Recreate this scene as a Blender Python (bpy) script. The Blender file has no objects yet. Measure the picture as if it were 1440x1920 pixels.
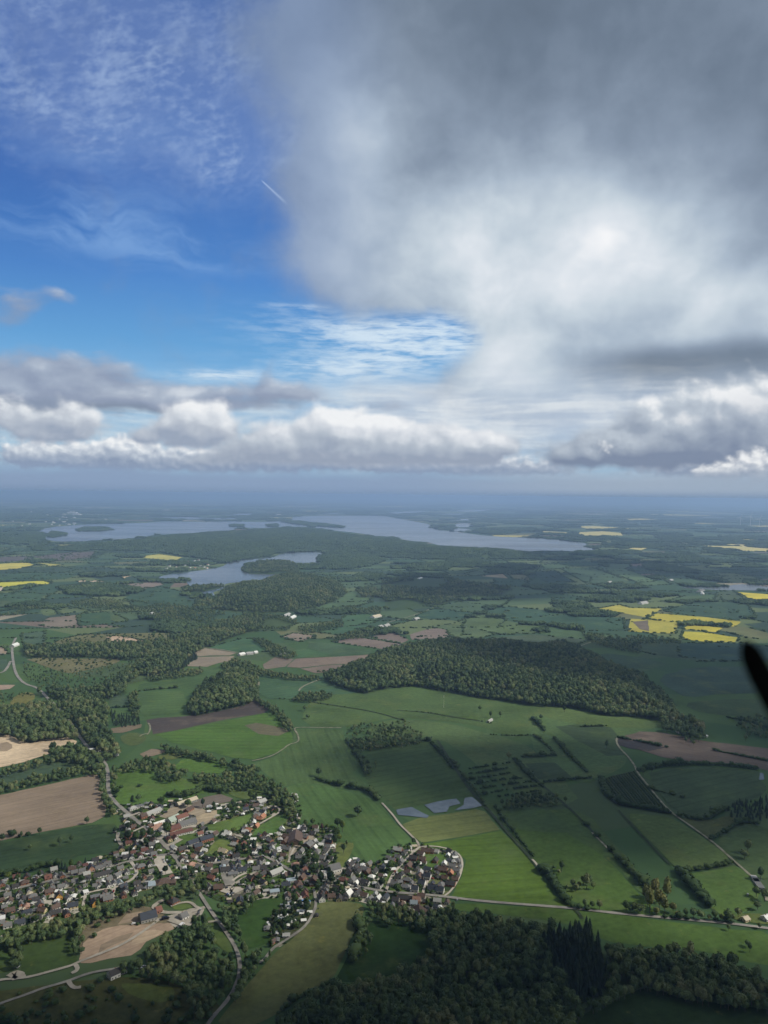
import bpy, bmesh, math, random
import numpy as np
from mathutils import Vector, Matrix
R = math.radians
scene = bpy.context.scene
COL = scene.collection
rng = np.random.default_rng(11)
random.seed(11)

# ------------------------------------------------------------------ camera
CAM_H = 500.0
F = 1442.0                                   # focal length in pixels of the 1440 x 1920 photograph
ROLL = R(0.64)
PITCH = math.atan((960 - 928) * math.cos(ROLL) / F)
_r0 = np.array([1.0, 0, 0]); _f = np.array([0, math.cos(PITCH), -math.sin(PITCH)])
_u0 = np.cross(_r0, _f)
CR = _r0 * math.cos(ROLL) + _u0 * math.sin(ROLL)
CU = _u0 * math.cos(ROLL) - _r0 * math.sin(ROLL)
CF = _f
EYE = np.array([0, 0, CAM_H])

def ray(px, py):
    return CR * (px - 720) / F + CU * (960 - py) / F + CF

def G(px, py, z=0.0):
    """the point of the level z that the photograph shows at px, py"""
    d = ray(px, py)
    d[2] = min(d[2], -0.004)
    t = (z - CAM_H) / d[2]
    return (EYE + d * t)[:2]

def P(x, y, z=0.0):
    v = np.stack([np.asarray(x, float), np.asarray(y, float), np.asarray(z, float) + np.zeros_like(np.asarray(x, float)) - CAM_H], -1)
    w = v @ CF
    return 720 + F * (v @ CR) / w, 960 - F * (v @ CU) / w

def AE(px, py):
    """azimuth and elevation (in 1/1442 rad) of a direction in the sky"""
    d = ray(px, py); d = d / np.linalg.norm(d)
    return math.atan2(d[0], d[1]) * F, math.asin(d[2]) * F

cam_d = bpy.data.cameras.new('camera')
cam = bpy.data.objects.new('camera', cam_d); COL.objects.link(cam)
M3 = Matrix([[CR[i], CU[i], -CF[i]] for i in range(3)])
cam.matrix_world = Matrix.Translation(EYE) @ M3.to_4x4()
cam_d.sensor_fit = 'VERTICAL'; cam_d.sensor_height = 36.0
cam_d.lens = 36.0 * F / 1920
cam_d.clip_start = 0.05; cam_d.clip_end = 400000
cam_d.dof.use_dof = True; cam_d.dof.focus_distance = 2500
cam_d.dof.aperture_fstop = cam_d.lens / 5.0          # a 5 mm wide lens opening
scene.camera = cam

SUN_AZ, SUN_EL = R(96), R(41)
SUN = np.array([math.sin(SUN_AZ) * math.cos(SUN_EL), math.cos(SUN_AZ) * math.cos(SUN_EL), math.sin(SUN_EL)])

# ------------------------------------------------------------------ node helpers
class X:
    """a float socket with arithmetic"""
    nt = None
    def __init__(s, v): s.v = v
    @staticmethod
    def m(op, *a, clamp=False):
        n = X.nt.nodes.new('ShaderNodeMath'); n.operation = op; n.use_clamp = clamp
        for i, q in enumerate(a): X.put(n.inputs[i], q)
        return X(n.outputs[0])
    @staticmethod
    def put(sock, q):
        if isinstance(q, X): X.nt.links.new(q.v, sock)
        elif isinstance(q, bpy.types.NodeSocket): X.nt.links.new(q, sock)
        else: sock.default_value = q
    def __add__(s, o): return X.m('ADD', s, o)
    __radd__ = __add__
    def __sub__(s, o): return X.m('SUBTRACT', s, o)
    def __rsub__(s, o): return X.m('SUBTRACT', o, s)
    def __mul__(s, o): return X.m('MULTIPLY', s, o)
    __rmul__ = __mul__
    def __truediv__(s, o): return X.m('DIVIDE', s, o)
    def __pow__(s, o): return X.m('POWER', s, o)

def xmax(a, b): return X.m('MAXIMUM', a, b)
def xmin(a, b): return X.m('MINIMUM', a, b)
def clamp01(a): return X.m('ADD', a, 0.0, clamp=True)
def smooth(a, b, x, lo=0.0, hi=1.0):
    n = X.nt.nodes.new('ShaderNodeMapRange'); n.interpolation_type = 'SMOOTHSTEP'
    X.put(n.inputs[0], x); X.put(n.inputs[1], a); X.put(n.inputs[2], b); X.put(n.inputs[3], lo); X.put(n.inputs[4], hi)
    return X(n.outputs[0])
def lin(a, b, x, lo=0.0, hi=1.0):
    n = X.nt.nodes.new('ShaderNodeMapRange'); n.clamp = True
    X.put(n.inputs[0], x); X.put(n.inputs[1], a); X.put(n.inputs[2], b); X.put(n.inputs[3], lo); X.put(n.inputs[4], hi)
    return X(n.outputs[0])
def vec(x, y, z=0.0):
    n = X.nt.nodes.new('ShaderNodeCombineXYZ')
    for i, q in enumerate((x, y, z)): X.put(n.inputs[i], q)
    return X(n.outputs[0])
def vop(op, a, b, c=None):
    n = X.nt.nodes.new('ShaderNodeVectorMath'); n.operation = op
    for i, q in enumerate((a, b, c)):
        if q is not None: X.put(n.inputs[i], q)
    return n
def noise(v, scale=1.0, detail=4.0, rough=0.5, dist=0.0, dim='3D', color=False):
    n = X.nt.nodes.new('ShaderNodeTexNoise'); n.noise_dimensions = dim
    X.put(n.inputs['Vector'], v); X.put(n.inputs['Scale'], scale); X.put(n.inputs['Detail'], detail)
    X.put(n.inputs['Roughness'], rough); X.put(n.inputs['Distortion'], dist)
    return X(n.outputs['Color' if color else 'Fac'])
def voro(v, scale=1.0, feature='F1', smoothness=0.4, out='Distance', rand=1.0):
    n = X.nt.nodes.new('ShaderNodeTexVoronoi'); n.feature = feature
    X.put(n.inputs['Vector'], v); X.put(n.inputs['Scale'], scale); X.put(n.inputs['Randomness'], rand)
    if feature == 'SMOOTH_F1': X.put(n.inputs['Smoothness'], smoothness)
    return X(n.outputs[out])
def rgb(c): return (c[0], c[1], c[2], 1.0)
def srgb(r, g, b):
    f = lambda c: (c / 255 / 12.92) if c / 255 <= 0.04045 else ((c / 255 + 0.055) / 1.055) ** 2.4
    return (f(r), f(g), f(b))
def mix(a, b, f, blend='MIX'):
    n = X.nt.nodes.new('ShaderNodeMix'); n.data_type = 'RGBA'; n.blend_type = blend; n.clamp_factor = True
    X.put(n.inputs[0], f)
    for s, q in ((n.inputs[6], a), (n.inputs[7], b)):
        X.put(s, rgb(q) if isinstance(q, tuple) and len(q) == 3 else q)
    return X(n.outputs[2])
def ramp(f, stops, interp='LINEAR'):
    n = X.nt.nodes.new('ShaderNodeValToRGB'); e = n.color_ramp; e.interpolation = interp
    X.put(n.inputs[0], f)
    while len(e.elements) < len(stops): e.elements.new(0.5)
    for el, (p, c) in zip(e.elements, stops): el.position = p; el.color = rgb(c)
    return X(n.outputs[0])
# ------------------------------------------------------------------ materials
MATS = {}
def new_mat(name):
    m = bpy.data.materials.new(name); m.use_nodes = True
    m.node_tree.nodes.clear(); X.nt = m.node_tree; MATS[name] = m
    return m
def out(color, rough=0.9, spec=0.15, metallic=0.0, normal=None, trans=None):
    t = X.nt
    b = t.nodes.new('ShaderNodeBsdfPrincipled')
    X.put(b.inputs['Base Color'], rgb(color) if isinstance(color, tuple) else color)
    X.put(b.inputs['Roughness'], rough); X.put(b.inputs['Specular IOR Level'], spec); X.put(b.inputs['Metallic'], metallic)
    if normal is not None: X.put(b.inputs['Normal'], normal)
    o = t.nodes.new('ShaderNodeOutputMaterial'); t.links.new(b.outputs[0], o.inputs[0])
    return b
def coord(which='Object'):
    return X(X.nt.nodes.new('ShaderNodeTexCoord').outputs[which])
def world_pos():
    return X(X.nt.nodes.new('ShaderNodeNewGeometry').outputs['Position'])
def oinfo(which):
    return X(X.nt.nodes.new('ShaderNodeObjectInfo').outputs[which])
def sc_(v, s): return X(vop('MULTIPLY', v, s if isinstance(s, tuple) else (s, s, s)).outputs[0])
def gain(c, k): # multiply colour by a float
    n = vop('SCALE', c, None); X.put(n.inputs['Scale'], k); return X(n.outputs[0])
def bump(h, strength, dist):
    n = X.nt.nodes.new('ShaderNodeBump'); n.inputs['Strength'].default_value = strength; n.inputs['Distance'].default_value = dist
    X.put(n.inputs['Height'], h); return X(n.outputs[0])
def sepx(v):
    n = X.nt.nodes.new('ShaderNodeSeparateXYZ'); X.put(n.inputs[0], v); return [X(o) for o in n.outputs]

# fields: the colour of each field is its object colour; rows and patches are the crop's own
def field_mat(name, mott, fine, rows, rows_w, patch, patch_c, weed=0.0, fleck=0.0):
    new_mat(name)
    c = oinfo('Color'); p = coord(); w = world_pos()
    x, y, z = sepx(p)
    k = 1.0 + (noise(sc_(w, 1 / 140), 1, 5, 0.6) - 0.5) * mott + (noise(sc_(w, 1 / 9), 1, 4, 0.65) - 0.5) * fine
    k = k + (noise(X(vop('MULTIPLY', p, (1 / 90, 1 / 5.5, 1)).outputs[0]), 1, 3, 0.6) - 0.5) * rows * 2.4
    if rows_w:
        tr = X.m('PINGPONG', x * 0 + y + noise(sc_(w, 1 / 60), 1, 1) * 2.0, rows_w / 2)
        k = k * (1.0 - smooth(4.5, 0.4, tr) * rows * 0.45)
    col = gain(c, k)
    col = mix(col, patch_c, smooth(0.50, 0.74, noise(sc_(w, 1 / 75), 1, 6, 0.62)) * patch)
    if weed: col = mix(col, (0.26, 0.24, 0.07), smooth(0.60, 0.72, noise(sc_(w, 1 / 28), 1, 5, 0.7)) * weed)
    if fleck: col = mix(col, (0.03, 0.05, 0.02), smooth(0.60, 0.70, noise(sc_(w, 1 / 6), 1, 3, 0.6)) * fleck)
    out(col, 0.95, 0.05)
field_mat('crop', 1.25, 0.75, 0.34, 21.0, 0.50, (0.125, 0.175, 0.066), 0.22, 0.05)
field_mat('meadow', 1.35, 1.05, 0.16, 0, 0.60, (0.13, 0.16, 0.060), 0.34, 0.22)
field_mat('bare_soil', 0.95, 0.45, 0.40, 0, 0.45, (0.27, 0.215, 0.165), 0.12)
field_mat('rape_bloom', 0.90, 0.60, 0.30, 26.0, 0.75, (0.30, 0.31, 0.08), 0.1, 0.08)
field_mat('heath', 1.3, 1.2, 0.05, 0, 0.65, (0.15, 0.15, 0.055), 0.40, 0.55)
field_mat('sand_heap', 1.0, 0.85, 0.40, 0, 0.70, (0.40, 0.31, 0.22), 0.0, 0.06)
# village lots: lawns, beds, gravel
new_mat('gardens')
w = world_pos()
cell = voro(sc_(w, 1 / 15), 1, 'F1', out='Color', rand=1.0)
r_, g_, b_ = sepx(cell)
cc = ramp(r_, [(0.0, (0.060, 0.105, 0.030)), (0.30, (0.10, 0.155, 0.045)), (0.48, (0.045, 0.070, 0.030)), (0.62, (0.14, 0.155, 0.065)), (0.74, (0.26, 0.24, 0.19)), (0.84, (0.11, 0.10, 0.085)), (0.91, (0.46, 0.43, 0.37))], 'CONSTANT')
cc = gain(cc, 0.75 + noise(sc_(w, 1 / 4), 1, 5, 0.7) * 0.6)
cc = mix(cc, (0.05, 0.075, 0.03), smooth(0.52, 0.66, noise(sc_(w, 1 / 8), 1, 5, 0.65)) * 0.7)
out(cc, 0.95, 0.05)
# base land beyond the drawn fields: colour per face
new_mat('farmland')
at = X.nt.nodes.new('ShaderNodeAttribute'); at.attribute_name = 'field_colour'
w = world_pos()
cc = gain(X(at.outputs['Color']), 0.72 + noise(sc_(w, 1 / 170), 1, 6, 0.62) * 0.38 + noise(sc_(w, 1 / 16), 1, 4, 0.65) * 0.20)
cc = mix(cc, (0.05, 0.085, 0.03), smooth(0.56, 0.70, noise(sc_(w, 1 / 260), 1, 6, 0.65)) * 0.55)
out(cc, 0.95, 0.05)
# water
new_mat('lake_water')
w = world_pos()
nb = noise(X(vop('MULTIPLY', w, (1 / 7, 1 / 7, 1)).outputs[0]), 1, 4, 0.6)
ns = smooth(0.40, 0.66, noise(X(vop('MULTIPLY', w, (1 / 1500, 1 / 420, 1)).outputs[0]), 1, 5, 0.6))
b = out((0.115, 0.135, 0.150), ns * 0.10 + 0.16, 0.5, normal=bump(nb, 0.10, 0.6)); b.inputs['IOR'].default_value = 1.33
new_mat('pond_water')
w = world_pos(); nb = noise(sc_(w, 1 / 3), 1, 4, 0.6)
b = out(mix((0.085, 0.115, 0.15), (0.13, 0.165, 0.205), smooth(0.35, 0.65, noise(sc_(w, 1 / 25), 1, 4, 0.6))), 0.15, 0.5, normal=bump(nb, 0.08, 0.4)); b.inputs['IOR'].default_value = 1.33  # turbid water, base paled further to stand in for reflected sky
# roads
def road_mat(name, c0, c1, s):
    new_mat(name); w = world_pos()
    out(mix(c0, c1, smooth(0.3, 0.7, noise(sc_(w, 1 / s), 1, 6, 0.65))), 0.9, 0.2)
road_mat('asphalt', (0.20, 0.19, 0.175), (0.34, 0.32, 0.285), 18)
road_mat('gravel', (0.30, 0.275, 0.23), (0.46, 0.42, 0.36), 11)
road_mat('paving', (0.40, 0.365, 0.31), (0.56, 0.51, 0.44), 18)
road_mat('track', (0.15, 0.155, 0.095), (0.34, 0.32, 0.25), 14)
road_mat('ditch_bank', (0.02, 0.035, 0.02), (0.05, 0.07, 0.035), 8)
# foliage
def leaf_mat(name, stops, k=1.0):
    new_mat(name)
    rn = oinfo('Random'); loc = oinfo('Location'); p = coord()
    sp = noise(sc_(loc, 1 / 120), 1, 3, 0.6)
    col = ramp(clamp01(rn * 0.62 + (sp - 0.5) * 1.5 + 0.20), stops)
    col = gain(col, 0.62 + noise(sc_(p, 1 / 2.3), 1, 3, 0.6) * 0.55 + noise(sc_(p, 1 / 0.6), 1, 2, 0.6) * 0.22)
    col = gain(col, k)
    out(col, 0.8, 0.15)
leaf_mat('broad_leaves', [(0.0, (0.032, 0.058, 0.028)), (0.25, (0.058, 0.095, 0.043)), (0.50, (0.092, 0.138, 0.058)), (0.75, (0.142, 0.182, 0.076)), (1.0, (0.205, 0.212, 0.105))])
leaf_mat('garden_leaves', [(0.0, (0.020, 0.036, 0.018)), (0.45, (0.036, 0.064, 0.024)), (0.78, (0.065, 0.105, 0.030)), (0.93, (0.120, 0.160, 0.040)), (1.0, (0.08, 0.045, 0.04))])
leaf_mat('spring_leaves', [(0.0, (0.110, 0.135, 0.045)), (0.5, (0.160, 0.170, 0.060)), (1.0, (0.200, 0.190, 0.075))])
leaf_mat('needles', [(0.0, (0.020, 0.036, 0.028)), (0.6, (0.034, 0.058, 0.038)), (1.0, (0.064, 0.090, 0.046))])
leaf_mat('hedge_leaves', [(0.0, (0.026, 0.048, 0.020)), (0.5, (0.042, 0.076, 0.028)), (1.0, (0.080, 0.115, 0.038))])
leaf_mat('far_leaves', [(0.0, (0.030, 0.056, 0.028)), (0.45, (0.048, 0.082, 0.036)), (0.8, (0.072, 0.112, 0.044)), (1.0, (0.105, 0.145, 0.058))])
new_mat('bark'); out(mix((0.06, 0.05, 0.04), (0.16, 0.14, 0.12), noise(sc_(coord(), (3, 3, 0.7)), 1, 4, 0.6)), 0.9, 0.1)
# buildings: wall and roof colours are object colours
def paint(name, rough, fine, streak):
    new_mat(name)
    c = oinfo('Color'); w = world_pos(); rn = oinfo('Random')
    k = 0.86 + noise(sc_(w, 1 / 0.8), 1, 4, 0.6) * fine + noise(sc_(w, (1 / 3, 1 / 3, 1 / 9)), 1, 3, 0.6) * streak + (rn - 0.5) * 0.16
    out(gain(c, k), rough, 0.25)
paint('render_wall', 0.85, 0.18, 0.12)
paint('roof_tiles', 0.65, 0.34, 0.22)
new_mat('dark_pane'); out((0.03, 0.035, 0.045), 0.15, 0.5)
new_mat('metal_sheet'); out(gain(oinfo('Color'), 0.85 + noise(sc_(world_pos(), 1 / 1.5), 1, 4) * 0.3), 0.4, 0.4)
paint('car_paint', 0.3, 0.05, 0.05)
new_mat('rubber'); out((0.02, 0.02, 0.02), 0.8, 0.2)
new_mat('propeller_black'); out(mix((0.002, 0.002, 0.002), (0.005, 0.005, 0.005), noise(sc_(coord(), 30.0), 1, 4)), 0.6, 0.05)
new_mat('white_paint'); out(mix((0.70, 0.70, 0.68), (0.80, 0.80, 0.79), noise(sc_(coord(), 0.3), 1, 4)), 0.5, 0.3)
new_mat('cloud_white'); out((0.9, 0.9, 0.9), 1.0, 0.0)
new_mat('orchard_net'); out(mix((0.10, 0.13, 0.12), (0.16, 0.19, 0.18), noise(sc_(world_pos(), 0.2), 1, 4)), 0.7, 0.2)
# ------------------------------------------------------------------ geometry helpers
def link(name, me, parent=None, mats=(), **props):
    o = bpy.data.objects.new(name, me); COL.objects.link(o)
    if parent is not None: o.parent = parent
    if me is not None:
        for m in mats:
            if len(me.materials) < len(mats): me.materials.append(MATS[m])
    for k, v in props.items():
        if v is not None: o[k] = v
    return o
def mesh(name, verts, faces, mat_idx=None, smooth_=False):
    me = bpy.data.meshes.new(name)
    me.from_pydata([tuple(v) for v in verts], [], faces)
    if mat_idx is not None: me.polygons.foreach_set('material_index', mat_idx)
    if smooth_: me.polygons.foreach_set('use_smooth', [True] * len(me.polygons))
    me.update()
    return me
def np_mesh(name, V_, faces, sizes=None, mat_idx=None):
    """fast mesh from an (n,3) array and an (m,k) array of faces"""
    me = bpy.data.meshes.new(name)
    V_ = np.asarray(V_, np.float32); faces = np.asarray(faces, np.int32)
    m, k = faces.shape
    me.vertices.add(len(V_)); me.vertices.foreach_set('co', V_.ravel())
    me.loops.add(m * k); me.loops.foreach_set('vertex_index', faces.ravel())
    me.polygons.add(m)
    me.polygons.foreach_set('loop_start', np.arange(0, m * k, k, dtype=np.int32))
    if mat_idx is not None: me.polygons.foreach_set('material_index', np.asarray(mat_idx, np.int32))
    me.update(calc_edges=True); me.validate()
    return me
class MB:
    """collects shapes into one mesh"""
    def __init__(s): s.v = []; s.f = []; s.m = []
    def poly(s, pts, m=0):
        n = len(s.v); s.v += [tuple(p) for p in pts]; s.f.append(list(range(n, n + len(pts)))); s.m.append(m)
    def box(s, x0, x1, y0, y1, z0, z1, m=0, bottom=True):
        n = len(s.v)
        s.v += [(x0, y0, z0), (x1, y0, z0), (x1, y1, z0), (x0, y1, z0), (x0, y0, z1), (x1, y0, z1), (x1, y1, z1), (x0, y1, z1)]
        fs = [(4, 5, 6, 7), (0, 1, 5, 4), (1, 2, 6, 5), (2, 3, 7, 6), (3, 0, 4, 7)] + ([(3, 2, 1, 0)] if bottom else [])
        for f in fs: s.f.append([n + i for i in f]); s.m.append(m)
    def cyl(s, x, y, z0, z1, r0, r1, k=8, m=0, cap=True):
        n = len(s.v)
        for z, r in ((z0, r0), (z1, r1)):
            for i in range(k):
                a = 2 * math.pi * i / k; s.v.append((x + r * math.cos(a), y + r * math.sin(a), z))
        for i in range(k): s.f.append([n + i, n + (i + 1) % k, n + k + (i + 1) % k, n + k + i]); s.m.append(m)
        if cap: s.f.append([n + k + i for i in range(k)]); s.m.append(m)
    def tube(s, p, q, r0, r1, k=6, m=0):
        p = Vector(p); q = Vector(q); d = (q - p).normalized()
        a = d.orthogonal().normalized(); b = d.cross(a); n = len(s.v)
        for c, r in ((p, r0), (q, r1)):
            for i in range(k):
                t = 2 * math.pi * i / k; s.v.append(tuple(c + a * r * math.cos(t) + b * r * math.sin(t)))
        for i in range(k): s.f.append([n + i, n + (i + 1) % k, n + k + (i + 1) % k, n + k + i]); s.m.append(m)
        s.f.append([n + k + i for i in range(k)]); s.m.append(m)
    def mesh(s, name, smooth_=False): return mesh(name, s.v, s.f, s.m, smooth_)

def pts(s):
    a = [float(q) for q in s.replace(',', ' ').split()]
    return [(a[i], a[i + 1]) for i in range(0, len(a), 2)]
def ground(pl, z=0.0): return np.array([G(x, y, z) for x, y in pl])
def inside(poly, x, y):
    poly = np.asarray(poly); x = np.asarray(x); y = np.asarray(y)
    r = np.zeros(x.shape, bool); j = len(poly) - 1
    for i in range(len(poly)):
        xi, yi = poly[i]; xj, yj = poly[j]
        if yi != yj:
            r ^= ((yi > y) != (yj > y)) & (x < (xj - xi) * (y - yi) / (yj - yi) + xi)
        j = i
    return r
def edge_dist(poly, x, y):
    poly = np.asarray(poly); d = np.full(np.shape(x), 1e9)
    for i in range(len(poly)):
        a = poly[i - 1]; b = poly[i]; ab = b - a; L = max(ab @ ab, 1e-9)
        t = np.clip(((x - a[0]) * ab[0] + (y - a[1]) * ab[1]) / L, 0, 1)
        d = np.minimum(d, np.hypot(x - a[0] - t * ab[0], y - a[1] - t * ab[1]))
    return d
def resample(line, step, closed=False):
    line = np.asarray(line, float)
    if closed: line = np.vstack([line, line[:1]])
    res = []
    for a, b in zip(line[:-1], line[1:]):
        n = max(1, int(np.hypot(*(b - a)) / step))
        for i in range(n): res.append(a + (b - a) * i / n)
    if not closed: res.append(line[-1])
    return np.array(res)
def smooth_line(line, k=2, closed=False):
    """Chaikin corner cutting"""
    q = np.asarray(line, float)
    for _ in range(k):
        if closed:
            n = np.roll(q, -1, 0); q = np.stack([q * .75 + n * .25, q * .25 + n * .75], 1).reshape(-1, 2)
        else:
            a, b = q[:-1], q[1:]
            q = np.vstack([q[:1], np.stack([a * .75 + b * .25, a * .25 + b * .75], 1).reshape(-1, 2), q[-1:]])
    return q
_zl = [0.05]
def sheet(name, pl, mat, color=(1, 1, 1), z=None, row=None, wob=1.5, rounded=0, step=14.0, **props):
    """a thin sheet of ground with a slightly uneven outline; pl is a world outline"""
    if z is None: _zl[0] += 0.003; z = _zl[0]
    q = np.asarray(pl, float)
    if rounded: q = smooth_line(q, rounded, True)
    dist = np.hypot(*q.mean(0))
    q = resample(q, max(step, dist / 150), True)
    n = len(q)
    w = rng.normal(0, 1, (n, 2)); w = (w + np.roll(w, 1, 0) + np.roll(w, -1, 0)) / 1.9
    q = q + w * wob * max(1.0, dist / 2500)
    c = q.mean(0)
    if row is None: ang = 0.0
    else:
        d = G(*row[1]) - G(*row[0]); ang = math.atan2(d[1], d[0])
    ca, sa = math.cos(-ang), math.sin(-ang)
    l = (q - c) @ np.array([[ca, sa], [-sa, ca]])
    bm = bmesh.new()
    vs_ = [bm.verts.new((x, y, 0)) for x, y in l]
    f = bm.faces.new(vs_); f.normal_update()
    if f.normal.z < 0: f.normal_flip()
    bmesh.ops.triangulate(bm, faces=bm.faces[:])
    me = bpy.data.meshes.new(name); bm.to_mesh(me); bm.free()
    o = link(name, me, None, (mat,), **props)
    o.location = (c[0], c[1], z); o.rotation_euler = (0, 0, ang)
    o.color = (*color, 1)
    return o
_rl = [0.80]
def strip(name, line, width, mat, rounded=2, z=None, **props):
    """a road or path along a world polyline"""
    if z is None: _rl[0] += 0.004; z = _rl[0]
    q = resample(smooth_line(line, rounded) if rounded else np.asarray(line, float), 9.0)
    t = np.gradient(q, axis=0); t /= np.maximum(np.linalg.norm(t, axis=1, keepdims=True), 1e-9)
    nrm = np.stack([-t[:, 1], t[:, 0]], 1)
    n = len(q); wv_ = width / 2 * (1 + rng.normal(0, 0.05, n))[:, None]
    vv = np.zeros((2 * n, 3)); vv[:n, :2] = q - nrm * wv_; vv[n:, :2] = q + nrm * wv_; vv[:, 2] = z
    fa = np.stack([np.arange(n - 1), np.arange(1, n), np.arange(n + 1, 2 * n), np.arange(n, 2 * n - 1)], 1)
    return link(name, np_mesh(name, vv, fa), None, (mat,), **props)

# ------------------------------------------------------------------ plants as meshes (metres)
from mathutils import noise as mn
def blob_crown(seed, rx, rz, cz, sub=3, lump=0.34, fine=0.16, chunks=120, lobes=6, bottom=0.55):
    r = np.random.default_rng(seed)
    bm = bmesh.new(); bmesh.ops.create_icosphere(bm, subdivisions=sub, radius=1.0)
    lob = r.normal(0, 1, (lobes, 3)); lob[:, 2] = np.abs(lob[:, 2]) * 0.8 - 0.15; lob /= np.linalg.norm(lob, axis=1, keepdims=True)
    la = r.uniform(0.14, lump, lobes); off = Vector(r.uniform(-50, 50, 3))
    def place(d, k=1.0):
        s = 1.0
        for i in range(lobes): s += la[i] * math.exp(-((d - lob[i]) ** 2).sum() * 3.2)
        s += mn.noise(Vector(d) * 2.6 + off) * fine * 1.3 + mn.noise(Vector(d) * 6.5 + off) * fine
        s *= 0.84 * k
        z = d[2] * s
        if z < 0: z *= bottom
        return (d[0] * s * rx, d[1] * s * rx, z * rz + cz)
    V_ = [place(np.array(v.co)) for v in bm.verts]; F_ = [[v.index for v in f.verts] for f in bm.faces]
    bm.free()
    for _ in range(chunks):                         # sprays of leaves that break the outline
        d = r.normal(0, 1, 3); d[2] = d[2] * 0.8 + 0.25; d /= np.linalg.norm(d)
        p = np.array(place(d, r.uniform(0.98, 1.12))); s = r.uniform(0.5, 1.0) * (rx / 5.5)
        n = len(V_)
        for _k in range(4): V_.append(tuple(p + r.normal(0, 1, 3) * s))
        F_ += [[n, n + 1, n + 2], [n, n + 2, n + 3], [n, n + 3, n + 1], [n + 1, n + 3, n + 2]]
    return V_, F_
def trunk_mb(h, r0, r, limbs=3, spread=2.2):
    m = MB(); k = np.random.default_rng(r)
    m.tube((0, 0, -0.3), (k.normal(0, .15), k.normal(0, .15), h), r0, r0 * 0.6, 7)
    for i in range(limbs):
        a = 2 * math.pi * (i + k.uniform(-.2, .2)) / max(limbs, 1)
        m.tube((0, 0, h * 0.7), (math.cos(a) * spread, math.sin(a) * spread, h * 1.0 + k.uniform(1.2, 2.6)), r0 * 0.45, r0 * 0.14, 5)
    return m
def spruce_crown(seed, h, r0):
    k = np.random.default_rng(seed); V_ = []; F_ = []
    tiers = 11
    for t in range(tiers):
        z0 = 1.6 + (h - 1.8) * (t / tiers) ** 0.92; rr = r0 * (1 - t / tiers) ** 0.85 + 0.25
        nb = 13; n = len(V_)
        V_.append((0, 0, z0 + (h / tiers) * 1.5))
        for i in range(nb):
            a = 2 * math.pi * i / nb + t; q = rr * (k.uniform(0.75, 1.1) if i % 2 else k.uniform(0.45, 0.65))
            V_.append((math.cos(a) * q, math.sin(a) * q, z0 + k.uniform(-.35, .25) - (0.35 if i % 2 else 0)))
        for i in range(nb): F_.append([n, n + 1 + i, n + 1 + (i + 1) % nb])
    return V_, F_
def poly_mesh(name, VF, mi=0): return mesh(name, VF[0], VF[1], [mi] * len(VF[1]))
def joined(name, crown, trunk):
    V_ = list(crown[0]); F_ = [list(f) for f in crown[1]]; n = len(V_); M_ = [0] * len(F_)
    V_ += trunk.v; F_ += [[i + n for i in f] for f in trunk.f]; M_ += [1] * len(trunk.f)
    return mesh(name, V_, F_, M_)

# prototypes for the masses of trees (kept in a collection of their own, outside the scene)
def proto_collection(name, items):
    c = bpy.data.collections.new(name)
    for i, (me, mats) in enumerate(items):
        for m in mats: me.materials.append(MATS[m])
        o = bpy.data.objects.new(f'{name}_kind_{i:02d}', me); c.objects.link(o)
    return c
BROAD = [(4.9, 6.5, 9.8, 5.2), (4.3, 7.0, 10.4, 6.0), (5.6, 5.8, 9.2, 4.6), (3.8, 7.4, 10.8, 6.0), (4.7, 6.0, 9.2, 5.0), (3.4, 6.4, 9.4, 5.0)]
crowns = [blob_crown(40 + i, a, b, c, 3, 0.36, 0.17, 130) for i, (a, b, c, d) in enumerate(BROAD)]
trunks = [trunk_mb(d, 0.42, 60 + i) for i, (a, b, c, d) in enumerate(BROAD)]
spr = [spruce_crown(80 + i, h, r) for i, (h, r) in enumerate([(19, 4.3), (17, 3.9), (21, 4.7), (15, 3.6)])]
spt = [trunk_mb(h, 0.3, 90 + i, 0) for i, h in enumerate([4, 4, 4, 4])]
bushes = [blob_crown(100 + i, 2.3, 1.9, 1.5, 2, 0.4, 0.22, 40, 5) for i in range(4)]
def clump(seed, rad, n, hh):
    k = np.random.default_rng(seed); V_ = []; F_ = []
    for i in range(n):
        a = k.uniform(0, 2 * math.pi); q = rad * math.sqrt(k.uniform(0, 1)); s = k.uniform(6.5, 11)
        c = blob_crown(seed * 31 + i, s, hh * k.uniform(0.55, 0.8), hh * k.uniform(0.45, 0.6), 2 if i % 3 == 0 else 1, 0.4, 0.2, 6, 4, 0.9)
        o = len(V_); ox, oy = q * math.cos(a), q * math.sin(a) * 0.8
        V_ += [(x + ox, y + oy, z) for x, y, z in c[0]]; F_ += [[j + o for j in f] for f in c[1]]
    return V_, F_
P_BROAD = proto_collection('broadleaf', [(joined('broadleaf', c, t), ('broad_leaves', 'bark')) for c, t in zip(crowns, trunks)])
P_SPRUCE = proto_collection('spruce', [(joined('spruce', c, t), ('needles', 'bark')) for c, t in zip(spr, spt)])
P_BUSH = proto_collection('bush', [(poly_mesh('bush', b), ('hedge_leaves',)) for b in bushes])
P_GBUSH = proto_collection('garden_bush', [(poly_mesh('garden_bush', b), ('garden_leaves',)) for b in bushes])
P_CLUMP = proto_collection('tree_clump', [(poly_mesh('tree_clump', clump(200 + i, 30, 16, 17)), ('far_leaves',)) for i in range(4)])
P_STRIP = proto_collection('tree_scrap', [(poly_mesh('tree_scrap', clump(230 + i, 9, 4, 11)), ('far_leaves',)) for i in range(4)])

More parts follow.
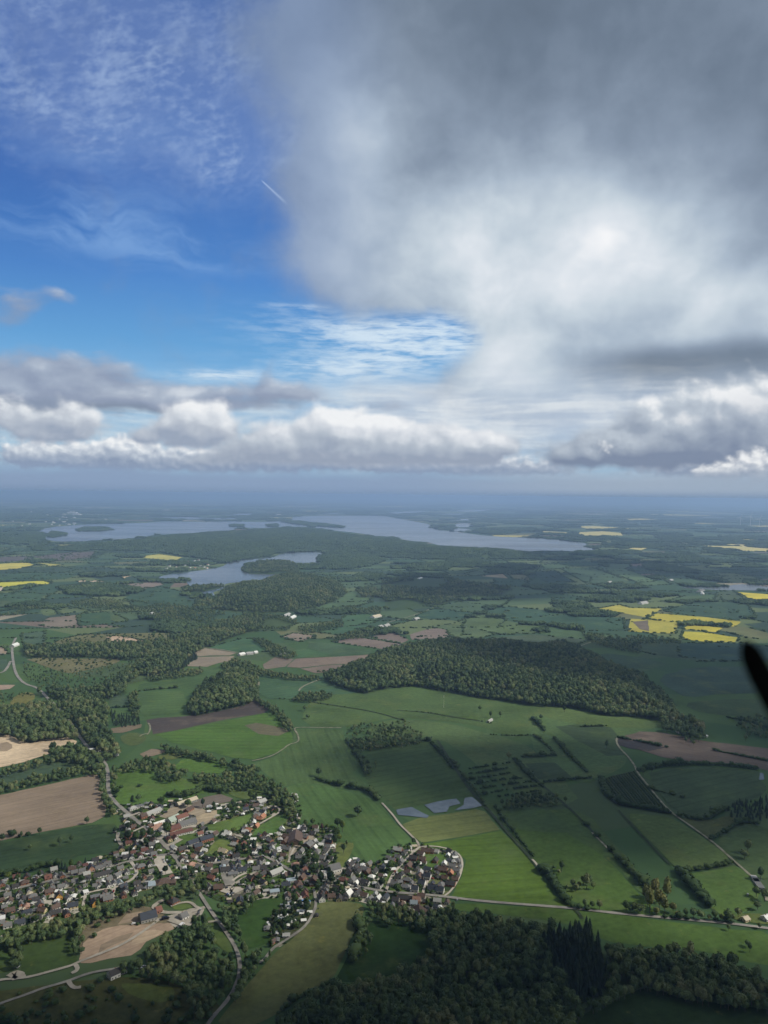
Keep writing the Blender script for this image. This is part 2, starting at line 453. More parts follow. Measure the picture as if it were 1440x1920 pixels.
def scatter(name, xyz, coll, smin, smax, label=None, cat=None, squash=(0.85, 1.2), idx=None, grow=None, **props):
    """one object of kind stuff: a cloud of points with a plant on each"""
    xyz = np.asarray(xyz, np.float32); n = len(xyz)
    me = bpy.data.meshes.new(name); me.vertices.add(n); me.vertices.foreach_set('co', xyz.ravel())
    s = rng.uniform(smin, smax, n); 
    sz = s if grow is None else s * np.minimum(grow, 1.25)
    if grow is not None: s = s * grow
    scl = np.stack([s * rng.uniform(0.9, 1.1, n), s * rng.uniform(0.9, 1.1, n), sz * rng.uniform(*squash, n)], 1).astype(np.float32)
    rot = np.zeros((n, 3), np.float32); rot[:, 2] = rng.uniform(0, 6.283, n); rot[:, :2] = rng.normal(0, 0.03, (n, 2))
    k = len(coll.objects)
    me.attributes.new('kind_no', 'INT', 'POINT').data.foreach_set('value', (rng.integers(0, k, n) if idx is None else idx).astype(np.int32))
    me.attributes.new('turn', 'FLOAT_VECTOR', 'POINT').data.foreach_set('vector', rot.ravel())
    me.attributes.new('size', 'FLOAT_VECTOR', 'POINT').data.foreach_set('vector', scl.ravel())
    o = link(name, me, None, (), kind='stuff', label=label, category=cat, **props)
    gt = bpy.data.node_groups.new(name, 'GeometryNodeTree')
    gt.interface.new_socket('Geometry', in_out='INPUT', socket_type='NodeSocketGeometry')
    gt.interface.new_socket('Geometry', in_out='OUTPUT', socket_type='NodeSocketGeometry')
    N = gt.nodes.new; L = gt.links.new
    gi = N('NodeGroupInput'); go = N('NodeGroupOutput'); ip = N('GeometryNodeInstanceOnPoints'); ci = N('GeometryNodeCollectionInfo')
    ci.inputs['Collection'].default_value = coll; ci.inputs['Separate Children'].default_value = True; ci.inputs['Reset Children'].default_value = True
    L(gi.outputs[0], ip.inputs['Points']); L(ci.outputs[0], ip.inputs['Instance']); ip.inputs['Pick Instance'].default_value = True
    for nm, ty, so in (('kind_no', 'INT', 'Instance Index'), ('turn', 'FLOAT_VECTOR', 'Rotation'), ('size', 'FLOAT_VECTOR', 'Scale')):
        a = N('GeometryNodeInputNamedAttribute'); a.data_type = ty; a.inputs['Name'].default_value = nm
        if so == 'Rotation':
            e = N('FunctionNodeEulerToRotation'); L(a.outputs[0], e.inputs[0]); L(e.outputs[0], ip.inputs[so])
        else: L(a.outputs[0], ip.inputs[so])
    L(ip.outputs[0], go.inputs[0])
    md = o.modifiers.new('plants', 'NODES'); md.node_group = gt
    return o
# ------------------------------------------------------------------ the land
# drawn areas (pixels of the photograph, turned into ground positions)
GREEN = (0.084, 0.134, 0.065); TEAL = (0.069, 0.112, 0.072); DARK = (0.060, 0.090, 0.055); BRIGHT = (0.098, 0.164, 0.068)
OLIVE = (0.124, 0.142, 0.081); BROWN = (0.235, 0.175, 0.135); PINK = (0.215, 0.160, 0.135); MUD = (0.085, 0.068, 0.066)
YELLOW = (0.45, 0.40, 0.09); SAND = (0.60, 0.48, 0.34); STRAW = (0.22, 0.22, 0.10); PALE = (0.120, 0.159, 0.095)
FIELDS = [   # name, material, colour, outline, row direction
 # --- near
 ('ploughed_field', 'bare_soil', (0.262, 0.205, 0.155), '-40,1496 0,1490 95,1470 185,1450 188,1470 200,1508 196,1530 170,1544 90,1557 0,1577 -40,1585', '0,1530 190,1490'),
 ('crop_field', 'crop', (0.048, 0.084, 0.042), '-40,1588 0,1580 90,1560 172,1547 214,1543 232,1558 222,1585 212,1600 150,1606 100,1628 40,1640 0,1644 -40,1650', '0,1610 210,1570'),
 ('crop_field', 'crop', TEAL, '-40,1458 0,1448 40,1436 100,1430 150,1424 158,1432 120,1444 60,1458 0,1474 -40,1482', '0,1465 150,1430'),
 ('meadow', 'meadow', (0.095, 0.166, 0.043), '213,1505 205,1480 207,1452 222,1440 262,1436 294,1440 288,1452 298,1461 350,1458 400,1468 412,1480 380,1488 345,1502 300,1508 240,1512', None),
 ('meadow', 'meadow', (0.095, 0.171, 0.043), '322,1440 345,1420 398,1424 432,1438 420,1450 380,1450 345,1446', None),
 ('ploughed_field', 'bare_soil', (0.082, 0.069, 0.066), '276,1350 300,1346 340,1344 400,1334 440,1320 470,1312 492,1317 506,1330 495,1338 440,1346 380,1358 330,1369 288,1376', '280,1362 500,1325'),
 ('crop_field', 'crop', (0.081, 0.150, 0.038), '288,1378 330,1370 400,1357 460,1344 500,1336 527,1345 546,1364 552,1392 530,1408 480,1424 440,1421 380,1406 318,1390', '290,1380 545,1380'),
 ('bare_patch', 'bare_soil', (0.140, 0.130, 0.085), '458,1360 480,1355 530,1364 541,1371 522,1380 486,1376', '458,1365 540,1370'),
 ('crop_field', 'crop', (0.081, 0.133, 0.052), '470,1432 512,1420 545,1398 552,1368 600,1366 642,1368 652,1398 668,1412 676,1436 660,1450 690,1470 640,1478 592,1470 556,1470 532,1475 500,1450', '560,1380 580,1440'),
 ('crop_field', 'crop', (0.080, 0.143, 0.050), '534,1477 560,1470 600,1472 646,1482 686,1494 718,1512 744,1545 772,1575 786,1583 744,1602 724,1612 690,1620 660,1604 650,1590 600,1565 585,1545 560,1540 548,1500', '570,1490 640,1590'),
 ('meadow', 'meadow', (0.077, 0.124, 0.046), '560,1362 580,1312 640,1300 690,1300 760,1284 840,1296 930,1312 1000,1322 1020,1330 1010,1352 980,1390 900,1362 820,1350 750,1345 700,1352 660,1364', None),
 ('crop_field', 'crop', (0.069, 0.113, 0.044), '676,1432 700,1400 800,1388 815,1384 850,1430 880,1480 898,1492 840,1497 780,1510 742,1518 720,1500 690,1470', '690,1440 860,1410'),
 ('meadow', 'meadow', (0.090, 0.139, 0.057), '700,1354 760,1348 850,1356 960,1388 985,1395 1040,1440 1065,1470 1090,1505 1000,1515 950,1480 880,1420 820,1382 720,1390 690,1376', None),
 ('meadow', 'meadow', (0.084, 0.138, 0.057), '1000,1330 1060,1345 1150,1350 1240,1362 1200,1372 1158,1384 1158,1398 1185,1430 1130,1455 1100,1475 1040,1440 990,1392', None),
 ('crop_field', 'crop', (0.055, 0.086, 0.045), '1040,1362 1080,1358 1145,1362 1156,1376 1154,1396 1172,1416 1140,1418 1085,1390', '1040,1365 1150,1380'),
 ('meadow', 'meadow', (0.090, 0.134, 0.048), '1004,1318 1080,1332 1130,1340 1200,1344 1262,1352 1250,1364 1180,1366 1100,1360 1010,1345', None),
 ('stubble_field', 'crop', (0.140, 0.165, 0.062), '756,1546 790,1533 840,1526 892,1517 910,1522 938,1556 860,1570 792,1580 772,1566', '770,1556 920,1535'),
 ('crop_field', 'crop', (0.093, 0.156, 0.031), '790,1583 860,1573 940,1558 975,1590 1004,1626 1040,1678 1075,1701 980,1696 900,1688 848,1682 866,1645 872,1612 850,1596', '800,1600 960,1590'),
 ('meadow', 'meadow', (0.074, 0.129, 0.034), '948,1556 1000,1560 1090,1560 1150,1625 1210,1692 1265,1718 1160,1712 1082,1702 1014,1632', None),
 ('meadow', 'meadow', (0.072, 0.119, 0.042), '1004,1522 1092,1512 1180,1618 1260,1705 1270,1718 1215,1690 1150,1618 1060,1560', None),
 ('meadow', 'meadow', (0.070, 0.116, 0.045), '880,1500 905,1500 1000,1505 1090,1558 1010,1560 945,1552 905,1512', None),
 ('pasture', 'meadow', (0.075, 0.129, 0.034), '846,1688 1000,1700 1080,1708 1200,1722 1340,1738 1460,1752 1460,1812 1390,1800 1320,1786 1200,1772 1130,1764 1090,1738 1000,1722 900,1712 850,1705', None),
 ('hay_field', 'meadow', (0.118, 0.132, 0.055), '596,1692 640,1690 686,1696 676,1726 664,1750 640,1802 622,1838 560,1872 520,1902 480,1924 400,1924 430,1886 460,1850 498,1806 520,1782 556,1757 574,1738 590,1716', None),
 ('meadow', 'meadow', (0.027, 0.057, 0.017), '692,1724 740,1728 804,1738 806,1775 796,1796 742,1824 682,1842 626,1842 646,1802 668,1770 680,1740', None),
 ('meadow', 'meadow', (0.042, 0.085, 0.024), '438,1722 452,1706 472,1692 492,1684 538,1684 524,1702 512,1716 500,1732 496,1740 512,1764 480,1776 462,1780 450,1752', None),
 ('sports_meadow', 'meadow', (0.054, 0.088, 0.029), '38,1764 70,1754 115,1744 128,1756 140,1784 148,1800 133,1811 95,1820 55,1830 40,1822 44,1790', None),
 ('sports_meadow', 'meadow', (0.068, 0.119, 0.038), '-30,1778 0,1772 18,1774 24,1800 22,1818 0,1828 -30,1836', None),
 ('heath', 'heath', (0.170, 0.145, 0.095), '148,1745 180,1722 230,1704 285,1698 306,1714 330,1722 318,1736 270,1738 220,1748 180,1756 160,1790 150,1796', None),
 ('bare_sand', 'sand_heap', (0.360, 0.270, 0.200), '152,1796 156,1770 172,1758 196,1746 222,1738 250,1736 280,1735 300,1734 318,1733 322,1745 300,1756 276,1768 264,1778 240,1788 200,1798 170,1808 155,1806', '170,1800 310,1740'),
 ('heath', 'heath', (0.083, 0.091, 0.034), '-40,1862 40,1852 120,1842 200,1836 300,1836 350,1850 420,1880 400,1924 -40,1924', None),
 ('meadow', 'meadow', (0.112, 0.144, 0.043), '225,1846 260,1842 320,1846 330,1862 316,1876 296,1880 250,1868', None),
 ('verge', 'meadow', (0.077, 0.119, 0.039), '378,1728 396,1716 412,1742 436,1776 430,1790 404,1770 388,1745', None),
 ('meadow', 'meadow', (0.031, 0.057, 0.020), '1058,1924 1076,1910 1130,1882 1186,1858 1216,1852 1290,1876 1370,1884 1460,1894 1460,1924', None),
 ('meadow', 'meadow', (0.109, 0.158, 0.049), '324,1697 345,1690 360,1690 366,1700 352,1706 330,1707', None),
 ('paddock', 'meadow', (0.083, 0.133, 0.041), '320,1712 345,1705 368,1706 378,1712 350,1720 324,1724', None),
 # village meadows
 ('gravel_yard', 'gravel', (1, 1, 1), '314,1724 330,1713 352,1705 378,1700 385,1705 374,1718 354,1732 340,1744 326,1740', None),
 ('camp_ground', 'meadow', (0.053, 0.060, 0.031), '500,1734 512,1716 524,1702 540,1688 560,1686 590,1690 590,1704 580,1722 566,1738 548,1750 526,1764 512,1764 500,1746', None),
 ('gravel_heap_ground', 'sand_heap', (0.300, 0.235, 0.175), '232,1720 262,1712 280,1716 262,1728 240,1732 214,1736', None),
 ('gravel_heap_ground', 'sand_heap', (0.460, 0.360, 0.260), '250,1762 270,1752 300,1744 312,1748 286,1760 262,1772 240,1778', None),
 ('gravel_heap_ground', 'sand_heap', (0.240, 0.190, 0.140), '184,1772 216,1758 250,1750 240,1760 204,1774 180,1786', None),
 ('paddock', 'meadow', (0.110, 0.171, 0.050), '384,1549 410,1540 450,1532 478,1524 480,1532 466,1546 448,1556 420,1560 395,1562', None),
 ('paddock', 'meadow', (0.085, 0.156, 0.044), '478,1556 492,1544 520,1530 536,1530 540,1540 530,1556 510,1566 490,1566 470,1574', None),
 ('paddock', 'meadow', (0.109, 0.158, 0.052), '424,1484 440,1477 470,1478 494,1484 488,1495 470,1500 440,1494', None),
 ('paddock', 'meadow', (0.134, 0.163, 0.053), '630,1580 650,1578 666,1580 660,1606 644,1620 640,1640 634,1640 630,1605', None),
 ('paddock', 'meadow', (0.089, 0.143, 0.041), '320,1588 340,1572 366,1562 378,1560 376,1572 350,1582 322,1592', None),
 ('paddock', 'meadow', (0.088, 0.138, 0.041), '285,1537 318,1525 342,1520 330,1528 290,1545', None),
 ('paddock', 'meadow', (0.128, 0.168, 0.050), '388,1600 398,1582 412,1572 440,1582 430,1600 405,1606', None),
 ('lawn', 'meadow', (0.090, 0.152, 0.042), '803,1600 830,1600 838,1612 812,1636 800,1632 798,1612', None),
 ('meadow', 'meadow', (0.098, 0.139, 0.043), '366,1628 392,1640 415,1645 420,1658 396,1664 372,1652', None),
 ('yard', 'bare_soil', (0.360, 0.300, 0.225), '300,1532 318,1516 348,1508 372,1512 400,1528 398,1540 376,1548 366,1530 340,1522 310,1535', '300,1530 360,1510'),
 ('yard', 'bare_soil', (0.170, 0.145, 0.125), '362,1504 384,1494 412,1488 436,1496 440,1502 400,1510 376,1518 360,1514', '370,1510 430,1496'),
 ('yard', 'sand_heap', (0.440, 0.360, 0.250), '362,1536 380,1528 412,1520 414,1528 396,1540 374,1546 362,1544', None),
 ('yard', 'bare_soil', (0.380, 0.330, 0.260), '545,1592 560,1578 580,1562 592,1562 590,1572 566,1586 552,1600 546,1612 540,1606', None),
 # --- left, middle distance
 ('sand_pit', 'sand_heap', (0.620, 0.490, 0.345), '-40,1384 0,1377 16,1374 38,1388 58,1393 82,1386 128,1380 135,1390 131,1401 104,1412 70,1422 30,1434 0,1440 -40,1450', '0,1410 130,1390'),
 ('spoil_patch', 'bare_soil', (0.300, 0.235, 0.170), '0,1394 12,1391 22,1396 24,1402 14,1408 0,1409', None),
 ('crop_field', 'crop', TEAL, '204,1304 240,1304 240,1326 204,1326', None),
 ('crop_field', 'crop', (0.076, 0.129, 0.050), '246,1300 300,1296 345,1296 350,1325 330,1338 270,1344 258,1330 246,1326', '250,1310 345,1305'),
 ('crop_field', 'crop', (0.070, 0.122, 0.049), '260,1284 300,1276 350,1264 400,1252 420,1250 395,1270 370,1292 300,1292 262,1296', '262,1290 400,1260'),
 ('meadow', 'meadow', (0.092, 0.134, 0.058), '232,1280 250,1264 280,1262 300,1266 270,1276 240,1284', None),
 ('meadow', 'meadow', (0.086, 0.115, 0.044), '225,1378 250,1372 275,1380 270,1392 250,1400 228,1392', None),
 ('bare_patch', 'bare_soil', (0.190, 0.155, 0.110), '208,1366 240,1360 266,1358 264,1364 230,1374 210,1374', None),
 ('bare_patch', 'bare_soil', (0.240, 0.190, 0.140), '262,1414 285,1404 310,1406 312,1410 286,1418 270,1420', None),
 ('meadow', 'meadow', (0.118, 0.144, 0.051), '296,1416 330,1412 350,1414 330,1424 300,1424', None),
 ('heath', 'heath', (0.175, 0.170, 0.060), '14,1322 30,1304 48,1297 66,1300 64,1314 40,1324', None),
 ('heath', 'heath', (0.170, 0.160, 0.085), '48,1236 90,1232 150,1236 220,1232 226,1242 180,1252 140,1262 120,1262 60,1240', None),
 ('heath', 'heath', (0.150, 0.150, 0.075), '90,1206 150,1190 230,1188 320,1186 330,1196 270,1206 180,1208 120,1212', None),
 ('sand_pit', 'sand_heap', (0.540, 0.400, 0.290), '200,1196 216,1192 248,1196 272,1202 262,1208 240,1206 216,1204', None),
 ('crop_field', 'crop', TEAL, '40,1188 84,1184 84,1208 44,1208', None),
 ('bare_patch', 'bare_soil', (0.360, 0.270, 0.210), '-20,1284 30,1284 18,1292 -20,1296', None),
 ('bare_patch', 'bare_soil', (0.300, 0.240, 0.180), '-20,1212 10,1214 14,1226 -20,1232', None),
 ('crop_field', 'crop', TEAL, '-20,1238 13,1236 12,1254 -20,1258', None),
 # --- the middle: brown fields and green ones
 ('ploughed_field', 'bare_soil', (0.288, 0.243, 0.183), '357,1222 381,1215 444,1224 430,1229 392,1229 372,1231', '360,1222 440,1226'),
 ('ploughed_field', 'bare_soil', (0.280, 0.235, 0.182), '347,1249 372,1232 440,1230 430,1240 410,1243 389,1250', '350,1245 438,1232'),
 ('crop_field', 'crop', (0.065, 0.128, 0.067), '392,1214 420,1206 450,1198 482,1197 515,1213 500,1222 448,1224', None),
 ('ploughed_field', 'bare_soil', (0.199, 0.163, 0.135), '492,1246 516,1232 550,1236 535,1250 497,1255', None),
 ('ploughed_field', 'bare_soil', (0.207, 0.164, 0.135), '537,1251 555,1235 620,1232 700,1227 686,1237 661,1244 620,1246 563,1252', '540,1245 690,1232'),
 ('ploughed_field', 'bare_soil', (0.195, 0.155, 0.130), '563,1254 620,1247 657,1246 630,1259 590,1262', '563,1255 650,1248'),
 ('crop_field', 'crop', (0.065, 0.124, 0.065), '482,1258 560,1266 606,1268 612,1285 585,1300 540,1310 505,1310 486,1302', '486,1290 600,1275'),
 ('crop_field', 'crop', (0.065, 0.124, 0.065), '610,1274 660,1290 690,1297 640,1302 590,1300', '610,1285 680,1297'),
 ('ploughed_field', 'bare_soil', (0.199, 0.160, 0.138), '623,1203 667,1195 700,1199 753,1208 717,1217 653,1208', None),
 ('ploughed_field', 'bare_soil', (0.191, 0.153, 0.134), '693,1195 733,1185 767,1200 753,1207', None),
 ('ploughed_field', 'bare_soil', (0.208, 0.169, 0.147), '768,1190 800,1180 833,1177 846,1195 773,1200', None),
 ('ploughed_field', 'bare_soil', (0.237, 0.195, 0.158), '527,1194 550,1187 593,1192 563,1203', None),
 ('crop_field', 'crop', (0.046, 0.103, 0.067), '755,1212 780,1204 850,1197 900,1208 800,1208', None),
 ('crop_field', 'crop', (0.073, 0.124, 0.066), '575,1202 618,1206 660,1214 700,1220 690,1226 620,1228 580,1216', None),
 ('crop_field', 'crop', (0.065, 0.128, 0.057), '532,1224 570,1216 620,1226 610,1232 556,1234', None),
 ('crop_field', 'crop', (0.060, 0.119, 0.067), '560,1180 620,1170 700,1176 690,1186 640,1192', None),
 ('ploughed_field', 'bare_soil', (0.216, 0.181, 0.145), '70,1172 92,1158 144,1153 148,1172 110,1178', None),
 ('crop_field', 'crop', (0.054, 0.103, 0.055), '148,1152 205,1146 208,1170 150,1174', None),
 ('meadow', 'meadow', (0.087, 0.125, 0.057), '210,1150 228,1156 240,1164 210,1168', None),
 ('meadow', 'meadow', (0.107, 0.149, 0.069), '74,1142 100,1141 110,1152 82,1156', None),
 ('meadow', 'meadow', (0.106, 0.144, 0.069), '104,1142 130,1137 175,1146 140,1148 116,1153', None),
 ('crop_field', 'crop', (0.064, 0.115, 0.065), '-20,1114 40,1110 90,1114 70,1126 30,1130 -20,1122', None),
 ('meadow', 'meadow', (0.087, 0.125, 0.066), '-20,1126 20,1126 26,1136 -20,1140', None),
 ('crop_field', 'crop', (0.054, 0.100, 0.059), '-20,1078 40,1074 160,1074 120,1086 60,1088 -20,1090', None),
 ('ploughed_field', 'bare_soil', (0.221, 0.182, 0.156), '172,1104 230,1096 300,1090 307,1096 270,1104 200,1106', None),
 ('crop_field', 'crop', (0.051, 0.096, 0.058), '250,1108 300,1100 345,1110 352,1128 310,1142 250,1136 235,1122', None),
 ('crop_field', 'crop', (0.052, 0.086, 0.057), '20,1066 110,1062 180,1066 160,1072 40,1074', None),
 ('ploughed_field', 'bare_soil', (0.129, 0.114, 0.109), '60,1044 130,1036 180,1034 170,1046 110,1052', None),
 ('ploughed_field', 'bare_soil', (0.113, 0.105, 0.103), '-20,1046 50,1042 65,1050 -20,1056', None),
 ('sand_pit', 'sand_heap', (0.550, 0.440, 0.330), '165,1091 180,1088 198,1091 186,1094', None),
 ('sand_pit', 'sand_heap', (0.550, 0.440, 0.330), '143,1089 158,1087 156,1091 146,1091', None),
 ('sand_pit', 'sand_heap', (0.550, 0.420, 0.280), '226,1081 244,1080 232,1086', None),
 ('sand_pit', 'sand_heap', (0.550, 0.460, 0.380), '-20,1098 12,1101 14,1106 -20,1112', None),
 ('crop_field', 'crop', (0.088, 0.143, 0.072), '630,1120 660,1108 700,1116 690,1130 640,1140 600,1148 570,1146', None),
 ('crop_field', 'crop', (0.065, 0.124, 0.065), '570,1188 620,1170 650,1154 700,1150 718,1158 700,1168 640,1176', None),
 # --- right: the open country
 ('crop_field', 'crop', (0.073, 0.120, 0.067), '815,1138 860,1128 925,1136 900,1150 860,1146', None),
 ('crop_field', 'crop', (0.046, 0.093, 0.062), '812,1141 860,1147 898,1150 858,1164 800,1160 778,1156', None),
 ('crop_field', 'crop', (0.052, 0.100, 0.065), '905,1150 940,1136 1020,1144 1080,1156 1168,1158 1172,1180 1120,1186 1040,1172 960,1164', None),
 ('crop_field', 'crop', (0.097, 0.144, 0.068), '858,1166 905,1152 960,1166 1018,1176 1000,1188 940,1190 880,1176', None),
 ('meadow', 'meadow', (0.092, 0.134, 0.069), '805,1176 856,1168 930,1190 900,1196 850,1196 836,1180', None),
 ('crop_field', 'crop', (0.083, 0.116, 0.076), '925,1196 1000,1190 1110,1198 1070,1214 1000,1220 950,1206 900,1208', None),
 ('crop_field', 'crop', (0.078, 0.129, 0.066), '1010,1188 1030,1176 1120,1188 1160,1192 1110,1200 1040,1194', None),
 ('crop_field', 'crop', (0.061, 0.103, 0.059), '1090,1232 1140,1226 1210,1234 1250,1246 1200,1262 1170,1264 1110,1240', None),
 ('meadow', 'meadow', (0.064, 0.101, 0.062), '1190,1205 1270,1205 1390,1210 1390,1240 1300,1240 1230,1228 1180,1216', None),
 ('crop_field', 'crop', (0.043, 0.081, 0.065), '1272,1206 1392,1206 1460,1214 1460,1238 1380,1240 1274,1232', None),
 ('meadow', 'meadow', (0.053, 0.088, 0.062), '1230,1270 1300,1250 1460,1250 1460,1300 1360,1300 1290,1310 1250,1290', None),
 ('meadow', 'meadow', (0.065, 0.101, 0.047), '1275,1320 1330,1312 1460,1312 1460,1345 1320,1340', None),
 ('crop_field', 'crop', (0.104, 0.162, 0.081), '1120,1066 1170,1066 1210,1080 1232,1090 1196,1092 1160,1080', None),
 ('crop_field', 'crop', (0.089, 0.143, 0.077), '1192,1092 1250,1090 1258,1096 1206,1098', None),
 ('crop_field', 'crop', (0.074, 0.124, 0.075), '1236,1082 1275,1078 1300,1086 1348,1098 1300,1098 1256,1094', None),
 ('crop_field', 'crop', (0.073, 0.120, 0.070), '1050,1066 1110,1064 1170,1086 1180,1094 1100,1094', None),
 ('crop_field', 'crop', (0.045, 0.081, 0.065), '990,1074 1040,1070 1078,1092 1020,1090', None),
 ('stubble_field', 'crop', (0.340, 0.285, 0.200), '900,1080 945,1076 953,1085 930,1083', None),
 ('crop_field', 'crop', (0.160, 0.165, 0.090), '955,1078 985,1076 996,1088 962,1086', None),
 ('crop_field', 'crop', (0.088, 0.134, 0.071), '870,1076 910,1066 950,1066 930,1074 890,1080', None),
 ('crop_field', 'crop', (0.051, 0.093, 0.062), '1300,1130 1345,1128 1400,1132 1418,1154 1380,1164 1330,1160 1270,1150 1240,1146', None),
 ('crop_field', 'crop', (0.077, 0.111, 0.069), '1345,1110 1376,1108 1398,1124 1380,1128 1340,1124', None),
 ('crop_field', 'crop', (0.047, 0.077, 0.061), '1395,1170 1460,1164 1460,1186 1430,1182', None),
 ('crop_field', 'crop', (0.148, 0.160, 0.084), '1345,1180 1376,1174 1400,1176 1460,1192 1460,1200 1400,1196', None),
 ('ploughed_field', 'bare_soil', (0.135, 0.108, 0.092), '1159,1383 1200,1372 1240,1373 1272,1380 1310,1388 1360,1394 1460,1406 1460,1450 1421,1440 1348,1430 1286,1428 1244,1421 1217,1412 1180,1403 1160,1398', '1165,1385 1420,1425'),
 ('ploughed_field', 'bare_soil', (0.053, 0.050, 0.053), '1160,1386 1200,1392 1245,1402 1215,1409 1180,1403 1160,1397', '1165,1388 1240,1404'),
 ('crop_field', 'crop', (0.066, 0.103, 0.052), '1216,1450 1260,1440 1330,1438 1420,1448 1436,1480 1420,1498 1370,1510 1340,1530 1280,1528 1258,1512 1236,1486', None),
 ('orchard_ground', 'crop', (0.065, 0.087, 0.058), '1128,1462 1150,1454 1191,1446 1230,1490 1258,1524 1210,1519 1166,1512 1142,1500', '1140,1462 1180,1510'),
 ('meadow', 'meadow', (0.100, 0.149, 0.053), '1168,1525 1220,1528 1262,1534 1310,1566 1380,1614 1336,1628 1279,1634 1258,1620 1215,1575', None),
 ('meadow', 'meadow', (0.091, 0.111, 0.049), '1270,1532 1330,1540 1362,1528 1400,1536 1380,1552 1330,1576 1300,1556', None),
 ('meadow', 'meadow', (0.065, 0.103, 0.044), '1336,1580 1384,1552 1410,1544 1460,1560 1460,1640 1420,1650 1384,1620', None),
 ('meadow', 'meadow', (0.087, 0.147, 0.042), '1278,1640 1340,1632 1384,1622 1412,1648 1430,1676 1400,1712 1366,1724 1330,1704', None),
 ('verge', 'meadow', (0.112, 0.144, 0.047), '1370,1724 1396,1712 1460,1716 1460,1736 1400,1730', None),
 ('crop_field', 'crop', (0.055, 0.086, 0.046), '985,1432 1040,1430 1075,1460 1010,1462', None),
 # --- rape in bloom
 ('rape_field', 'rape_bloom', YELLOW, '1117,1142 1162,1134 1182,1140 1240,1141 1225,1150 1210,1157 1155,1147', '1120,1142 1230,1150'),
 ('rape_field', 'rape_bloom', (0.460, 0.400, 0.070), '1212,1160 1230,1150 1270,1153 1330,1158 1392,1166 1375,1175 1305,1168 1258,1166', '1220,1155 1380,1168'),
 ('rape_field', 'rape_bloom', (0.400, 0.360, 0.080), '1179,1184 1182,1160 1230,1163 1275,1167 1267,1188 1220,1187', None),
 ('bare_patch', 'bare_soil', (0.155, 0.130, 0.105), '1186,1166 1215,1163 1217,1184 1200,1180', None),
 ('rape_field', 'rape_bloom', (0.500, 0.430, 0.070), '1281,1180 1287,1171 1355,1177 1345,1186', None),
 ('rape_field', 'rape_bloom', (0.480, 0.430, 0.070), '1276,1198 1282,1184 1330,1187 1386,1196 1380,1204 1330,1204', None),
 ('rape_field', 'rape_bloom', (0.620, 0.520, 0.070), '1382,1110 1460,1116 1460,1122 1410,1127', None),
 ('rape_field', 'rape_bloom', (0.550, 0.480, 0.120), '-20,1058 50,1055 66,1060 30,1067 -20,1069', None),
 ('rape_field', 'rape_bloom', (0.450, 0.410, 0.120), '58,1054 120,1059 96,1062', None),
 ('rape_field', 'rape_bloom', (0.550, 0.520, 0.080), '-20,1093 82,1089 96,1094 37,1101 -20,1101', None),
 ('rape_field', 'rape_bloom', (0.480, 0.440, 0.130), '252,1044 300,1039 343,1045 320,1054 290,1048', None),
] + [('rape_field', 'rape_bloom', (0.62, 0.54, 0.22), s, None) for s in (
 '1175,973 1200,972 1255,975 1180,977', '1080,987 1110,986 1183,991 1110,993', '1085,998 1130,996 1170,1000 1168,1004 1086,1006', '1175,1028 1225,1025 1205,1032', '1312,1023 1380,1024 1460,1030 1460,1035 1390,1033',
 '1346,1019 1400,1021 1400,1026', '1414,1052 1460,1053 1460,1056', '1408,986 1460,985 1460,991', '1020,965 1078,966 1076,967', '1015,996 1062,998 1062,1000 1020,1000', '1028,982 1050,983 1048,985')]

LAKES = [
 ('lake', '69,995 88,990 113,987 160,983 225,982 280,980 312,977 360,979 432,977 485,979 520,977 548,977 545,971 560,968 600,967 660,967 715,967 745,972 772,977 810,984 807,990 832,995 870,999 905,1004 945,1007 1007,1009 1032,1011 1080,1016 1101,1019 1095,1025 1127,1032 1080,1035 1046,1033 1010,1032 982,1036 950,1032 895,1030 825,1025 817,1020 790,1015 750,1015 747,1009 720,1007 710,1007 670,999 625,995 577,990 535,987 510,990 447,991 430,996 410,999 360,1000 312,1001 252,1009 235,1010 145,1016 95,1015 82,1011 92,1004'),
 ('lake', '600,1035 606,1042 595,1047 596,1054 622,1056 592,1059 560,1060 546,1056 542,1051 520,1050 485,1051 455,1061 450,1067 460,1075 500,1076 522,1075 560,1075 535,1077 510,1081 485,1089 470,1094 442,1092 422,1095 420,1099 380,1099 360,1099 352,1099 352,1084 295,1086 307,1078 360,1072 420,1063 422,1057 447,1050 510,1046 530,1037 572,1035'),
 ('pond', '372,1116 385,1107 410,1102 425,1100 416,1105 400,1110 406,1125 392,1122'),
 ('lake', '1265,1102 1305,1101 1345,1102 1370,1097 1400,1095 1460,1104 1460,1108 1410,1107 1350,1107 1305,1104'),
 ('pond', '742,1518 773,1513 803,1530 797,1534 747,1528'),
 ('pond', '795,1510 820,1503 858,1498 866,1507 845,1513 840,1523 817,1526'),
 ('pond', '853,1520 870,1510 872,1497 884,1495 902,1511 880,1516'),
 ('pond', '1425,1450 1432,1451 1438,1464 1427,1464'),
 ('lake', '267,971 300,970 357,969 380,971 420,972 460,970 440,974 330,974'),
 ('lake', '420,966 450,963 482,963 470,966 430,967'), ('lake', '490,963 512,962 512,964'),
 ('lake', '592,964 640,962 642,963 600,965'), ('lake', '714,962 780,958 806,958 760,963 746,964'), ('lake', '846,957 884,956 918,955 920,957 880,960'),
 ('lake', '820,964 870,963 872,966 840,966'), ('lake', '838,978 868,973 898,973 880,976 850,979'), ('lake', '850,984 870,980 892,986 880,989 854,988'), ('lake', '846,993 858,990 880,992 886,997 850,997'),
 ('lake', '1088,950 1140,948 1146,949 1130,952'), ('lake', '1298,970 1360,970 1368,972 1310,972'), ('lake', '1210,1000 1256,1001 1252,1003'), ('lake', '1170,993 1204,994 1204,996'), ('lake', '894,1046 912,1044 926,1046 908,1050'),
]
fld_w = [ground(pts(f[3])) for f in FIELDS]
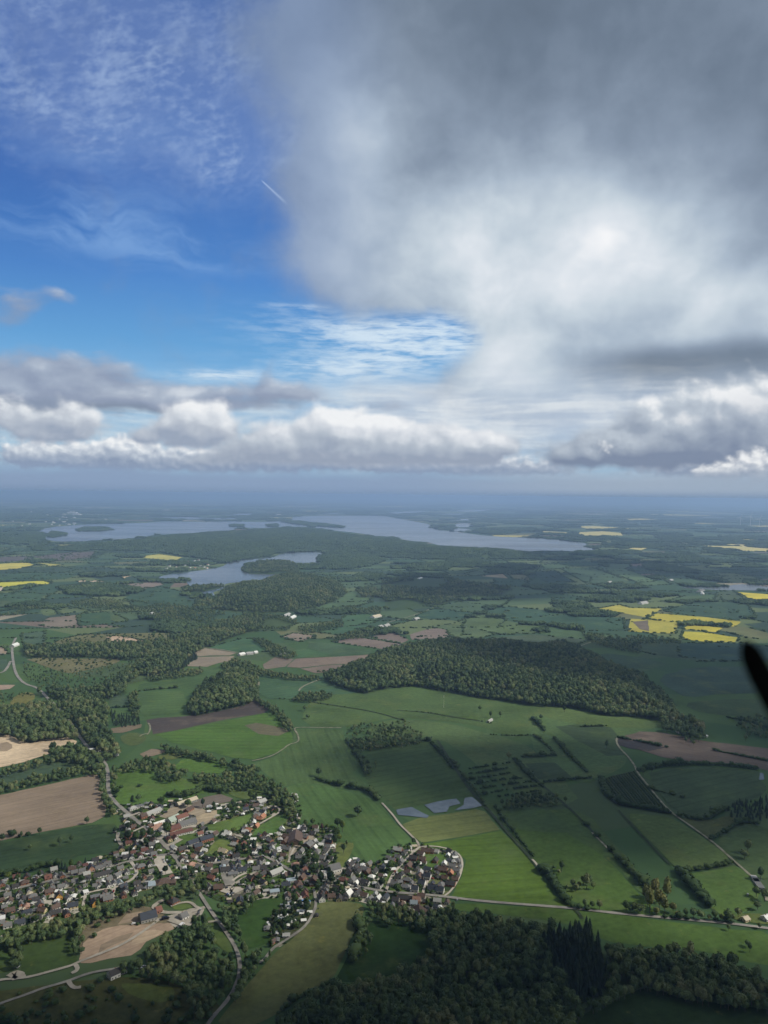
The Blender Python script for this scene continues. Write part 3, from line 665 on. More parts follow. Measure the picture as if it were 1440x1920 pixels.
lake_w = [ground(pts(s)) for n, s in LAKES]

# --- base ground: one wide sheet, with a patchwork of fields laid over it as one sheet of faces
gmb = MB(); gs = 8000
for i in range(-12, 12):
    for j in range(-1, 14): gmb.poly([(i * gs, j * gs, -0.6), (i * gs + gs, j * gs, -0.6), (i * gs + gs, j * gs + gs, -0.6), (i * gs, j * gs + gs, -0.6)])
gme = gmb.mesh('ground')
ca_ = gme.color_attributes.new('field_colour', 'FLOAT_COLOR', 'CORNER')
ca_.data.foreach_set('color', np.tile(np.array([0.055, 0.095, 0.045, 1.0]), len(gme.loops)))
link('ground', gme, None, ('farmland',), kind='structure')

def patchwork(y0, y1, cu, cv, ang, pal, wts, zz):
    """jittered quadrilateral fields in a turned grid; returns corners and what grows on each"""
    c_, s_ = math.cos(ang), math.sin(ang)
    ext = y1 * 1.5
    nu, nv = int(ext / cu) + 2, int(ext / cv) + 2
    gu, gv = np.meshgrid(np.arange(-nu, nu + 1), np.arange(-nv, nv + 1), indexing='ij')
    shift = rng.uniform(-0.5, 0.5, gv.shape[1])[None, :] * cu
    u = gu * cu + shift + rng.uniform(-.24, .24, gu.shape) * cu
    v = gv * cv + rng.uniform(-.26, .26, gu.shape) * cv
    wx, wy = u * c_ - v * s_, u * s_ + v * c_
    quads = []
    for i in range(wx.shape[0] - 1):
        for j in range(wx.shape[1] - 1):
            q = np.array([(wx[i, j], wy[i, j]), (wx[i + 1, j], wy[i + 1, j]), (wx[i + 1, j + 1], wy[i + 1, j + 1]), (wx[i, j + 1], wy[i, j + 1])])
            m = q.mean(0)
            if y0 <= m[1] < y1 and abs(m[0]) < 0.60 * m[1] + 600: quads.append(q)
    return quads, rng.choice(len(pal), len(quads), p=np.array(wts) / sum(wts))
PAL_NEAR = [(0.070, 0.125, 0.050), (0.062, 0.115, 0.048), (0.080, 0.135, 0.050), (0.055, 0.105, 0.048), (0.075, 0.115, 0.055)]
PAL_FAR = [(0.055, 0.100, 0.060), (0.084, 0.132, 0.070), (0.130, 0.168, 0.080), (0.048, 0.080, 0.058), (0.150, 0.160, 0.085), (0.185, 0.145, 0.120), (0.50, 0.44, 0.15), (0.036, 0.062, 0.030), (0.30, 0.27, 0.20)]
cells = []
for y0, y1, cu, cv, an, pal, wt in ((500, 2700, 260, 200, 0.30, PAL_NEAR, [1, 1, 1, 1, 1]), (2700, 9000, 225, 175, 0.22, PAL_FAR, [5, 5, 5, 4, .4, .3, .04, 5, .06]),
                                    (9000, 22000, 520, 420, 0.12, PAL_FAR, [4, 4, 3, 4, 1.2, .6, .35, 8, .5]), (22000, 70000, 1300, 1150, 0.05, PAL_FAR, [4, 4, 4, 4, 1.2, .5, .5, 8, .9])):
    qs, ks = patchwork(y0, y1, cu, cv, an, pal, wt, 0)
    cells += [(q, pal[k], (pal is PAL_FAR) and k == 7, y0) for q, k in zip(qs, ks)]
vv = np.zeros((len(cells) * 4, 3)); vv[:, :2] = np.concatenate([c[0] for c in cells]); vv[:, 2] = np.repeat(-0.45 + rng.uniform(0, 0.38, len(cells)), 4)
pme = np_mesh('patchwork', vv, np.arange(len(cells) * 4).reshape(-1, 4))
ca_ = pme.color_attributes.new('field_colour', 'FLOAT_COLOR', 'CORNER')
ca_.data.foreach_set('color', np.repeat(np.array([(*c[1], 1.0) for c in cells]), 4, axis=0).ravel())
link('fields', pme, None, ('farmland',), kind='structure')

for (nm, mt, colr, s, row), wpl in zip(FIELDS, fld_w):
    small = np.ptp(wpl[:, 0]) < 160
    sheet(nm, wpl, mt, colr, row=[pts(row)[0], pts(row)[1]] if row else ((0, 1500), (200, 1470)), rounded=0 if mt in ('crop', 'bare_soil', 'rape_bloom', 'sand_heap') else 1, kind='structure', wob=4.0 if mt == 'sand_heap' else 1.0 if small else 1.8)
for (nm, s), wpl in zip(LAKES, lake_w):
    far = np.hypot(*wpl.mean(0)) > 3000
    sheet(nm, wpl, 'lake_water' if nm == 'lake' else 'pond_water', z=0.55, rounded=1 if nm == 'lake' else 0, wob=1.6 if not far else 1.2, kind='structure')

# --- roads, lanes and paths: name, material, width in metres, line
ROADS = [
 ('road', 'asphalt', 6.5, '135,1360 148,1380 160,1396 167,1403 182,1415 195,1428 201,1440 203,1458 202,1476 206,1492 215,1504 240,1526 269,1550 286,1562 297,1573 310,1586 322,1598 331,1611'),
 ('road', 'asphalt', 4.2, '331,1611 336,1624 348,1641 363,1658 383,1690 403,1720 423,1747 440,1773 449,1798 450,1820 444,1846 430,1872 417,1888 402,1904 388,1924'),
 ('road', 'asphalt', 7.0, '135,1360 112,1330 90,1310 70,1289 52,1285 38,1276 28,1260 24,1236 22,1212 30,1196'),
 ('road', 'asphalt', 5.5, '-30,1680 0,1672 30,1666 62,1660 95,1652 128,1644 165,1636 200,1628 225,1620 250,1614 271,1610 300,1604 326,1602'),
 ('square', 'paving', 14.0, '300,1606 298,1616 306,1626 314,1640'),
 ('lane', 'paving', 4.3, '246,1617 254,1628 257,1638 252,1646 243,1653 230,1658 218,1663 212,1670 211,1688'),
 ('lane', 'paving', 3.8, '211,1668 200,1667 180,1671 160,1676'),
 ('lane', 'paving', 3.8, '-10,1717 5,1715 21,1713 34,1708 42,1700'),
 ('footpath', 'paving', 3.5, '160,1680 157,1694 153,1708'),
 ('lane', 'paving', 3.3, '140,1688 150,1684 160,1681'),
 ('road', 'asphalt', 5.2, '333,1606 348,1608 368,1612 386,1619 402,1619 426,1615 465,1610 485,1607 500,1607 520,1618 540,1630 560,1638 575,1642 590,1645 606,1646 619,1648 625,1651 647,1659 667,1663 693,1667 700,1669 726,1672 752,1675 787,1677 827,1681 850,1684 900,1690 960,1695 1040,1701 1080,1704 1160,1714 1269,1723 1366,1732 1400,1736 1460,1744'),
 ('lane', 'paving', 3.8, '724,1670 733,1646 747,1627 766,1607 778,1596 788,1588'),
 ('path', 'gravel', 3.2, '786,1587 783,1579 767,1563 750,1547 738,1530 723,1513 716,1506'),
 ('path', 'paving', 2.6, '790,1588 812,1587 832,1590 850,1596 863,1604 868,1620 864,1640 854,1660 843,1674 834,1680'),
 ('lane', 'paving', 3.3, '807,1645 800,1656 795,1666 793,1676'),
 ('yard', 'asphalt', 14.0, '424,1638 428,1650 432,1660'),
 ('track', 'gravel', 4.5, '434,1662 454,1649 479,1636'),
 ('lane', 'paving', 4.0, '436,1652 450,1642 462,1638'),
 ('yard', 'paving', 20.0, '424,1676 436,1668 446,1674'),
 ('lane', 'paving', 3.3, '541,1618 546,1602 552,1590 560,1580 572,1570'),
 ('lane', 'paving', 3.3, '440,1566 456,1570 470,1578 484,1586 494,1592'),
 ('lane', 'paving', 3.3, '486,1546 500,1538 514,1530 524,1524 524,1516 512,1511 500,1514'),
 ('track', 'gravel', 6.0, '619,1648 630,1640 640,1636 646,1628'),
 ('lane', 'asphalt', 3.4, '588,1668 591,1680 593,1700 583,1723 569,1741 555,1751 529,1768 515,1776 503,1790 496,1800 486,1806'),
 ('lane', 'paving', 4.0, '240,1530 252,1528 262,1524'),
 ('lane', 'paving', 3.3, '269,1551 258,1556 250,1560'),
 ('lane', 'gravel', 5.0, '222,1562 220,1570 224,1580 229,1586'),
 ('yard', 'paving', 8.0, '297,1574 310,1566 330,1556 350,1550 368,1550'),
 ('yard', 'gravel', 7.0, '306,1588 322,1584 340,1574'),
 ('yard', 'paving', 7.0, '260,1528 276,1530 292,1528'),
 # quarry
 ('yard', 'gravel', 30.0, '331,1734 345,1724 362,1714'),
 ('track', 'gravel', 3.8, '384,1702 370,1704 358,1692 340,1693 320,1700'),
 ('track', 'gravel', 6.0, '384,1702 352,1712 330,1712 306,1712 296,1706 286,1702 298,1692 312,1686'),
 ('track', 'gravel', 3.8, '366,1708 330,1716 300,1724 280,1728 258,1731'),
 ('track', 'gravel', 3.8, '300,1724 284,1736 262,1752 230,1772 196,1786 170,1796 145,1806 133,1812 96,1822 56,1833 30,1836 0,1838 -30,1846'),
 ('yard', 'gravel', 13.0, '20,1834 32,1826 36,1836'),
 ('track', 'gravel', 4.5, '140,1808 146,1816 143,1822 134,1826'),
 ('lane', 'asphalt', 3.8, '265,1806 240,1812 215,1818 185,1822 160,1828 135,1838 110,1846 80,1854 50,1866 20,1876 -20,1890'),
 ('lane', 'gravel', 4.5, '128,1840 132,1848 140,1854 152,1852'),
 ('track', 'track', 4.0, '390,1730 404,1728 412,1730'),
 # fields
 ('farm_track', 'track', 3.2, '473,1427 490,1424 512,1417 530,1406 542,1396 556,1393 561,1388 558,1376 550,1366 562,1364 600,1365 640,1365'),
 ('path', 'track', 3.6, '1162,1380 1156,1384 1156,1394 1164,1406 1176,1417 1191,1437 1194,1448 1214,1472 1238,1503 1262,1527 1296,1550 1339,1581 1374,1613 1405,1640 1422,1656 1434,1673 1438,1690'),
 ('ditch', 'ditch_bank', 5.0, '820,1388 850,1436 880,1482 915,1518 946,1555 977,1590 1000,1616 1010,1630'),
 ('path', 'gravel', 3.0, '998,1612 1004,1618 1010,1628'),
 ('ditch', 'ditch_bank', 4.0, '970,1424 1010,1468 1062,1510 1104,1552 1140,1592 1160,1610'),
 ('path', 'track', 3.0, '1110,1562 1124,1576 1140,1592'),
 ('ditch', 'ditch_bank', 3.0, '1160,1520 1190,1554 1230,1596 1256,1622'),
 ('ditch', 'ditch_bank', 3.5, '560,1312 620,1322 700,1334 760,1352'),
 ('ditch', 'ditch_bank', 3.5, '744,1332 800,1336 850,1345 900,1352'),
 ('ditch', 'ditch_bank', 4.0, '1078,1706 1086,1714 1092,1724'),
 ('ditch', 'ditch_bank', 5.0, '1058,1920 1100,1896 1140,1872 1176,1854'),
 ('farm_track', 'track', 5.0, '1072,1217 1100,1207 1130,1197 1138,1194'),
 ('farm_track', 'track', 5.0, '725,1168 770,1156 808,1142 812,1139'),
 ('farm_track', 'track', 5.0, '560,1296 566,1288 590,1278 602,1274'),
 ('farm_track', 'track', 5.0, '478,1296 486,1284 484,1276'),
 ('farm_track', 'track', 6.0, '381,1215 412,1218 446,1224'),
 ('farm_track', 'track', 3.2, '276,1378 281,1372 282,1362 278,1356'),
 ('farm_track', 'track', 3.2, '262,1382 266,1378 276,1376'),
 ('road', 'asphalt', 7.0, '-20,1264 6,1262 14,1252 20,1240'),
]
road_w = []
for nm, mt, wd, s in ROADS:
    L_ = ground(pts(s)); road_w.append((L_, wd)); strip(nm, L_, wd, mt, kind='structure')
# village lots
VILLAGES = ['-40,1660 0,1650 60,1642 120,1628 170,1614 210,1600 228,1590 214,1562 232,1550 214,1506 236,1508 290,1508 330,1498 372,1496 420,1510 470,1500 500,1490 530,1500 548,1488 560,1492 566,1520 560,1546 590,1546 628,1554 632,1600 640,1640 656,1608 690,1616 716,1620 736,1588 770,1580 790,1585 840,1590 866,1606 868,1630 852,1664 838,1684 850,1692 800,1720 740,1715 690,1690 640,1690 600,1690 596,1720 570,1745 530,1774 505,1780 500,1760 496,1736 520,1708 540,1684 480,1684 440,1706 420,1690 400,1690 350,1650 320,1660 260,1672 200,1690 150,1712 90,1730 30,1750 -40,1765']
for s in VILLAGES: sheet('village_lots', ground(pts(s)), 'gardens', z=0.03, rounded=1, kind='structure')
# ------------------------------------------------------------------ woods, hedges and trees
road_pts = np.vstack([resample(smooth_line(L_, 2), 6.0) for L_, w in road_w]); road_half = np.concatenate([np.full(len(resample(smooth_line(L_, 2), 6.0)), w / 2) for L_, w in road_w])
from mathutils import kdtree
_kd = kdtree.KDTree(len(road_pts))
for i, p in enumerate(road_pts): _kd.insert((p[0], p[1], 0), i)
_kd.balance()
def off_road(x, y, m=2.0):
    k = np.ones(len(x), bool)
    for i in range(len(x)):
        c, j, d = _kd.find((x[i], y[i], 0))
        if d < road_half[j] + m: k[i] = False
    return k
def in_any(polys, x, y):
    k = np.zeros(len(x), bool)
    for p in polys:
        lo, hi = p.min(0), p.max(0)
        b = (x > lo[0]) & (x < hi[0]) & (y > lo[1]) & (y < hi[1])
        if b.any(): k[b] |= inside(p, x[b], y[b])
    return k
def fill(poly, step, jitter=0.42):
    """an uneven grid of points inside a world outline"""
    lo, hi = poly.min(0), poly.max(0)
    gx, gy = np.meshgrid(np.arange(lo[0], hi[0] + step, step), np.arange(lo[1], hi[1] + step, step * 0.88))
    gx = gx + (np.arange(gx.shape[0]) % 2)[:, None] * step * 0.5
    x = (gx + rng.uniform(-jitter, jitter, gx.shape) * step).ravel(); y = (gy + rng.uniform(-jitter, jitter, gx.shape) * step).ravel()
    k = inside(poly, x, y)
    return x[k], y[k]
hills = []     # (outline, height, width of the slope)
def hill_z(x, y):
    z = np.zeros(len(x))
    for pl, h, wd in hills:
        lo, hi = pl.min(0), pl.max(0)
        b = (x > lo[0]) & (x < hi[0]) & (y > lo[1]) & (y < hi[1])
        if not b.any(): continue
        k = inside(pl, x[b], y[b]); d = edge_dist(pl, x[b], y[b]); t = np.clip(d / wd, 0, 1)
        z[b] = np.maximum(z[b], np.where(k, h * t * t * (3 - 2 * t), 0))
    return z
def add_hill(pl, h, wd):
    hills.append((pl, h, wd))
    lo, hi = pl.min(0), pl.max(0); n = 44
    gx, gy = np.meshgrid(np.linspace(lo[0], hi[0], n), np.linspace(lo[1], hi[1], n))
    z = hill_z(gx.ravel(), gy.ravel())
    vv = np.stack([gx.ravel(), gy.ravel(), z - 0.25], 1)
    i = np.arange(n * n).reshape(n, n); fa = np.stack([i[:-1, :-1], i[:-1, 1:], i[1:, 1:], i[1:, :-1]], -1).reshape(-1, 4)
    keep = z[fa].max(1) > 0.02
    o = link('hill', np_mesh('hill', vv, fa[keep]), None, ('hedge_leaves',), kind='structure')

def W(s, z=8.0): return ground(pts(s), z)
# outline, spacing, what, hill height
WOODS = [
 ('bottom', '804,1738 840,1710 890,1712 930,1722 1010,1734 1060,1744 1100,1760 1150,1777 1250,1777 1330,1792 1390,1806 1420,1830 1440,1850 1480,1862 1480,1890 1440,1888 1300,1874 1215,1850 1185,1855 1130,1880 1075,1908 1060,1960 480,1960 520,1920 620,1852 690,1842 745,1824 800,1794 810,1764', 6.6, 'b', 0),
 ('conifers', '1016,1752 1050,1738 1072,1730 1100,1727 1116,1748 1138,1790 1142,1826 1122,1856 1086,1870 1060,1850 1044,1812 1030,1780', 6.3, 's', 0),
 ('belt', '690,1690 720,1692 760,1700 790,1702 830,1700 850,1692 856,1702 842,1712 806,1738 740,1728 692,1726', 7.4, 'b', 0),
 ('belt', '668,1724 690,1722 696,1760 690,1786 676,1800 668,1790 672,1752', 7.4, 'b', 0),
 ('quarry wood', '222,1800 260,1786 290,1770 318,1752 330,1738 360,1722 380,1716 392,1732 404,1762 424,1786 444,1800 446,1850 430,1868 404,1884 400,1900 378,1910 350,1896 344,1872 352,1850 330,1836 300,1832 262,1822 270,1812', 7.8, 'b', 0),
 ('quarry wood', '200,1812 220,1802 264,1800 262,1808 230,1816', 6.6, 'b', 0),
 ('belt', '-20,1752 30,1742 80,1730 140,1713 170,1696 212,1688 250,1682 290,1668 320,1660 348,1655 350,1668 318,1682 270,1690 236,1703 186,1722 160,1730 120,1748 60,1760 -20,1776', 6.7, 'b', 0),
 ('belt', '18,1762 38,1758 42,1790 38,1812 24,1812 20,1790', 5.7, 'b', 0),
 ('belt', '128,1742 150,1728 158,1760 154,1790 150,1806 140,1790', 6.6, 'b', 0),
 ('belt', '334,1626 352,1618 366,1632 376,1656 392,1682 384,1694 368,1676 350,1660 338,1648', 7.4, 'b', 0),
 ('belt', '404,1694 424,1696 440,1700 450,1688 470,1676 486,1676 476,1690 446,1716 448,1738 460,1764 464,1780 446,1796 440,1770 424,1744 412,1716', 7.4, 'b', 0),
 ('belt', '460,1784 480,1776 504,1768 514,1764 516,1774 500,1796 486,1812 462,1836 456,1816', 7.0, 'b', 0),
 ('belt', '444,1800 458,1794 462,1820 456,1850 440,1870 444,1846', 7.0, 'b', 0),
 # left valley
 ('valley wood', '-40,1330 0,1326 30,1326 60,1320 96,1318 120,1328 142,1350 146,1380 130,1380 96,1382 60,1388 40,1388 16,1374 -40,1380', 8.6, 'b', 8),
 ('valley wood', '100,1314 150,1306 190,1308 204,1330 196,1344 206,1366 216,1392 224,1414 196,1422 180,1408 168,1398 150,1372 140,1346', 8.6, 'b', 8),
 ('valley wood', '64,1294 96,1290 140,1296 170,1290 200,1280 230,1262 252,1246 290,1226 330,1208 366,1196 400,1186 430,1180 440,1190 400,1206 372,1218 350,1234 338,1250 300,1262 262,1262 238,1278 232,1296 206,1306 150,1308 96,1306', 9.5, 'b', 22),
 ('valley wood', '44,1206 66,1214 130,1208 200,1206 270,1204 320,1196 372,1180 430,1160 470,1150 500,1160 490,1176 440,1190 400,1190 350,1206 300,1226 240,1234 160,1228 90,1230 48,1228', 10.3, 'b', 6),
 ('scrub', '44,1240 80,1246 130,1258 190,1248 250,1236 240,1256 200,1278 150,1292 90,1290 60,1284 44,1262', 14, 'b', 0),
 ('scrub', '-20,1296 20,1294 56,1292 48,1300 20,1314 -20,1320', 13, 'b', 0),
 ('valley wood', '96,1396 140,1402 170,1404 190,1426 200,1440 170,1444 150,1432 96,1414', 8.6, 'b', 0),
 ('belt', '-40,1450 0,1442 40,1430 96,1414 136,1402 140,1412 100,1426 60,1436 0,1452 -40,1462', 7.8, 'b', 0),
 ('belt', '-40,1476 0,1468 60,1454 110,1442 160,1432 196,1434 190,1448 150,1448 100,1458 60,1468 0,1482 -40,1490', 7.4, 'b', 0),
 ('belt', '186,1448 200,1446 204,1480 212,1506 222,1520 208,1524 196,1504 188,1480', 7.0, 'b', 0),
 ('belt', '206,1442 216,1440 222,1452 214,1474 214,1500 206,1490', 7.0, 'b', 0),
 ('belt', '222,1432 262,1424 300,1420 330,1434 350,1444 340,1456 320,1462 300,1462 290,1452 296,1444 262,1438 224,1444', 7.8, 'b', 0),
 ('belt', '300,1394 330,1400 380,1410 420,1424 450,1430 476,1436 490,1444 470,1446 430,1436 400,1424 350,1414 310,1408', 7.8, 'b', 0),
 ('belt', '350,1452 390,1450 430,1446 470,1442 520,1466 545,1484 530,1492 500,1488 480,1476 440,1476 420,1482 400,1468 370,1462', 7.8, 'b', 0),
 ('belt', '500,1478 530,1480 548,1486 560,1500 556,1520 540,1530 520,1510 506,1500', 8.2, 'b', 0),
 ('belt', '206,1330 232,1336 262,1340 262,1352 232,1358 210,1352', 8.5, 's', 0),
 ('belt', '240,1298 258,1296 262,1330 258,1346 244,1334', 7.8, 'b', 0),
 ('hill wood', '354,1334 352,1322 372,1290 398,1270 428,1258 452,1256 476,1262 486,1280 482,1306 468,1314 440,1322 400,1330 372,1336', 7.4, 'b', 18),
 ('belt', '478,1300 500,1314 530,1330 545,1352 550,1366 536,1366 520,1344 500,1326 478,1314', 7.0, 'b', 0),
 ('belt', '560,1298 600,1296 624,1300 616,1308 580,1312 548,1310', 7.4, 'b', 0),
 ('belt', '268,1268 300,1262 350,1254 384,1252 376,1262 330,1268 286,1274', 8.2, 'b', 0),
 ('spruce stand', '328,1246 346,1226 366,1222 370,1230 348,1246 330,1258 296,1268 280,1262', 9, 's', 0),
 ('belt', '410,1248 440,1232 470,1240 490,1254 540,1262 600,1268 596,1274 540,1270 490,1264 450,1258', 7.8, 'b', 0),
 ('belt', '470,1196 490,1196 530,1212 560,1226 540,1234 512,1226 486,1206', 8.2, 'b', 0),
 # the big wood
 ('big wood', '606,1268 640,1254 690,1234 730,1218 790,1206 850,1203 900,1206 950,1202 1000,1212 1060,1205 1100,1222 1150,1246 1200,1266 1246,1302 1272,1336 1262,1350 1226,1344 1200,1340 1120,1334 1080,1322 1000,1318 940,1308 890,1302 840,1292 780,1282 710,1288 690,1296 660,1290 620,1278', 8.1, 'b', 20),
 ('dark stand', '716,1246 760,1240 800,1248 790,1258 740,1264 718,1258', 7.7, 'm', 20),
 ('dark stand', '900,1234 960,1226 1060,1226 1120,1242 1180,1266 1196,1290 1140,1298 1060,1290 980,1270 920,1262 890,1246', 7.7, 'm', 20),
 ('dark stand', '780,1258 860,1266 940,1286 962,1308 890,1302 840,1292 780,1282', 7.1, 'm', 20),  # conifers put in to darken the wood's front band, which lies in shade
 ('belt', '1010,1214 1040,1208 1090,1214 1094,1222 1050,1224', 8.2, 'b', 0),
 ('hamlet trees', '1236,1352 1262,1340 1300,1346 1318,1352 1322,1384 1300,1386 1270,1374 1244,1366', 11, 'b', 0),
 ('thicket', '650,1362 668,1356 700,1352 740,1346 766,1348 790,1366 800,1384 760,1396 700,1400 668,1404 652,1388', 11.2, 'b', 0),
 ('thicket', '656,1384 700,1380 760,1376 798,1382 790,1390 720,1398 680,1404 660,1402', 7.7, 'b', 0),
 ('belt', '680,1414 698,1436 700,1450 684,1446 672,1424', 8.2, 'b', 0),
 ('belt', '940,1500 960,1490 1000,1484 1046,1488 1050,1502 1000,1506 946,1512', 7.4, 'b', 0),
 ('belt', '1364,1504 1390,1496 1460,1488 1460,1526 1400,1534 1370,1524', 9, 's', 0),
 ('belt', '1376,1344 1420,1340 1460,1346 1460,1384 1400,1374 1382,1360', 11.0, 'b', 0),
 ('belt', '1090,1184 1130,1188 1170,1196 1204,1206 1200,1224 1160,1216 1120,1206 1096,1198', 11.0, 'b', 0),
 ('belt', '1170,1190 1260,1190 1280,1204 1200,1204', 12.0, 'b', 0),
 # round the lakes
 ('lake wood', '396,1138 404,1118 420,1104 440,1095 470,1097 500,1085 560,1078 600,1084 640,1094 652,1110 630,1125 592,1136 560,1144 500,1146 440,1144', 11.2, 'b', 30),
 ('island', '450,1067 470,1057 487,1051 545,1052 560,1060 560,1074 500,1075 462,1074', 14, 'b', 8),
 ('lake wood', '340,1100 380,1098 420,1096 424,1100 384,1108 370,1116 346,1112', 12.0, 'b', 6),
 ('lake wood', '360,1136 372,1118 392,1124 408,1126 400,1140', 12.0, 'b', 0),
 ('small island', '449,1082 456,1077 460,1082', 12, 'b', 0),
 ('lake wood', '720,1142 716,1090 760,1080 840,1082 900,1094 960,1100 940,1112 860,1122 824,1132 770,1140', 12.0, 'b', 8),
 ('lake wood', '664,1104 690,1100 722,1108 720,1118 680,1118', 12.0, 'b', 0),
 ('belt', '640,1136 680,1130 716,1132 714,1148 660,1150', 12.0, 'b', 0),
 ('belt', '560,1172 600,1168 640,1160 646,1172 600,1182 560,1186', 12.0, 'b', 0),
 ('belt', '620,1194 660,1182 710,1180 720,1186 680,1194 630,1200', 11.0, 'b', 0),
 ('belt', '440,1148 500,1150 540,1154 560,1164 540,1180 500,1180 470,1170', 13.0, 'b', 6),
 ('belt', '130,1126 180,1120 250,1124 320,1130 380,1140 420,1146 440,1160 380,1170 320,1166 250,1150 200,1140 140,1136', 14.0, 'b', 0),
 ('belt', '-20,1140 40,1132 80,1136 70,1146 -20,1156', 13.0, 'b', 0),
]
CLUMPS = [   # far woods, as canopy
 '90,1026 200,1020 262,1011 350,1003 432,999 512,993 582,993 650,1001 720,1010 750,1016 790,1017 822,1027 900,1032 1010,1036 1008,1046 850,1048 700,1042 610,1036 606,1030 520,1036 430,1052 350,1042 290,1032 200,1030',
 '600,1040 640,1036 700,1044 720,1050 690,1060 640,1066 600,1064', '650,1070 720,1060 830,1064 900,1062 960,1056 1010,1062 940,1072 830,1078 760,1080 680,1084',
 '1010,1034 1046,1036 1080,1036 1127,1034 1160,1038 1130,1046 1040,1048', '1100,1050 1170,1050 1260,1060 1340,1076 1360,1090 1300,1082 1240,1072 1140,1062', '146,993 160,988 200,988 211,992 190,995 150,995',
 '88,1003 100,996 122,999 122,1002 96,1007', '432,984 455,983 453,987 433,987', '502,983 520,983 518,987 504,987', '530,978 560,977 584,980 610,982 645,987 640,989 600,986 560,983', '582,984 592,983 590,987 580,988',
 '812,985 850,990 880,998 950,1004 1040,1009 1100,1014 1180,1018 1160,1010 1080,1002 980,998 900,992', '0,1000 60,996 82,1002 80,1014 30,1020 0,1016', '1140,1018 1240,1010 1340,1006 1440,1004 1440,1018 1300,1020 1200,1026', '1180,1036 1300,1036 1440,1044 1440,1052 1340,1056 1240,1048',
 '230,1060 300,1056 350,1062 340,1070 260,1070', '110,1100 160,1094 230,1098 270,1106 200,1114 130,1112', '1380,1128 1440,1126 1440,1140 1400,1142', '1340,1056 1440,1062 1440,1090 1400,1090', '-10,1022 60,1018 100,1028 60,1036 -10,1036',
]
wood_w = [(n, W(s), st, k, h) for n, s, st, k, h in WOODS]
clump_w = [W(s) for s in CLUMPS]
spruce_polys = [pl for n, pl, st, k, h in wood_w if k in 'sm']
big = [w for w in wood_w if w[0] == 'big wood'][0]
for n, pl, st, k, h in wood_w:
    if h and k == 'b': add_hill(pl, h, 110 if n != 'hill wood' else 70)
ridge = clump_w[0]; add_hill(ridge, 45, 420)
no_tree = [ground(pts(f[3])) for f in FIELDS if f[0] in ('meadow',) and f[3].startswith('225,1846')]
B_, S_ = [], []
for n, pl, st, k, h in wood_w:
    x, y = fill(pl, st)
    if k == 'b' and n in ('bottom', 'big wood'):
        ok = ~in_any(spruce_polys, x, y); x, y = x[ok], y[ok]
    ok = off_road(x, y, 2.5) & ~in_any(lake_w, x, y); x, y = x[ok], y[ok]
    if st >= 12 and n in ('belt', 'lake wood', 'valley wood'):
        ok = np.array([mn.fractal(Vector((a / 260, b / 260, 3.3)), 1.0, 2.0, 3) for a, b in zip(x, y)]) > -0.16; x, y = x[ok], y[ok]
    if n in ('scrub', 'thicket'):
        ok = rng.uniform(0, 1, len(x)) < 0.72; x, y = x[ok], y[ok]
    ok = rng.uniform(0, 1, len(x)) < 0.94; x, y = x[ok], y[ok]
    z = hill_z(x, y)
    scale = {'scrub': 0.55, 'thicket': 0.55, 'belt': 0.66, 'quarry wood': 0.72, 'bottom': 0.88, 'big wood': 1.1}.get(n, 1.0)
    q = np.stack([x, y, z, np.full(len(x), scale)], 1)
    if k == 'm':
        u = rng.uniform(0, 1, len(q)) < 0.42; S_.append(q[u]); B_.append(q[~u])
    else: (S_ if k == 's' else B_).append(q)
B_ = np.vstack(B_); S_ = np.vstack(S_)

# sizes as they show, largest first
def shows(q):
    px, py = P(q[:, 0], q[:, 1], q[:, 2] + 8)
    d = np.hypot(q[:, 0], q[:, 1])
    ok = (px > -6) & (px < 1446) & (py < 1924)
    return np.where(ok, 1 / d, 0)
def take(q, n):
    o = np.argsort(-shows(q)); return q[o[:n]], q[o[n:]]

LEAF = {'b': (BROAD, crowns, trunks)}
crown_me = [poly_mesh('crown', c) for c in crowns]; trunk_me = [t.mesh('trunk') for t in trunks]
spr_me = [poly_mesh('crown', c) for c in spr]; sprt_me = [t.mesh('trunk') for t in spt]
for m in crown_me: m.materials.append(MATS['broad_leaves'])
for m in spr_me: m.materials.append(MATS['needles'])
for m in trunk_me + sprt_me: m.materials.append(MATS['bark'])
garden_me = []
for i, c in enumerate(crowns):
    m = poly_mesh('crown', c); m.materials.append(MATS['garden_leaves']); garden_me.append(m)
spring_me = []
for i, c in enumerate(crowns):
    m = poly_mesh('crown', c); m.materials.append(MATS['spring_leaves']); spring_me.append(m)
def tree(name, x, y, z, s, label, cat, group=None, kind='b', lib=None, sz=None, i=None):
    e = link(name, None, None, (), label=label, category=cat, group=group)
    e.empty_display_size = 1
    e.location = (x, y, z); e.rotation_euler = (0, 0, random.uniform(0, 6.28))
    e.scale = (s * random.uniform(.9, 1.1), s * random.uniform(.9, 1.1), s * (sz or random.uniform(.88, 1.18)))
    if kind == 'b':
        i = random.randrange(len(crowns)) if i is None else i
        link('crown', (lib or crown_me)[i], e); link('trunk', trunk_me[i], e)
    else:
        e.scale.z *= random.uniform(.58, .86)
        i = random.randrange(len(spr)); link('crown', spr_me[i], e); link('trunk', sprt_me[i], e)
    return e

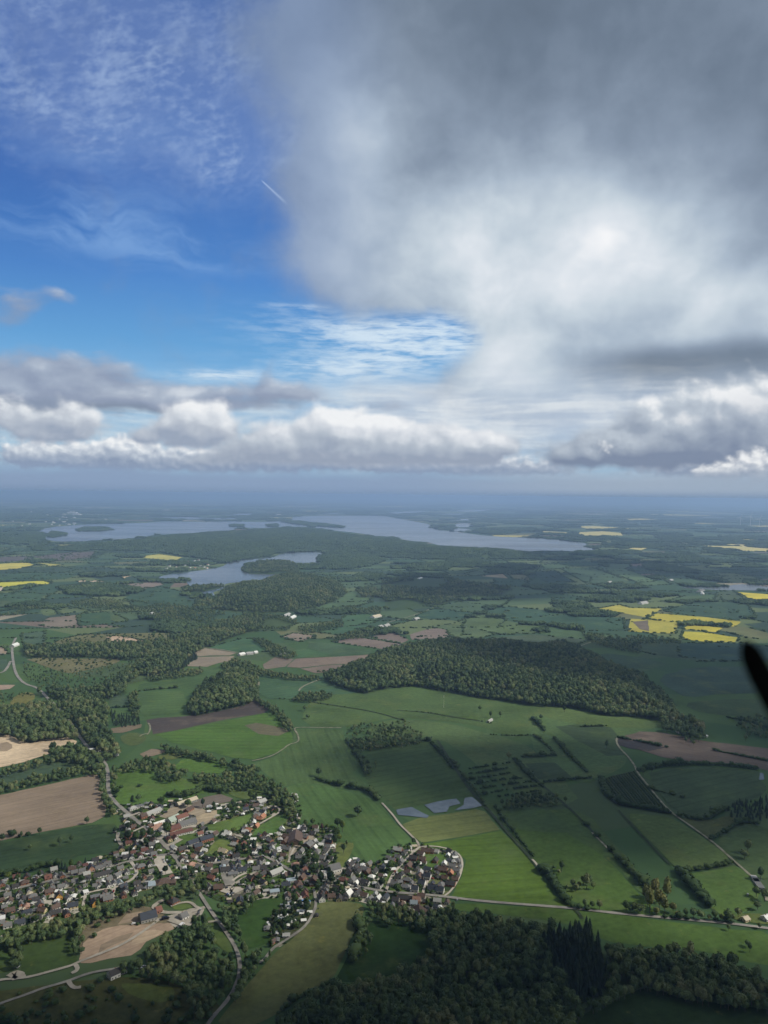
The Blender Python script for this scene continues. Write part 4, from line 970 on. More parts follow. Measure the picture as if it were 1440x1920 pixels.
near_b, rest_b = take(B_, 290)
near_s, rest_s = take(S_, 150)
for x, y, z, s in near_b:
    px, py = P(x, y, 8.0)
    if px < 470: lab, g = 'leafy green tree in the wood between the sand quarry and the olive hay field', 'trees of the quarry wood'
    else: lab, g = 'dark leafy tree on the near edge of the big shaded wood below the road', 'nearest trees of the shaded wood'
    tree('broadleaf_tree', x, y, z, s, lab, 'tree', g)
for x, y, z, s in near_s:
    tree('spruce_tree', x, y, z, s, 'blackish pointed spruce in the conifer stand inside the big shaded wood', 'conifer', 'spruces of the dark stand', 's')
d_ = np.hypot(rest_b[:, 0], rest_b[:, 1])
scatter('woodland', rest_b[:, :3], P_BROAD, 0.56, 1.16, 'broadleaf woods and tree belts spread over the whole countryside', 'woodland', grow=rest_b[:, 3])
scatter('conifer_woodland', rest_s[:, :3], P_SPRUCE, 0.8, 1.15, 'dark blue green conifer stands inside the woods farther off', 'woodland', squash=(0.6, 0.85), grow=rest_s[:, 3])

# far canopy
cx_, cy_, keep_i = [], [], []
ISLANDS = {i for i, s in enumerate(CLUMPS) if s.split()[0] in ('146,993', '88,1003', '432,984', '502,983', '530,978', '582,984')}
for pl in clump_w:
    x, y = fill(pl, 30 if pl[:, 1].mean() < 9000 else 44)
    isl = len(cx_) in ISLANDS; ok = np.ones(len(x), bool) if isl else ~in_any(lake_w, x, y)
    if not isl and len(cx_) > 0: ok &= np.array([mn.fractal(Vector((a / 480, b / 700, 7.7)), 1.0, 2.0, 3) for a, b in zip(x, y)]) > 0.02
    cx_.append(x[ok]); cy_.append(y[ok]); keep_i.append(np.full(ok.sum(), isl))
for q, col_, forest, y0 in cells:            # whole cells of wood in the far patchwork
    if not forest: continue
    x, y = fill(q, {2700: 42, 9000: 75, 22000: 230}[y0])
    cx_.append(x); cy_.append(y)
fx, fy = np.concatenate(cx_), np.concatenate(cy_)
handmade = lake_w + [p for p, f in zip(fld_w, FIELDS)] + [w[1] for w in wood_w]
n_hand = sum(len(a) for a in cx_[:len(clump_w)])
ok = ~in_any(handmade, fx, fy); ok[:n_hand] |= ~in_any(lake_w, fx[:n_hand], fy[:n_hand]) | np.concatenate(keep_i); fx, fy = fx[ok], fy[ok]
gr = np.clip(fy / 9000, 1.0, 4.0)
scatter('far_woods', np.stack([fx, fy, hill_z(fx, fy) - 0.5], 1), P_CLUMP, 0.85, 1.2, 'far off woods round the lakes, blue with haze', 'woodland', squash=(0.55, 0.9), grow=gr)
# scraps of trees along the field edges of the far country
hx, hy = [], []
for q, col_, forest, y0 in cells:
    if y0 < 2700 or y0 > 9000: continue
    for a, b in ((q[0], q[1]), (q[1], q[2])):
        if rng.uniform() < (0.70 if y0 == 2700 else 0.55):
            L_ = np.hypot(*(b - a)); st = 13 if y0 == 2700 else 42
            t = np.arange(0, L_, st) / L_; t = t[rng.uniform(0, 1, len(t)) < 0.8]
            p = a + (b - a) * t[:, None] + rng.normal(0, 3, (len(t), 2)); hx.append(p[:, 0]); hy.append(p[:, 1])
# hedges round the drawn fields in the middle distance
for f, pl in zip(FIELDS, fld_w):
    d = np.hypot(*pl.mean(0))
    if 2500 < d < 9000:
        for a, b in zip(pl, np.roll(pl, -1, 0)):
            if rng.uniform() < 0.75:
                L_ = max(np.hypot(*(b - a)), 1); t = np.arange(0, L_, 13) / L_; t = t[rng.uniform(0, 1, len(t)) < 0.85]
                p = a + (b - a) * t[:, None] + rng.normal(0, 2, (len(t), 2)); hx.append(p[:, 0]); hy.append(p[:, 1])
hx, hy = np.concatenate(hx), np.concatenate(hy)
inner = [pl for pl, f in zip(fld_w, FIELDS)]
ok = ~in_any(lake_w, hx, hy)
far_in = in_any(inner, hx, hy)
keep = ok & (~far_in | (rng.uniform(0, 1, len(hx)) < 0.55))
hx, hy = hx[keep], hy[keep]
for f, pl in zip(FIELDS, fld_w):
    if f[1] == 'rape_bloom':
        b = inside(pl, hx, hy) & (edge_dist(pl, hx, hy) > 9); hx, hy = hx[~b], hy[~b]
scatter('far_hedgerows', np.stack([hx, hy, hx * 0], 1), P_STRIP, 0.32, 0.70, 'hedgerows and scraps of trees dividing the distant fields', 'hedgerows', squash=(0.5, 0.95), grow=np.clip(hy / 6000, 0.9, 3.0))

# --- hedgerows of the nearer fields: each one a thing of its own
bush_np = [(np.array(b[0]), np.array(b[1])) for b in bushes]
def hedge(s, label, height=1.0, gap=3.2, miss=0.05, width=1.2, name='hedgerow', cat='hedgerow', group=None, mat='hedge_leaves'):
    q = resample(smooth_line(ground(pts(s)), 1), gap); V_, F_, o = [], [], 0
    for x, y in q:
        if rng.uniform() < miss: continue
        c, j, d = _kd.find((x, y, 0))
        if d < road_half[j] + 1.0: continue
        b = bush_np[rng.integers(0, 4)]; k = height * rng.uniform(0.65, 1.3) * (1.55 if rng.uniform() < 0.13 else 1); a = rng.uniform(0, 6.28)
        v = b[0] * np.array([k * rng.uniform(.9, 1.2), k * rng.uniform(.9, 1.2), k * rng.uniform(.8, 1.25)])
        ca, sa = math.cos(a), math.sin(a)
        v = np.stack([v[:, 0] * ca - v[:, 1] * sa + x + rng.normal(0, width * .5), v[:, 0] * sa + v[:, 1] * ca + y + rng.normal(0, width * .5), v[:, 2]], 1)
        V_.append(v); F_.append(b[1] + o); o += len(v)
    if not V_: return None
    V_ = np.vstack(V_); c = V_.mean(0) * np.array([1, 1, 0])
    ob = link(name, np_mesh(name, V_ - c, np.vstack(F_)), None, (mat,), label=label, category=cat, group=group)
    ob.location = tuple(c); return ob
H = hedge
H('1010,1624 1020,1636 1030,1648 1040,1660 1050,1674 1058,1688 1066,1698', 'thick leafy hedgerow closing the bright green field, ending at the country road', 2.0, 3.0, 0, 2.5)
H('1072,1702 1100,1706 1140,1711 1180,1715', 'roadside hedge of low bushes between the poplars and the hedge corner', 1.4, 2.6, 0)
H('1230,1719 1270,1722 1310,1725 1345,1728 1368,1729', 'roadside hedge with small trees right of the tall pale poplars', 1.7, 3.6, .1)
H('1062,1510 1100,1548 1130,1580 1150,1600 1168,1618 1190,1640 1210,1658 1222,1668', 'long diagonal hedgerow running down to the pale poplar group', 1.9, 3.4, .1, 2.2)
H('1272,1634 1285,1650 1300,1668 1318,1684 1332,1700', 'short dense hedgerow in the pasture right of the poplars', 2.3, 3.0, .05, 3)
H('1278,1634 1320,1630 1360,1622 1376,1616', 'hedge along the lower side of the pale green parallelogram field', 1.5, 3.6, .1)
H('1140,1494 1160,1508 1200,1516 1240,1522 1260,1526', 'dark hedge below the striped orchard', 1.9, 3.2, 0, 2)
H('1126,1462 1132,1478 1142,1494', 'dark hedge on the left flank of the striped orchard', 2.0, 3.0, 0, 2)
H('1266,1530 1300,1536 1320,1538 1344,1526 1364,1514', 'hedge between the teal field and the olive field by the track', 1.7, 3.4, .05)
H('1330,1576 1356,1562 1380,1546 1400,1540 1420,1546', 'crooked hedge between two dull meadows at the far right', 1.4, 3.8, .15)
H('1196,1446 1230,1438 1280,1434 1340,1434 1400,1440 1424,1444', 'long hedge along the lower edge of the purple ploughed field', 1.9, 3.8, .08)
H('1160,1384 1200,1391 1230,1398 1250,1402', 'thin dark hedge splitting the purple ploughed field at its left tip', 1.2, 3.4)
H('1340,1408 1380,1416 1420,1424 1450,1430', 'thin dark hedge splitting the purple ploughed field at its right end', 1.4, 3.6)
H('1214,1478 1250,1488 1280,1496', 'short dark hedge inside the teal field beside the track', 1.2, 4.0, .1)
H('1000,1348 1012,1360 1020,1370', 'short hedge running down from the big wood edge', 1.6, 3.6)
H('1002,1380 1020,1394 1036,1410 1044,1420', 'hedge on the left of the broad diagonal strip', 1.2, 4.2, .15)
H('1040,1386 1056,1404 1070,1420 1088,1436 1100,1448', 'thicker hedge on the right of the broad diagonal strip', 1.6, 4.0, .12)
H('920,1378 960,1380 1000,1379', 'faint low hedge closing the shaded meadow at its top', 0.9, 5.0, .2)
H('1090,1363 1120,1362 1136,1361', 'short dark hedge standing alone below the big wood', 1.3, 3.6)
H('962,1424 974,1434 986,1448 1004,1466 1020,1478 1040,1492 1060,1510', 'bushy ditch hedge along the right ends of the parallel hedges', 1.5, 3.8, .12)
H('846,1424 862,1446 880,1470 894,1488 914,1516', 'bushy ditch hedge along the left ends of the parallel hedges', 1.1, 4.6, .25)
H('928,1514 950,1544 976,1576 1000,1606', 'thin dark ditch hedge on the upper side of the bright green field', 0.9, 3.6, .1)
par = [('882,1442 920,1436 960,1430', 'uppermost'), ('876,1452 910,1448 950,1441', 'second'), ('874,1463 916,1457 956,1450', 'third'), ('884,1472 930,1464 982,1459', 'fourth'), ('888,1481 936,1473 996,1466', 'fifth'), ('900,1491 950,1481 1006,1474', 'sixth'), ('936,1494 980,1488 1014,1483', 'lowest')]
for s, o_ in par: H(s, f'{o_} of the parallel hedges in the shaded pasture above the ponds', 1.05, 4.4, .30, 1.0, group='parallel hedges above the ponds')
H('980,1420 1010,1418 1036,1417', 'row of round bushes right of the top parallel hedge', 1.6, 5.0, .15)
H('1022,1467 1060,1463 1106,1459', 'straight low hedge right of the parallel hedges', 1.2, 3.8, .08)
H('596,1462 620,1470 650,1476 672,1480', 'broken hedge of bushes crossing the striped field', 1.6, 4.6, .2)
H('676,1478 700,1490 708,1500', 'short bushy end of the hedge in the striped field', 1.9, 3.6, .1)
H('650,1388 662,1404 676,1424 684,1440', 'hedge running down from the thicket between two green fields', 1.6, 3.6, .1)
H('798,1386 820,1404 836,1424 850,1444', 'hedge between the striped field and the parallel hedges', 1.3, 3.8, .1)
H('676,1405 730,1400 800,1388', 'dark hedge under the thicket', 1.2, 3.8, .1)
H('440,1432 460,1444 480,1446', 'hedge behind the left belt by the field track', 1.6, 3.6, .1)
H('524,1310 560,1314 620,1322 700,1334 756,1350', 'low ditch hedge below the big wood meadow', 0.8, 5.0, .25)
H('744,1332 800,1336 850,1345 900,1352 920,1356', 'low ditch hedge right of the small ruined wall', 0.8, 5.0, .25)
H('214,1500 222,1478 240,1476 270,1474', 'loose line of shrubs across the bright meadows beside the main road', 1.4, 7.0, .25)
H('310,1490 340,1496 366,1488 384,1478 405,1484', 'dark hedge on top of the meadow above the farm yards', 1.9, 3.6, .05)
H('204,1328 236,1326 262,1326', 'hedge between the small green fields of the left valley', 1.3, 4.2, .1)
H('262,1296 300,1292 330,1290', 'hedge across the green valley field', 1.2, 4.2, .2)
H('596,1260 630,1258 656,1248', 'hedge between the two lowest brown fields', 1.2, 4.4, .1)
H('660,1804 672,1780 680,1752 672,1728', 'shrubby strip between the olive hay field and the dark meadow', 1.9, 3.0, 0, 2.5)
H('566,1870 600,1852 626,1842', 'low hedge at the lower corner of the olive hay field', 1.0, 4.0, .1)
H('0,1642 40,1638 80,1626 110,1622', 'garden hedge behind the upper row of houses on the left', 1.7, 3.2, .1)
H('0,1560 30,1570 60,1566', 'scattered bushes at the foot of the brown field on the left', 1.2, 9.0, .4)
H('1364,1346 1400,1352 1440,1366', 'hedge along the far meadow under the propeller', 1.4, 4.0, .1)
H('520,1902 560,1872 590,1858', 'scrubby hedge along the foot of the olive field', 1.0, 4, .2)

# orchard rows under nets: one thing per row
oq = ground(pts('1130,1462 1190,1447 1256,1524 1168,1511'))
for i in range(13):
    t = (i + .5) / 13
    a = oq[0] * (1 - t) + oq[1] * t; b = oq[3] * (1 - t) + oq[2] * t
    n = int(np.hypot(*(b - a)) / 4); V_, F_, o = [], [], 0
    for k in range(n):
        p = a + (b - a) * (k + .5) / n; bb = bush_np[k % 4]; v = bb[0] * np.array([.75, .75, .85]) * rng.uniform(.8, 1.15) + np.array([p[0], p[1], 0])
        V_.append(v); F_.append(bb[1] + o); o += len(v)
    nm = ['first', 'second', 'third', 'fourth', 'fifth', 'sixth', 'seventh', 'eighth', 'ninth', 'tenth', 'eleventh', 'twelfth', 'thirteenth'][i]
    V_ = np.vstack(V_); c = V_.mean(0) * np.array([1, 1, 0])
    ob = link('orchard_row', np_mesh('orchard_row', V_ - c, np.vstack(F_)), None, ('hedge_leaves',), label=f'{nm} tree row from the left in the dark striped orchard', category='orchard row', group='rows of the striped orchard')
    ob.location = tuple(c)

# --- single trees in the open
def px_tree(px, py, s, label, name='field_tree', lib=None, sz=None, group=None, i=None, cat='tree', kind='b'):
    x, y = G(px, py); return tree(name, x, y, 0, s, label, cat, group, kind, lib, sz, i)
px_tree(671, 1531, 1.15, 'big round tree alone in the striped green field behind the village', i=2)
px_tree(597, 1456, 1.0, 'round pale tree at the left end of the broken hedge', i=0)
px_tree(692, 1446, 0.95, 'leafy tree at the lower end of the hedge under the thicket', i=4)
px_tree(704, 1440, 0.7, 'smaller tree beside the lower end of the hedge under the thicket')
px_tree(571, 1333, .8, 'dark small tree alone in the meadow right of the hedge belt'); px_tree(577, 1348, .7, 'lower of two small trees in the meadow right of the hedge belt')
px_tree(163, 1546, .75, 'small tree alone on the boundary of the brown field'); px_tree(74, 1566, .8, 'bushy tree at the foot of the brown field, left of the lone small one')
px_tree(40, 1571, .55, 'low bushy tree at the foot of the brown field near its left end'); px_tree(4, 1578, .7, 'bushy tree at the leftmost end of the brown field edge')
px_tree(134, 1580, .6, 'small dark tree in the blue green field'); px_tree(112, 1586, .7, 'wide dark bush tree in the blue green field'); px_tree(56, 1594, .55, 'small dark tree low in the blue green field near the gardens')
px_tree(457, 1326, .55, 'tiny tree by the dark ploughed field')
px_tree(259, 1503, .8, 'dark tree at the edge of the bright meadow above the first houses')
for (px, py, s, lab) in ((1053, 1634, .85, 'pointed tree pair upper in the bright pasture'), (1048, 1640, .6, 'small tree just left of the pointed pair'), (1074, 1664, .75, 'leftmost bush tree of the pasture clump'), (1080, 1672, .7, 'lower left tree of the pasture clump'), (1100, 1668, 1.0, 'tallest tree of the pasture clump'), (1106, 1660, .8, 'upper tree of the pasture clump'), (1094, 1660, .8, 'upper left tree of the pasture clump'), (1112, 1668, .7, 'rightmost tree of the pasture clump'), (1064, 1666, .5, 'bush between hedge and pasture clump'), (1086, 1664, .6, 'middle bush of the pasture clump')):
    px_tree(px, py, s, lab, i=3, sz=s * 1.1)
for n_, (px, py, s, sz) in enumerate(((1228, 1684, 1.0, 1.55), (1214, 1698, 1.15, 1.35), (1250, 1694, 1.15, 1.5), (1218, 1712, 1.2, 1.3), (1236, 1706, 1.15, 1.35), (1246, 1714, .95, 1.2), (1262, 1712, .8, 1.0), (1230, 1718, .75, .8), (1270, 1718, .6, .7))):
    o_ = ['top and slimmest', 'upper left', 'upper right', 'lower left', 'middle', 'lower right', 'small right hand', 'small front', 'rightmost and smallest'][n_]
    px_tree(px, py, s, f'{o_} tree of the pale golden group beside the country road', 'poplar_tree', spring_me, sz, 'pale golden trees by the road')
for n_, (px, py) in enumerate(((1096, 1704), (1110, 1706), (1124, 1708), (1174, 1712), (1182, 1713), (1190, 1714), (1200, 1716), (1286, 1722), (1300, 1724), (1314, 1726), (1330, 1728), (1340, 1728), (1352, 1729), (1364, 1731), (1374, 1729))):
    o_ = ['first', 'second', 'third', 'fourth', 'fifth', 'sixth', 'seventh', 'eighth', 'ninth', 'tenth', 'eleventh', 'twelfth', 'thirteenth', 'fourteenth', 'fifteenth'][n_]
    px_tree(px, py - 2, random.uniform(.5, .85), f'{o_} roadside tree from the left along the pale country road', 'roadside_tree', None, None, 'trees along the country road')
px_tree(1366, 1745, .45, 'bush alone below the country road near its right end'); px_tree(1402, 1776, .5, 'upper of two bushes on the pasture slope at right'); px_tree(1406, 1786, .6, 'lower of two bushes on the pasture slope at right')
px_tree(1424, 1742, .4, 'low bush on the road verge at far right')
px_tree(1418, 1682, .8, 'leafy tree left of the white farm cottage at far right'); px_tree(1434, 1690, .9, 'second leafy tree by the white farm cottage at far right'); px_tree(1420, 1706, .7, 'round tree on the lawn by the cream cottage'); px_tree(1384, 1720, .7, 'dense dark bush left of the cream cottage')
px_tree(1426, 1650, 1.0, 'grey green tree beside the track at far right'); px_tree(1402, 1600, 1.0, 'dark tree above the track at far right'); px_tree(1396, 1610, .9, 'lower dark tree above the track at far right')
px_tree(1137, 1404, .8, 'dark tree in the teal field left of the winding track'); px_tree(1058, 1336, .95, 'round tree just in front of the big wood'); px_tree(1206, 1454, .9, 'pale willow where the track meets the long hedge'); px_tree(1222, 1450, .9, 'dark tree at the left end of the long hedge'); px_tree(1286, 1394, .9, 'dark tree island in the purple field'); px_tree(1300, 1398, .6, 'low bush right of the dark tree island')
px_tree(954, 1425, .95, 'dark rounded tree at the corner above the parallel hedges'); px_tree(1014, 1350, .8, 'dark tree right of the pale barn under the wood'); px_tree(920, 1346, .8, 'dark tree beside the pale barn under the wood'); px_tree(900, 1334, .8, 'slim tree left of the pale barn under the wood'); px_tree(938, 1346, .7, 'low dark tree right of the pale barn under the wood')
px_tree(836, 1300, .8, 'tree jutting out from the front of the big wood'); px_tree(1042, 1500, .8, 'pale tree at the end of the dark copse'); px_tree(1060, 1506, .7, 'small pale tree by the ditch below the dark copse')
px_tree(650, 1588, .6, 'dark bush in the yellowish paddock behind the hall'); px_tree(644, 1600, .75, 'wide dark bush in the yellowish paddock behind the hall')
px_tree(1398, 1390, .8, 'small dark tree at the edge of the purple field at right'); px_tree(1318, 1372, 1.0, 'dark dense tree by the farmstead'); px_tree(1304, 1384, .9, 'tree on the lawn by the farmstead')
# heath shrubs, lower left
hp = ground(pts('-20,1866 40,1856 120,1846 200,1840 300,1838 350,1852 410,1880 398,1930 -20,1930'))
x, y = fill(hp, 9.0); k = (rng.uniform(0, 1, len(x)) < 0.36); x, y = x[k], y[k]; k = off_road(x, y, 2) & ~in_any(no_tree, x, y)
scatter('heath_shrubs', np.stack([x[k], y[k], x[k] * 0], 1), P_BUSH, 0.7, 1.9, 'dark shrubs scattered over the heath in the lower left', 'shrubs')
sp_ = []
for s in ('90,1206 150,1190 230,1188 320,1186 326,1194 270,1204 180,1208', '48,1236 90,1232 150,1236 220,1232 226,1242 180,1252 140,1262', '150,1745 230,1706 300,1702 318,1730 230,1744 160,1770', '666,1362 760,1352 790,1372 700,1396', '14,1322 30,1304 66,1300 40,1324'):
    pl = ground(pts(s)); x, y = fill(pl, 13); k = rng.uniform(0, 1, len(x)) < 0.35; sp_.append(np.stack([x[k], y[k], x[k] * 0], 1))
scatter('waste_shrubs', np.vstack(sp_), P_BUSH, 0.5, 1.7, 'shrubs on the waste ground and in the old sand pits', 'shrubs')
# ------------------------------------------------------------------ the village
ROOF = {'g': ((0.15, 0.15, 0.152), 'grey'), 'd': ((0.050, 0.048, 0.050), 'dark charcoal'), 'b': ((0.045, 0.053, 0.070), 'blue black'), 'r': ((0.19, 0.088, 0.068), 'red'), 'o': ((0.40, 0.19, 0.12), 'orange'), 's': ((0.36, 0.22, 0.17), 'salmon'),
        'n': ((0.105, 0.072, 0.060), 'brown'), 'm': ((0.14, 0.065, 0.055), 'dark red'), 'l': ((0.36, 0.36, 0.35), 'light grey'), 'w': ((0.68, 0.68, 0.66), 'white'), 'p': ((0.30, 0.36, 0.40), 'pale blue'), 'u': ((0.08, 0.18, 0.38), 'bright blue'), 'e': ((0.36, 0.42, 0.37), 'pale green'), 'y': ((0.48, 0.42, 0.32), 'beige')}
WALL = {'w': ((0.74, 0.73, 0.70), 'white'), 'k': ((0.36, 0.17, 0.11), 'brick'), 'y': ((0.62, 0.52, 0.32), 'cream'), 's': ((0.58, 0.34, 0.24), 'salmon'), 'g': ((0.36, 0.36, 0.34), 'grey'), 't': ((0.20, 0.14, 0.10), 'brown'), 'o': ((0.66, 0.36, 0.10), 'ochre')}
SIZE = {'t': (5.5, 4, 2.3), 's': (7, 5.6, 2.6), 'm': (9.2, 7.2, 3.0), 'l': (12.5, 8.4, 3.2), 'x': (21, 8.5, 3.2), 'h': (10, 8.4, 4.6)}
ORD = 'first second third fourth fifth sixth seventh eighth ninth tenth eleventh twelfth thirteenth fourteenth fifteenth sixteenth seventeenth eighteenth nineteenth twentieth twenty-first twenty-second twenty-third twenty-fourth twenty-fifth twenty-sixth twenty-seventh twenty-eighth twenty-ninth thirtieth'.split()
def wall_me(w, d, h, rise, kind):
    m = MB(); x, y = w / 2, d / 2
    m.box(-x, x, -y, y, -0.2, h)
    if kind == 'gable':
        for sx in (-1, 1):
            m.poly([(sx * x, -y, h), (sx * x, y, h), (sx * x, 0, h + rise)][::sx], 0)
    e = 0.03                                        # windows and doors: thin panes set proud of the wall
    n = max(2, int(w / 3.2))
    for sy in (-1, 1):
        for i in range(n):
            cx = -x + (i + .5) * w / n
            z0, z1, hw = (0.9, min(2.3, h - .4), 0.65) if i != n // 2 or sy > 0 else (0.05, 2.1, 0.55)
            q = [(cx - hw, sy * (y + e), z0), (cx + hw, sy * (y + e), z0), (cx + hw, sy * (y + e), z1), (cx - hw, sy * (y + e), z1)]
            m.poly(q if sy < 0 else q[::-1], 1)
    for sx in (-1, 1):
        spots = [(-d / 4, 0.9, 2.2), (d / 4, 0.9, 2.2)] + ([(0, h + rise * .22, h + rise * .22 + 1.2)] if kind == 'gable' and rise > 2.4 else [])
        for cy_, z0, z1 in spots:
            q = [(sx * (x + e), cy_ - .6, z0), (sx * (x + e), cy_ + .6, z0), (sx * (x + e), cy_ + .6, z1), (sx * (x + e), cy_ - .6, z1)]
            m.poly(q if sx > 0 else q[::-1], 1)
    me = m.mesh('wall')
    for mm in ('render_wall', 'dark_pane'): me.materials.append(MATS[mm])
    return me
def roof_me(w, d, h, rise, kind, dormer=False):
    m = MB(); x, y = w / 2 + .35, d / 2 + .5; t = .22; lo = h - .5 * rise / (d / 2)
    if kind == 'gable':
        for sy in (-1, 1):
            a, b, c, dd = (-x, sy * y, lo), (x, sy * y, lo), (x, 0, h + rise), (-x, 0, h + rise)
            u = lambda p: (p[0], p[1], p[2] + t)
            m.poly([u(a), u(b), u(c), u(dd)][::-sy]); m.poly([a, b, c, dd][::sy]); m.poly([a, b, u(b), u(a)][::-sy])
            for sx, p, q in ((-1, a, dd), (1, b, c)): m.poly([p, q, u(q), u(p)])
        if dormer:
            dw, z0, z1 = 2.6, h + rise * .16, h + rise * .66
            yy = -d / 2 * (1 - .16)
            m.box(-dw / 2, dw / 2, yy, -d * .12, z0, z1)
            m.poly([(-.9, yy - .03, z0 + .35), (.9, yy - .03, z0 + .35), (.9, yy - .03, z1 - .25), (-.9, yy - .03, z1 - .25)], 1)
    elif kind == 'hip':
        r = max(0.4, w / 2 - d / 2)
        a, b, c, e_ = (-x, -y, lo), (x, -y, lo), (x, y, lo), (-x, y, lo); p, q = (-r, 0, h + rise), (r, 0, h + rise)
        m.poly([a, b, q, p]); m.poly([b, c, q]); m.poly([c, e_, p, q]); m.poly([e_, a, p])
        m.box(-x, x, -y, y, lo - .2, lo)
    else:
        m.box(-x + .2, x - .2, -y + .3, y - .3, h, h + .35)
    me = m.mesh('roof')
    for mm in ('roof_tiles', 'dark_pane'): me.materials.append(MATS[mm])
    return me
def chim_me():
    m = MB(); m.box(-.4, .4, -.4, .4, -1.6, .9); m.box(-.48, .48, -.48, .48, .9, 1.05); m.box(-.2, .2, -.2, .2, 1.05, 1.3)
    me = m.mesh('chimney'); me.materials.append(MATS['roof_tiles']); return me
CHIM = chim_me(); _hc = {}
house_xy = []
def building(name, x, y, ang, w, d, h, rise, kind, roof, wall, label, cat, group=None, chimney=True, dormer=False):
    key = (round(w, 1), round(d, 1), round(h, 1), round(rise, 1), kind, dormer)
    if key not in _hc: _hc[key] = (wall_me(w, d, h, rise, kind), roof_me(w, d, h, rise, kind, dormer))
    e = link(name, None, None, (), label=label, category=cat, group=group)
    e.location = (x, y, 0); e.rotation_euler = (0, 0, ang)
    a = link('wall', _hc[key][0], e); a.color = (*WALL[wall][0], 1)
    b = link('roof', _hc[key][1], e); b.color = (*ROOF[roof][0], 1)
    if chimney and kind != 'flat':
        c = link('chimney', CHIM, b); c.location = (random.choice((-1, 1)) * w * .18, .3, h + rise); c.color = (.25, .13, .09, 1)
    house_xy.append((x, y, max(w, d) / 2 + 1.5))
    return e
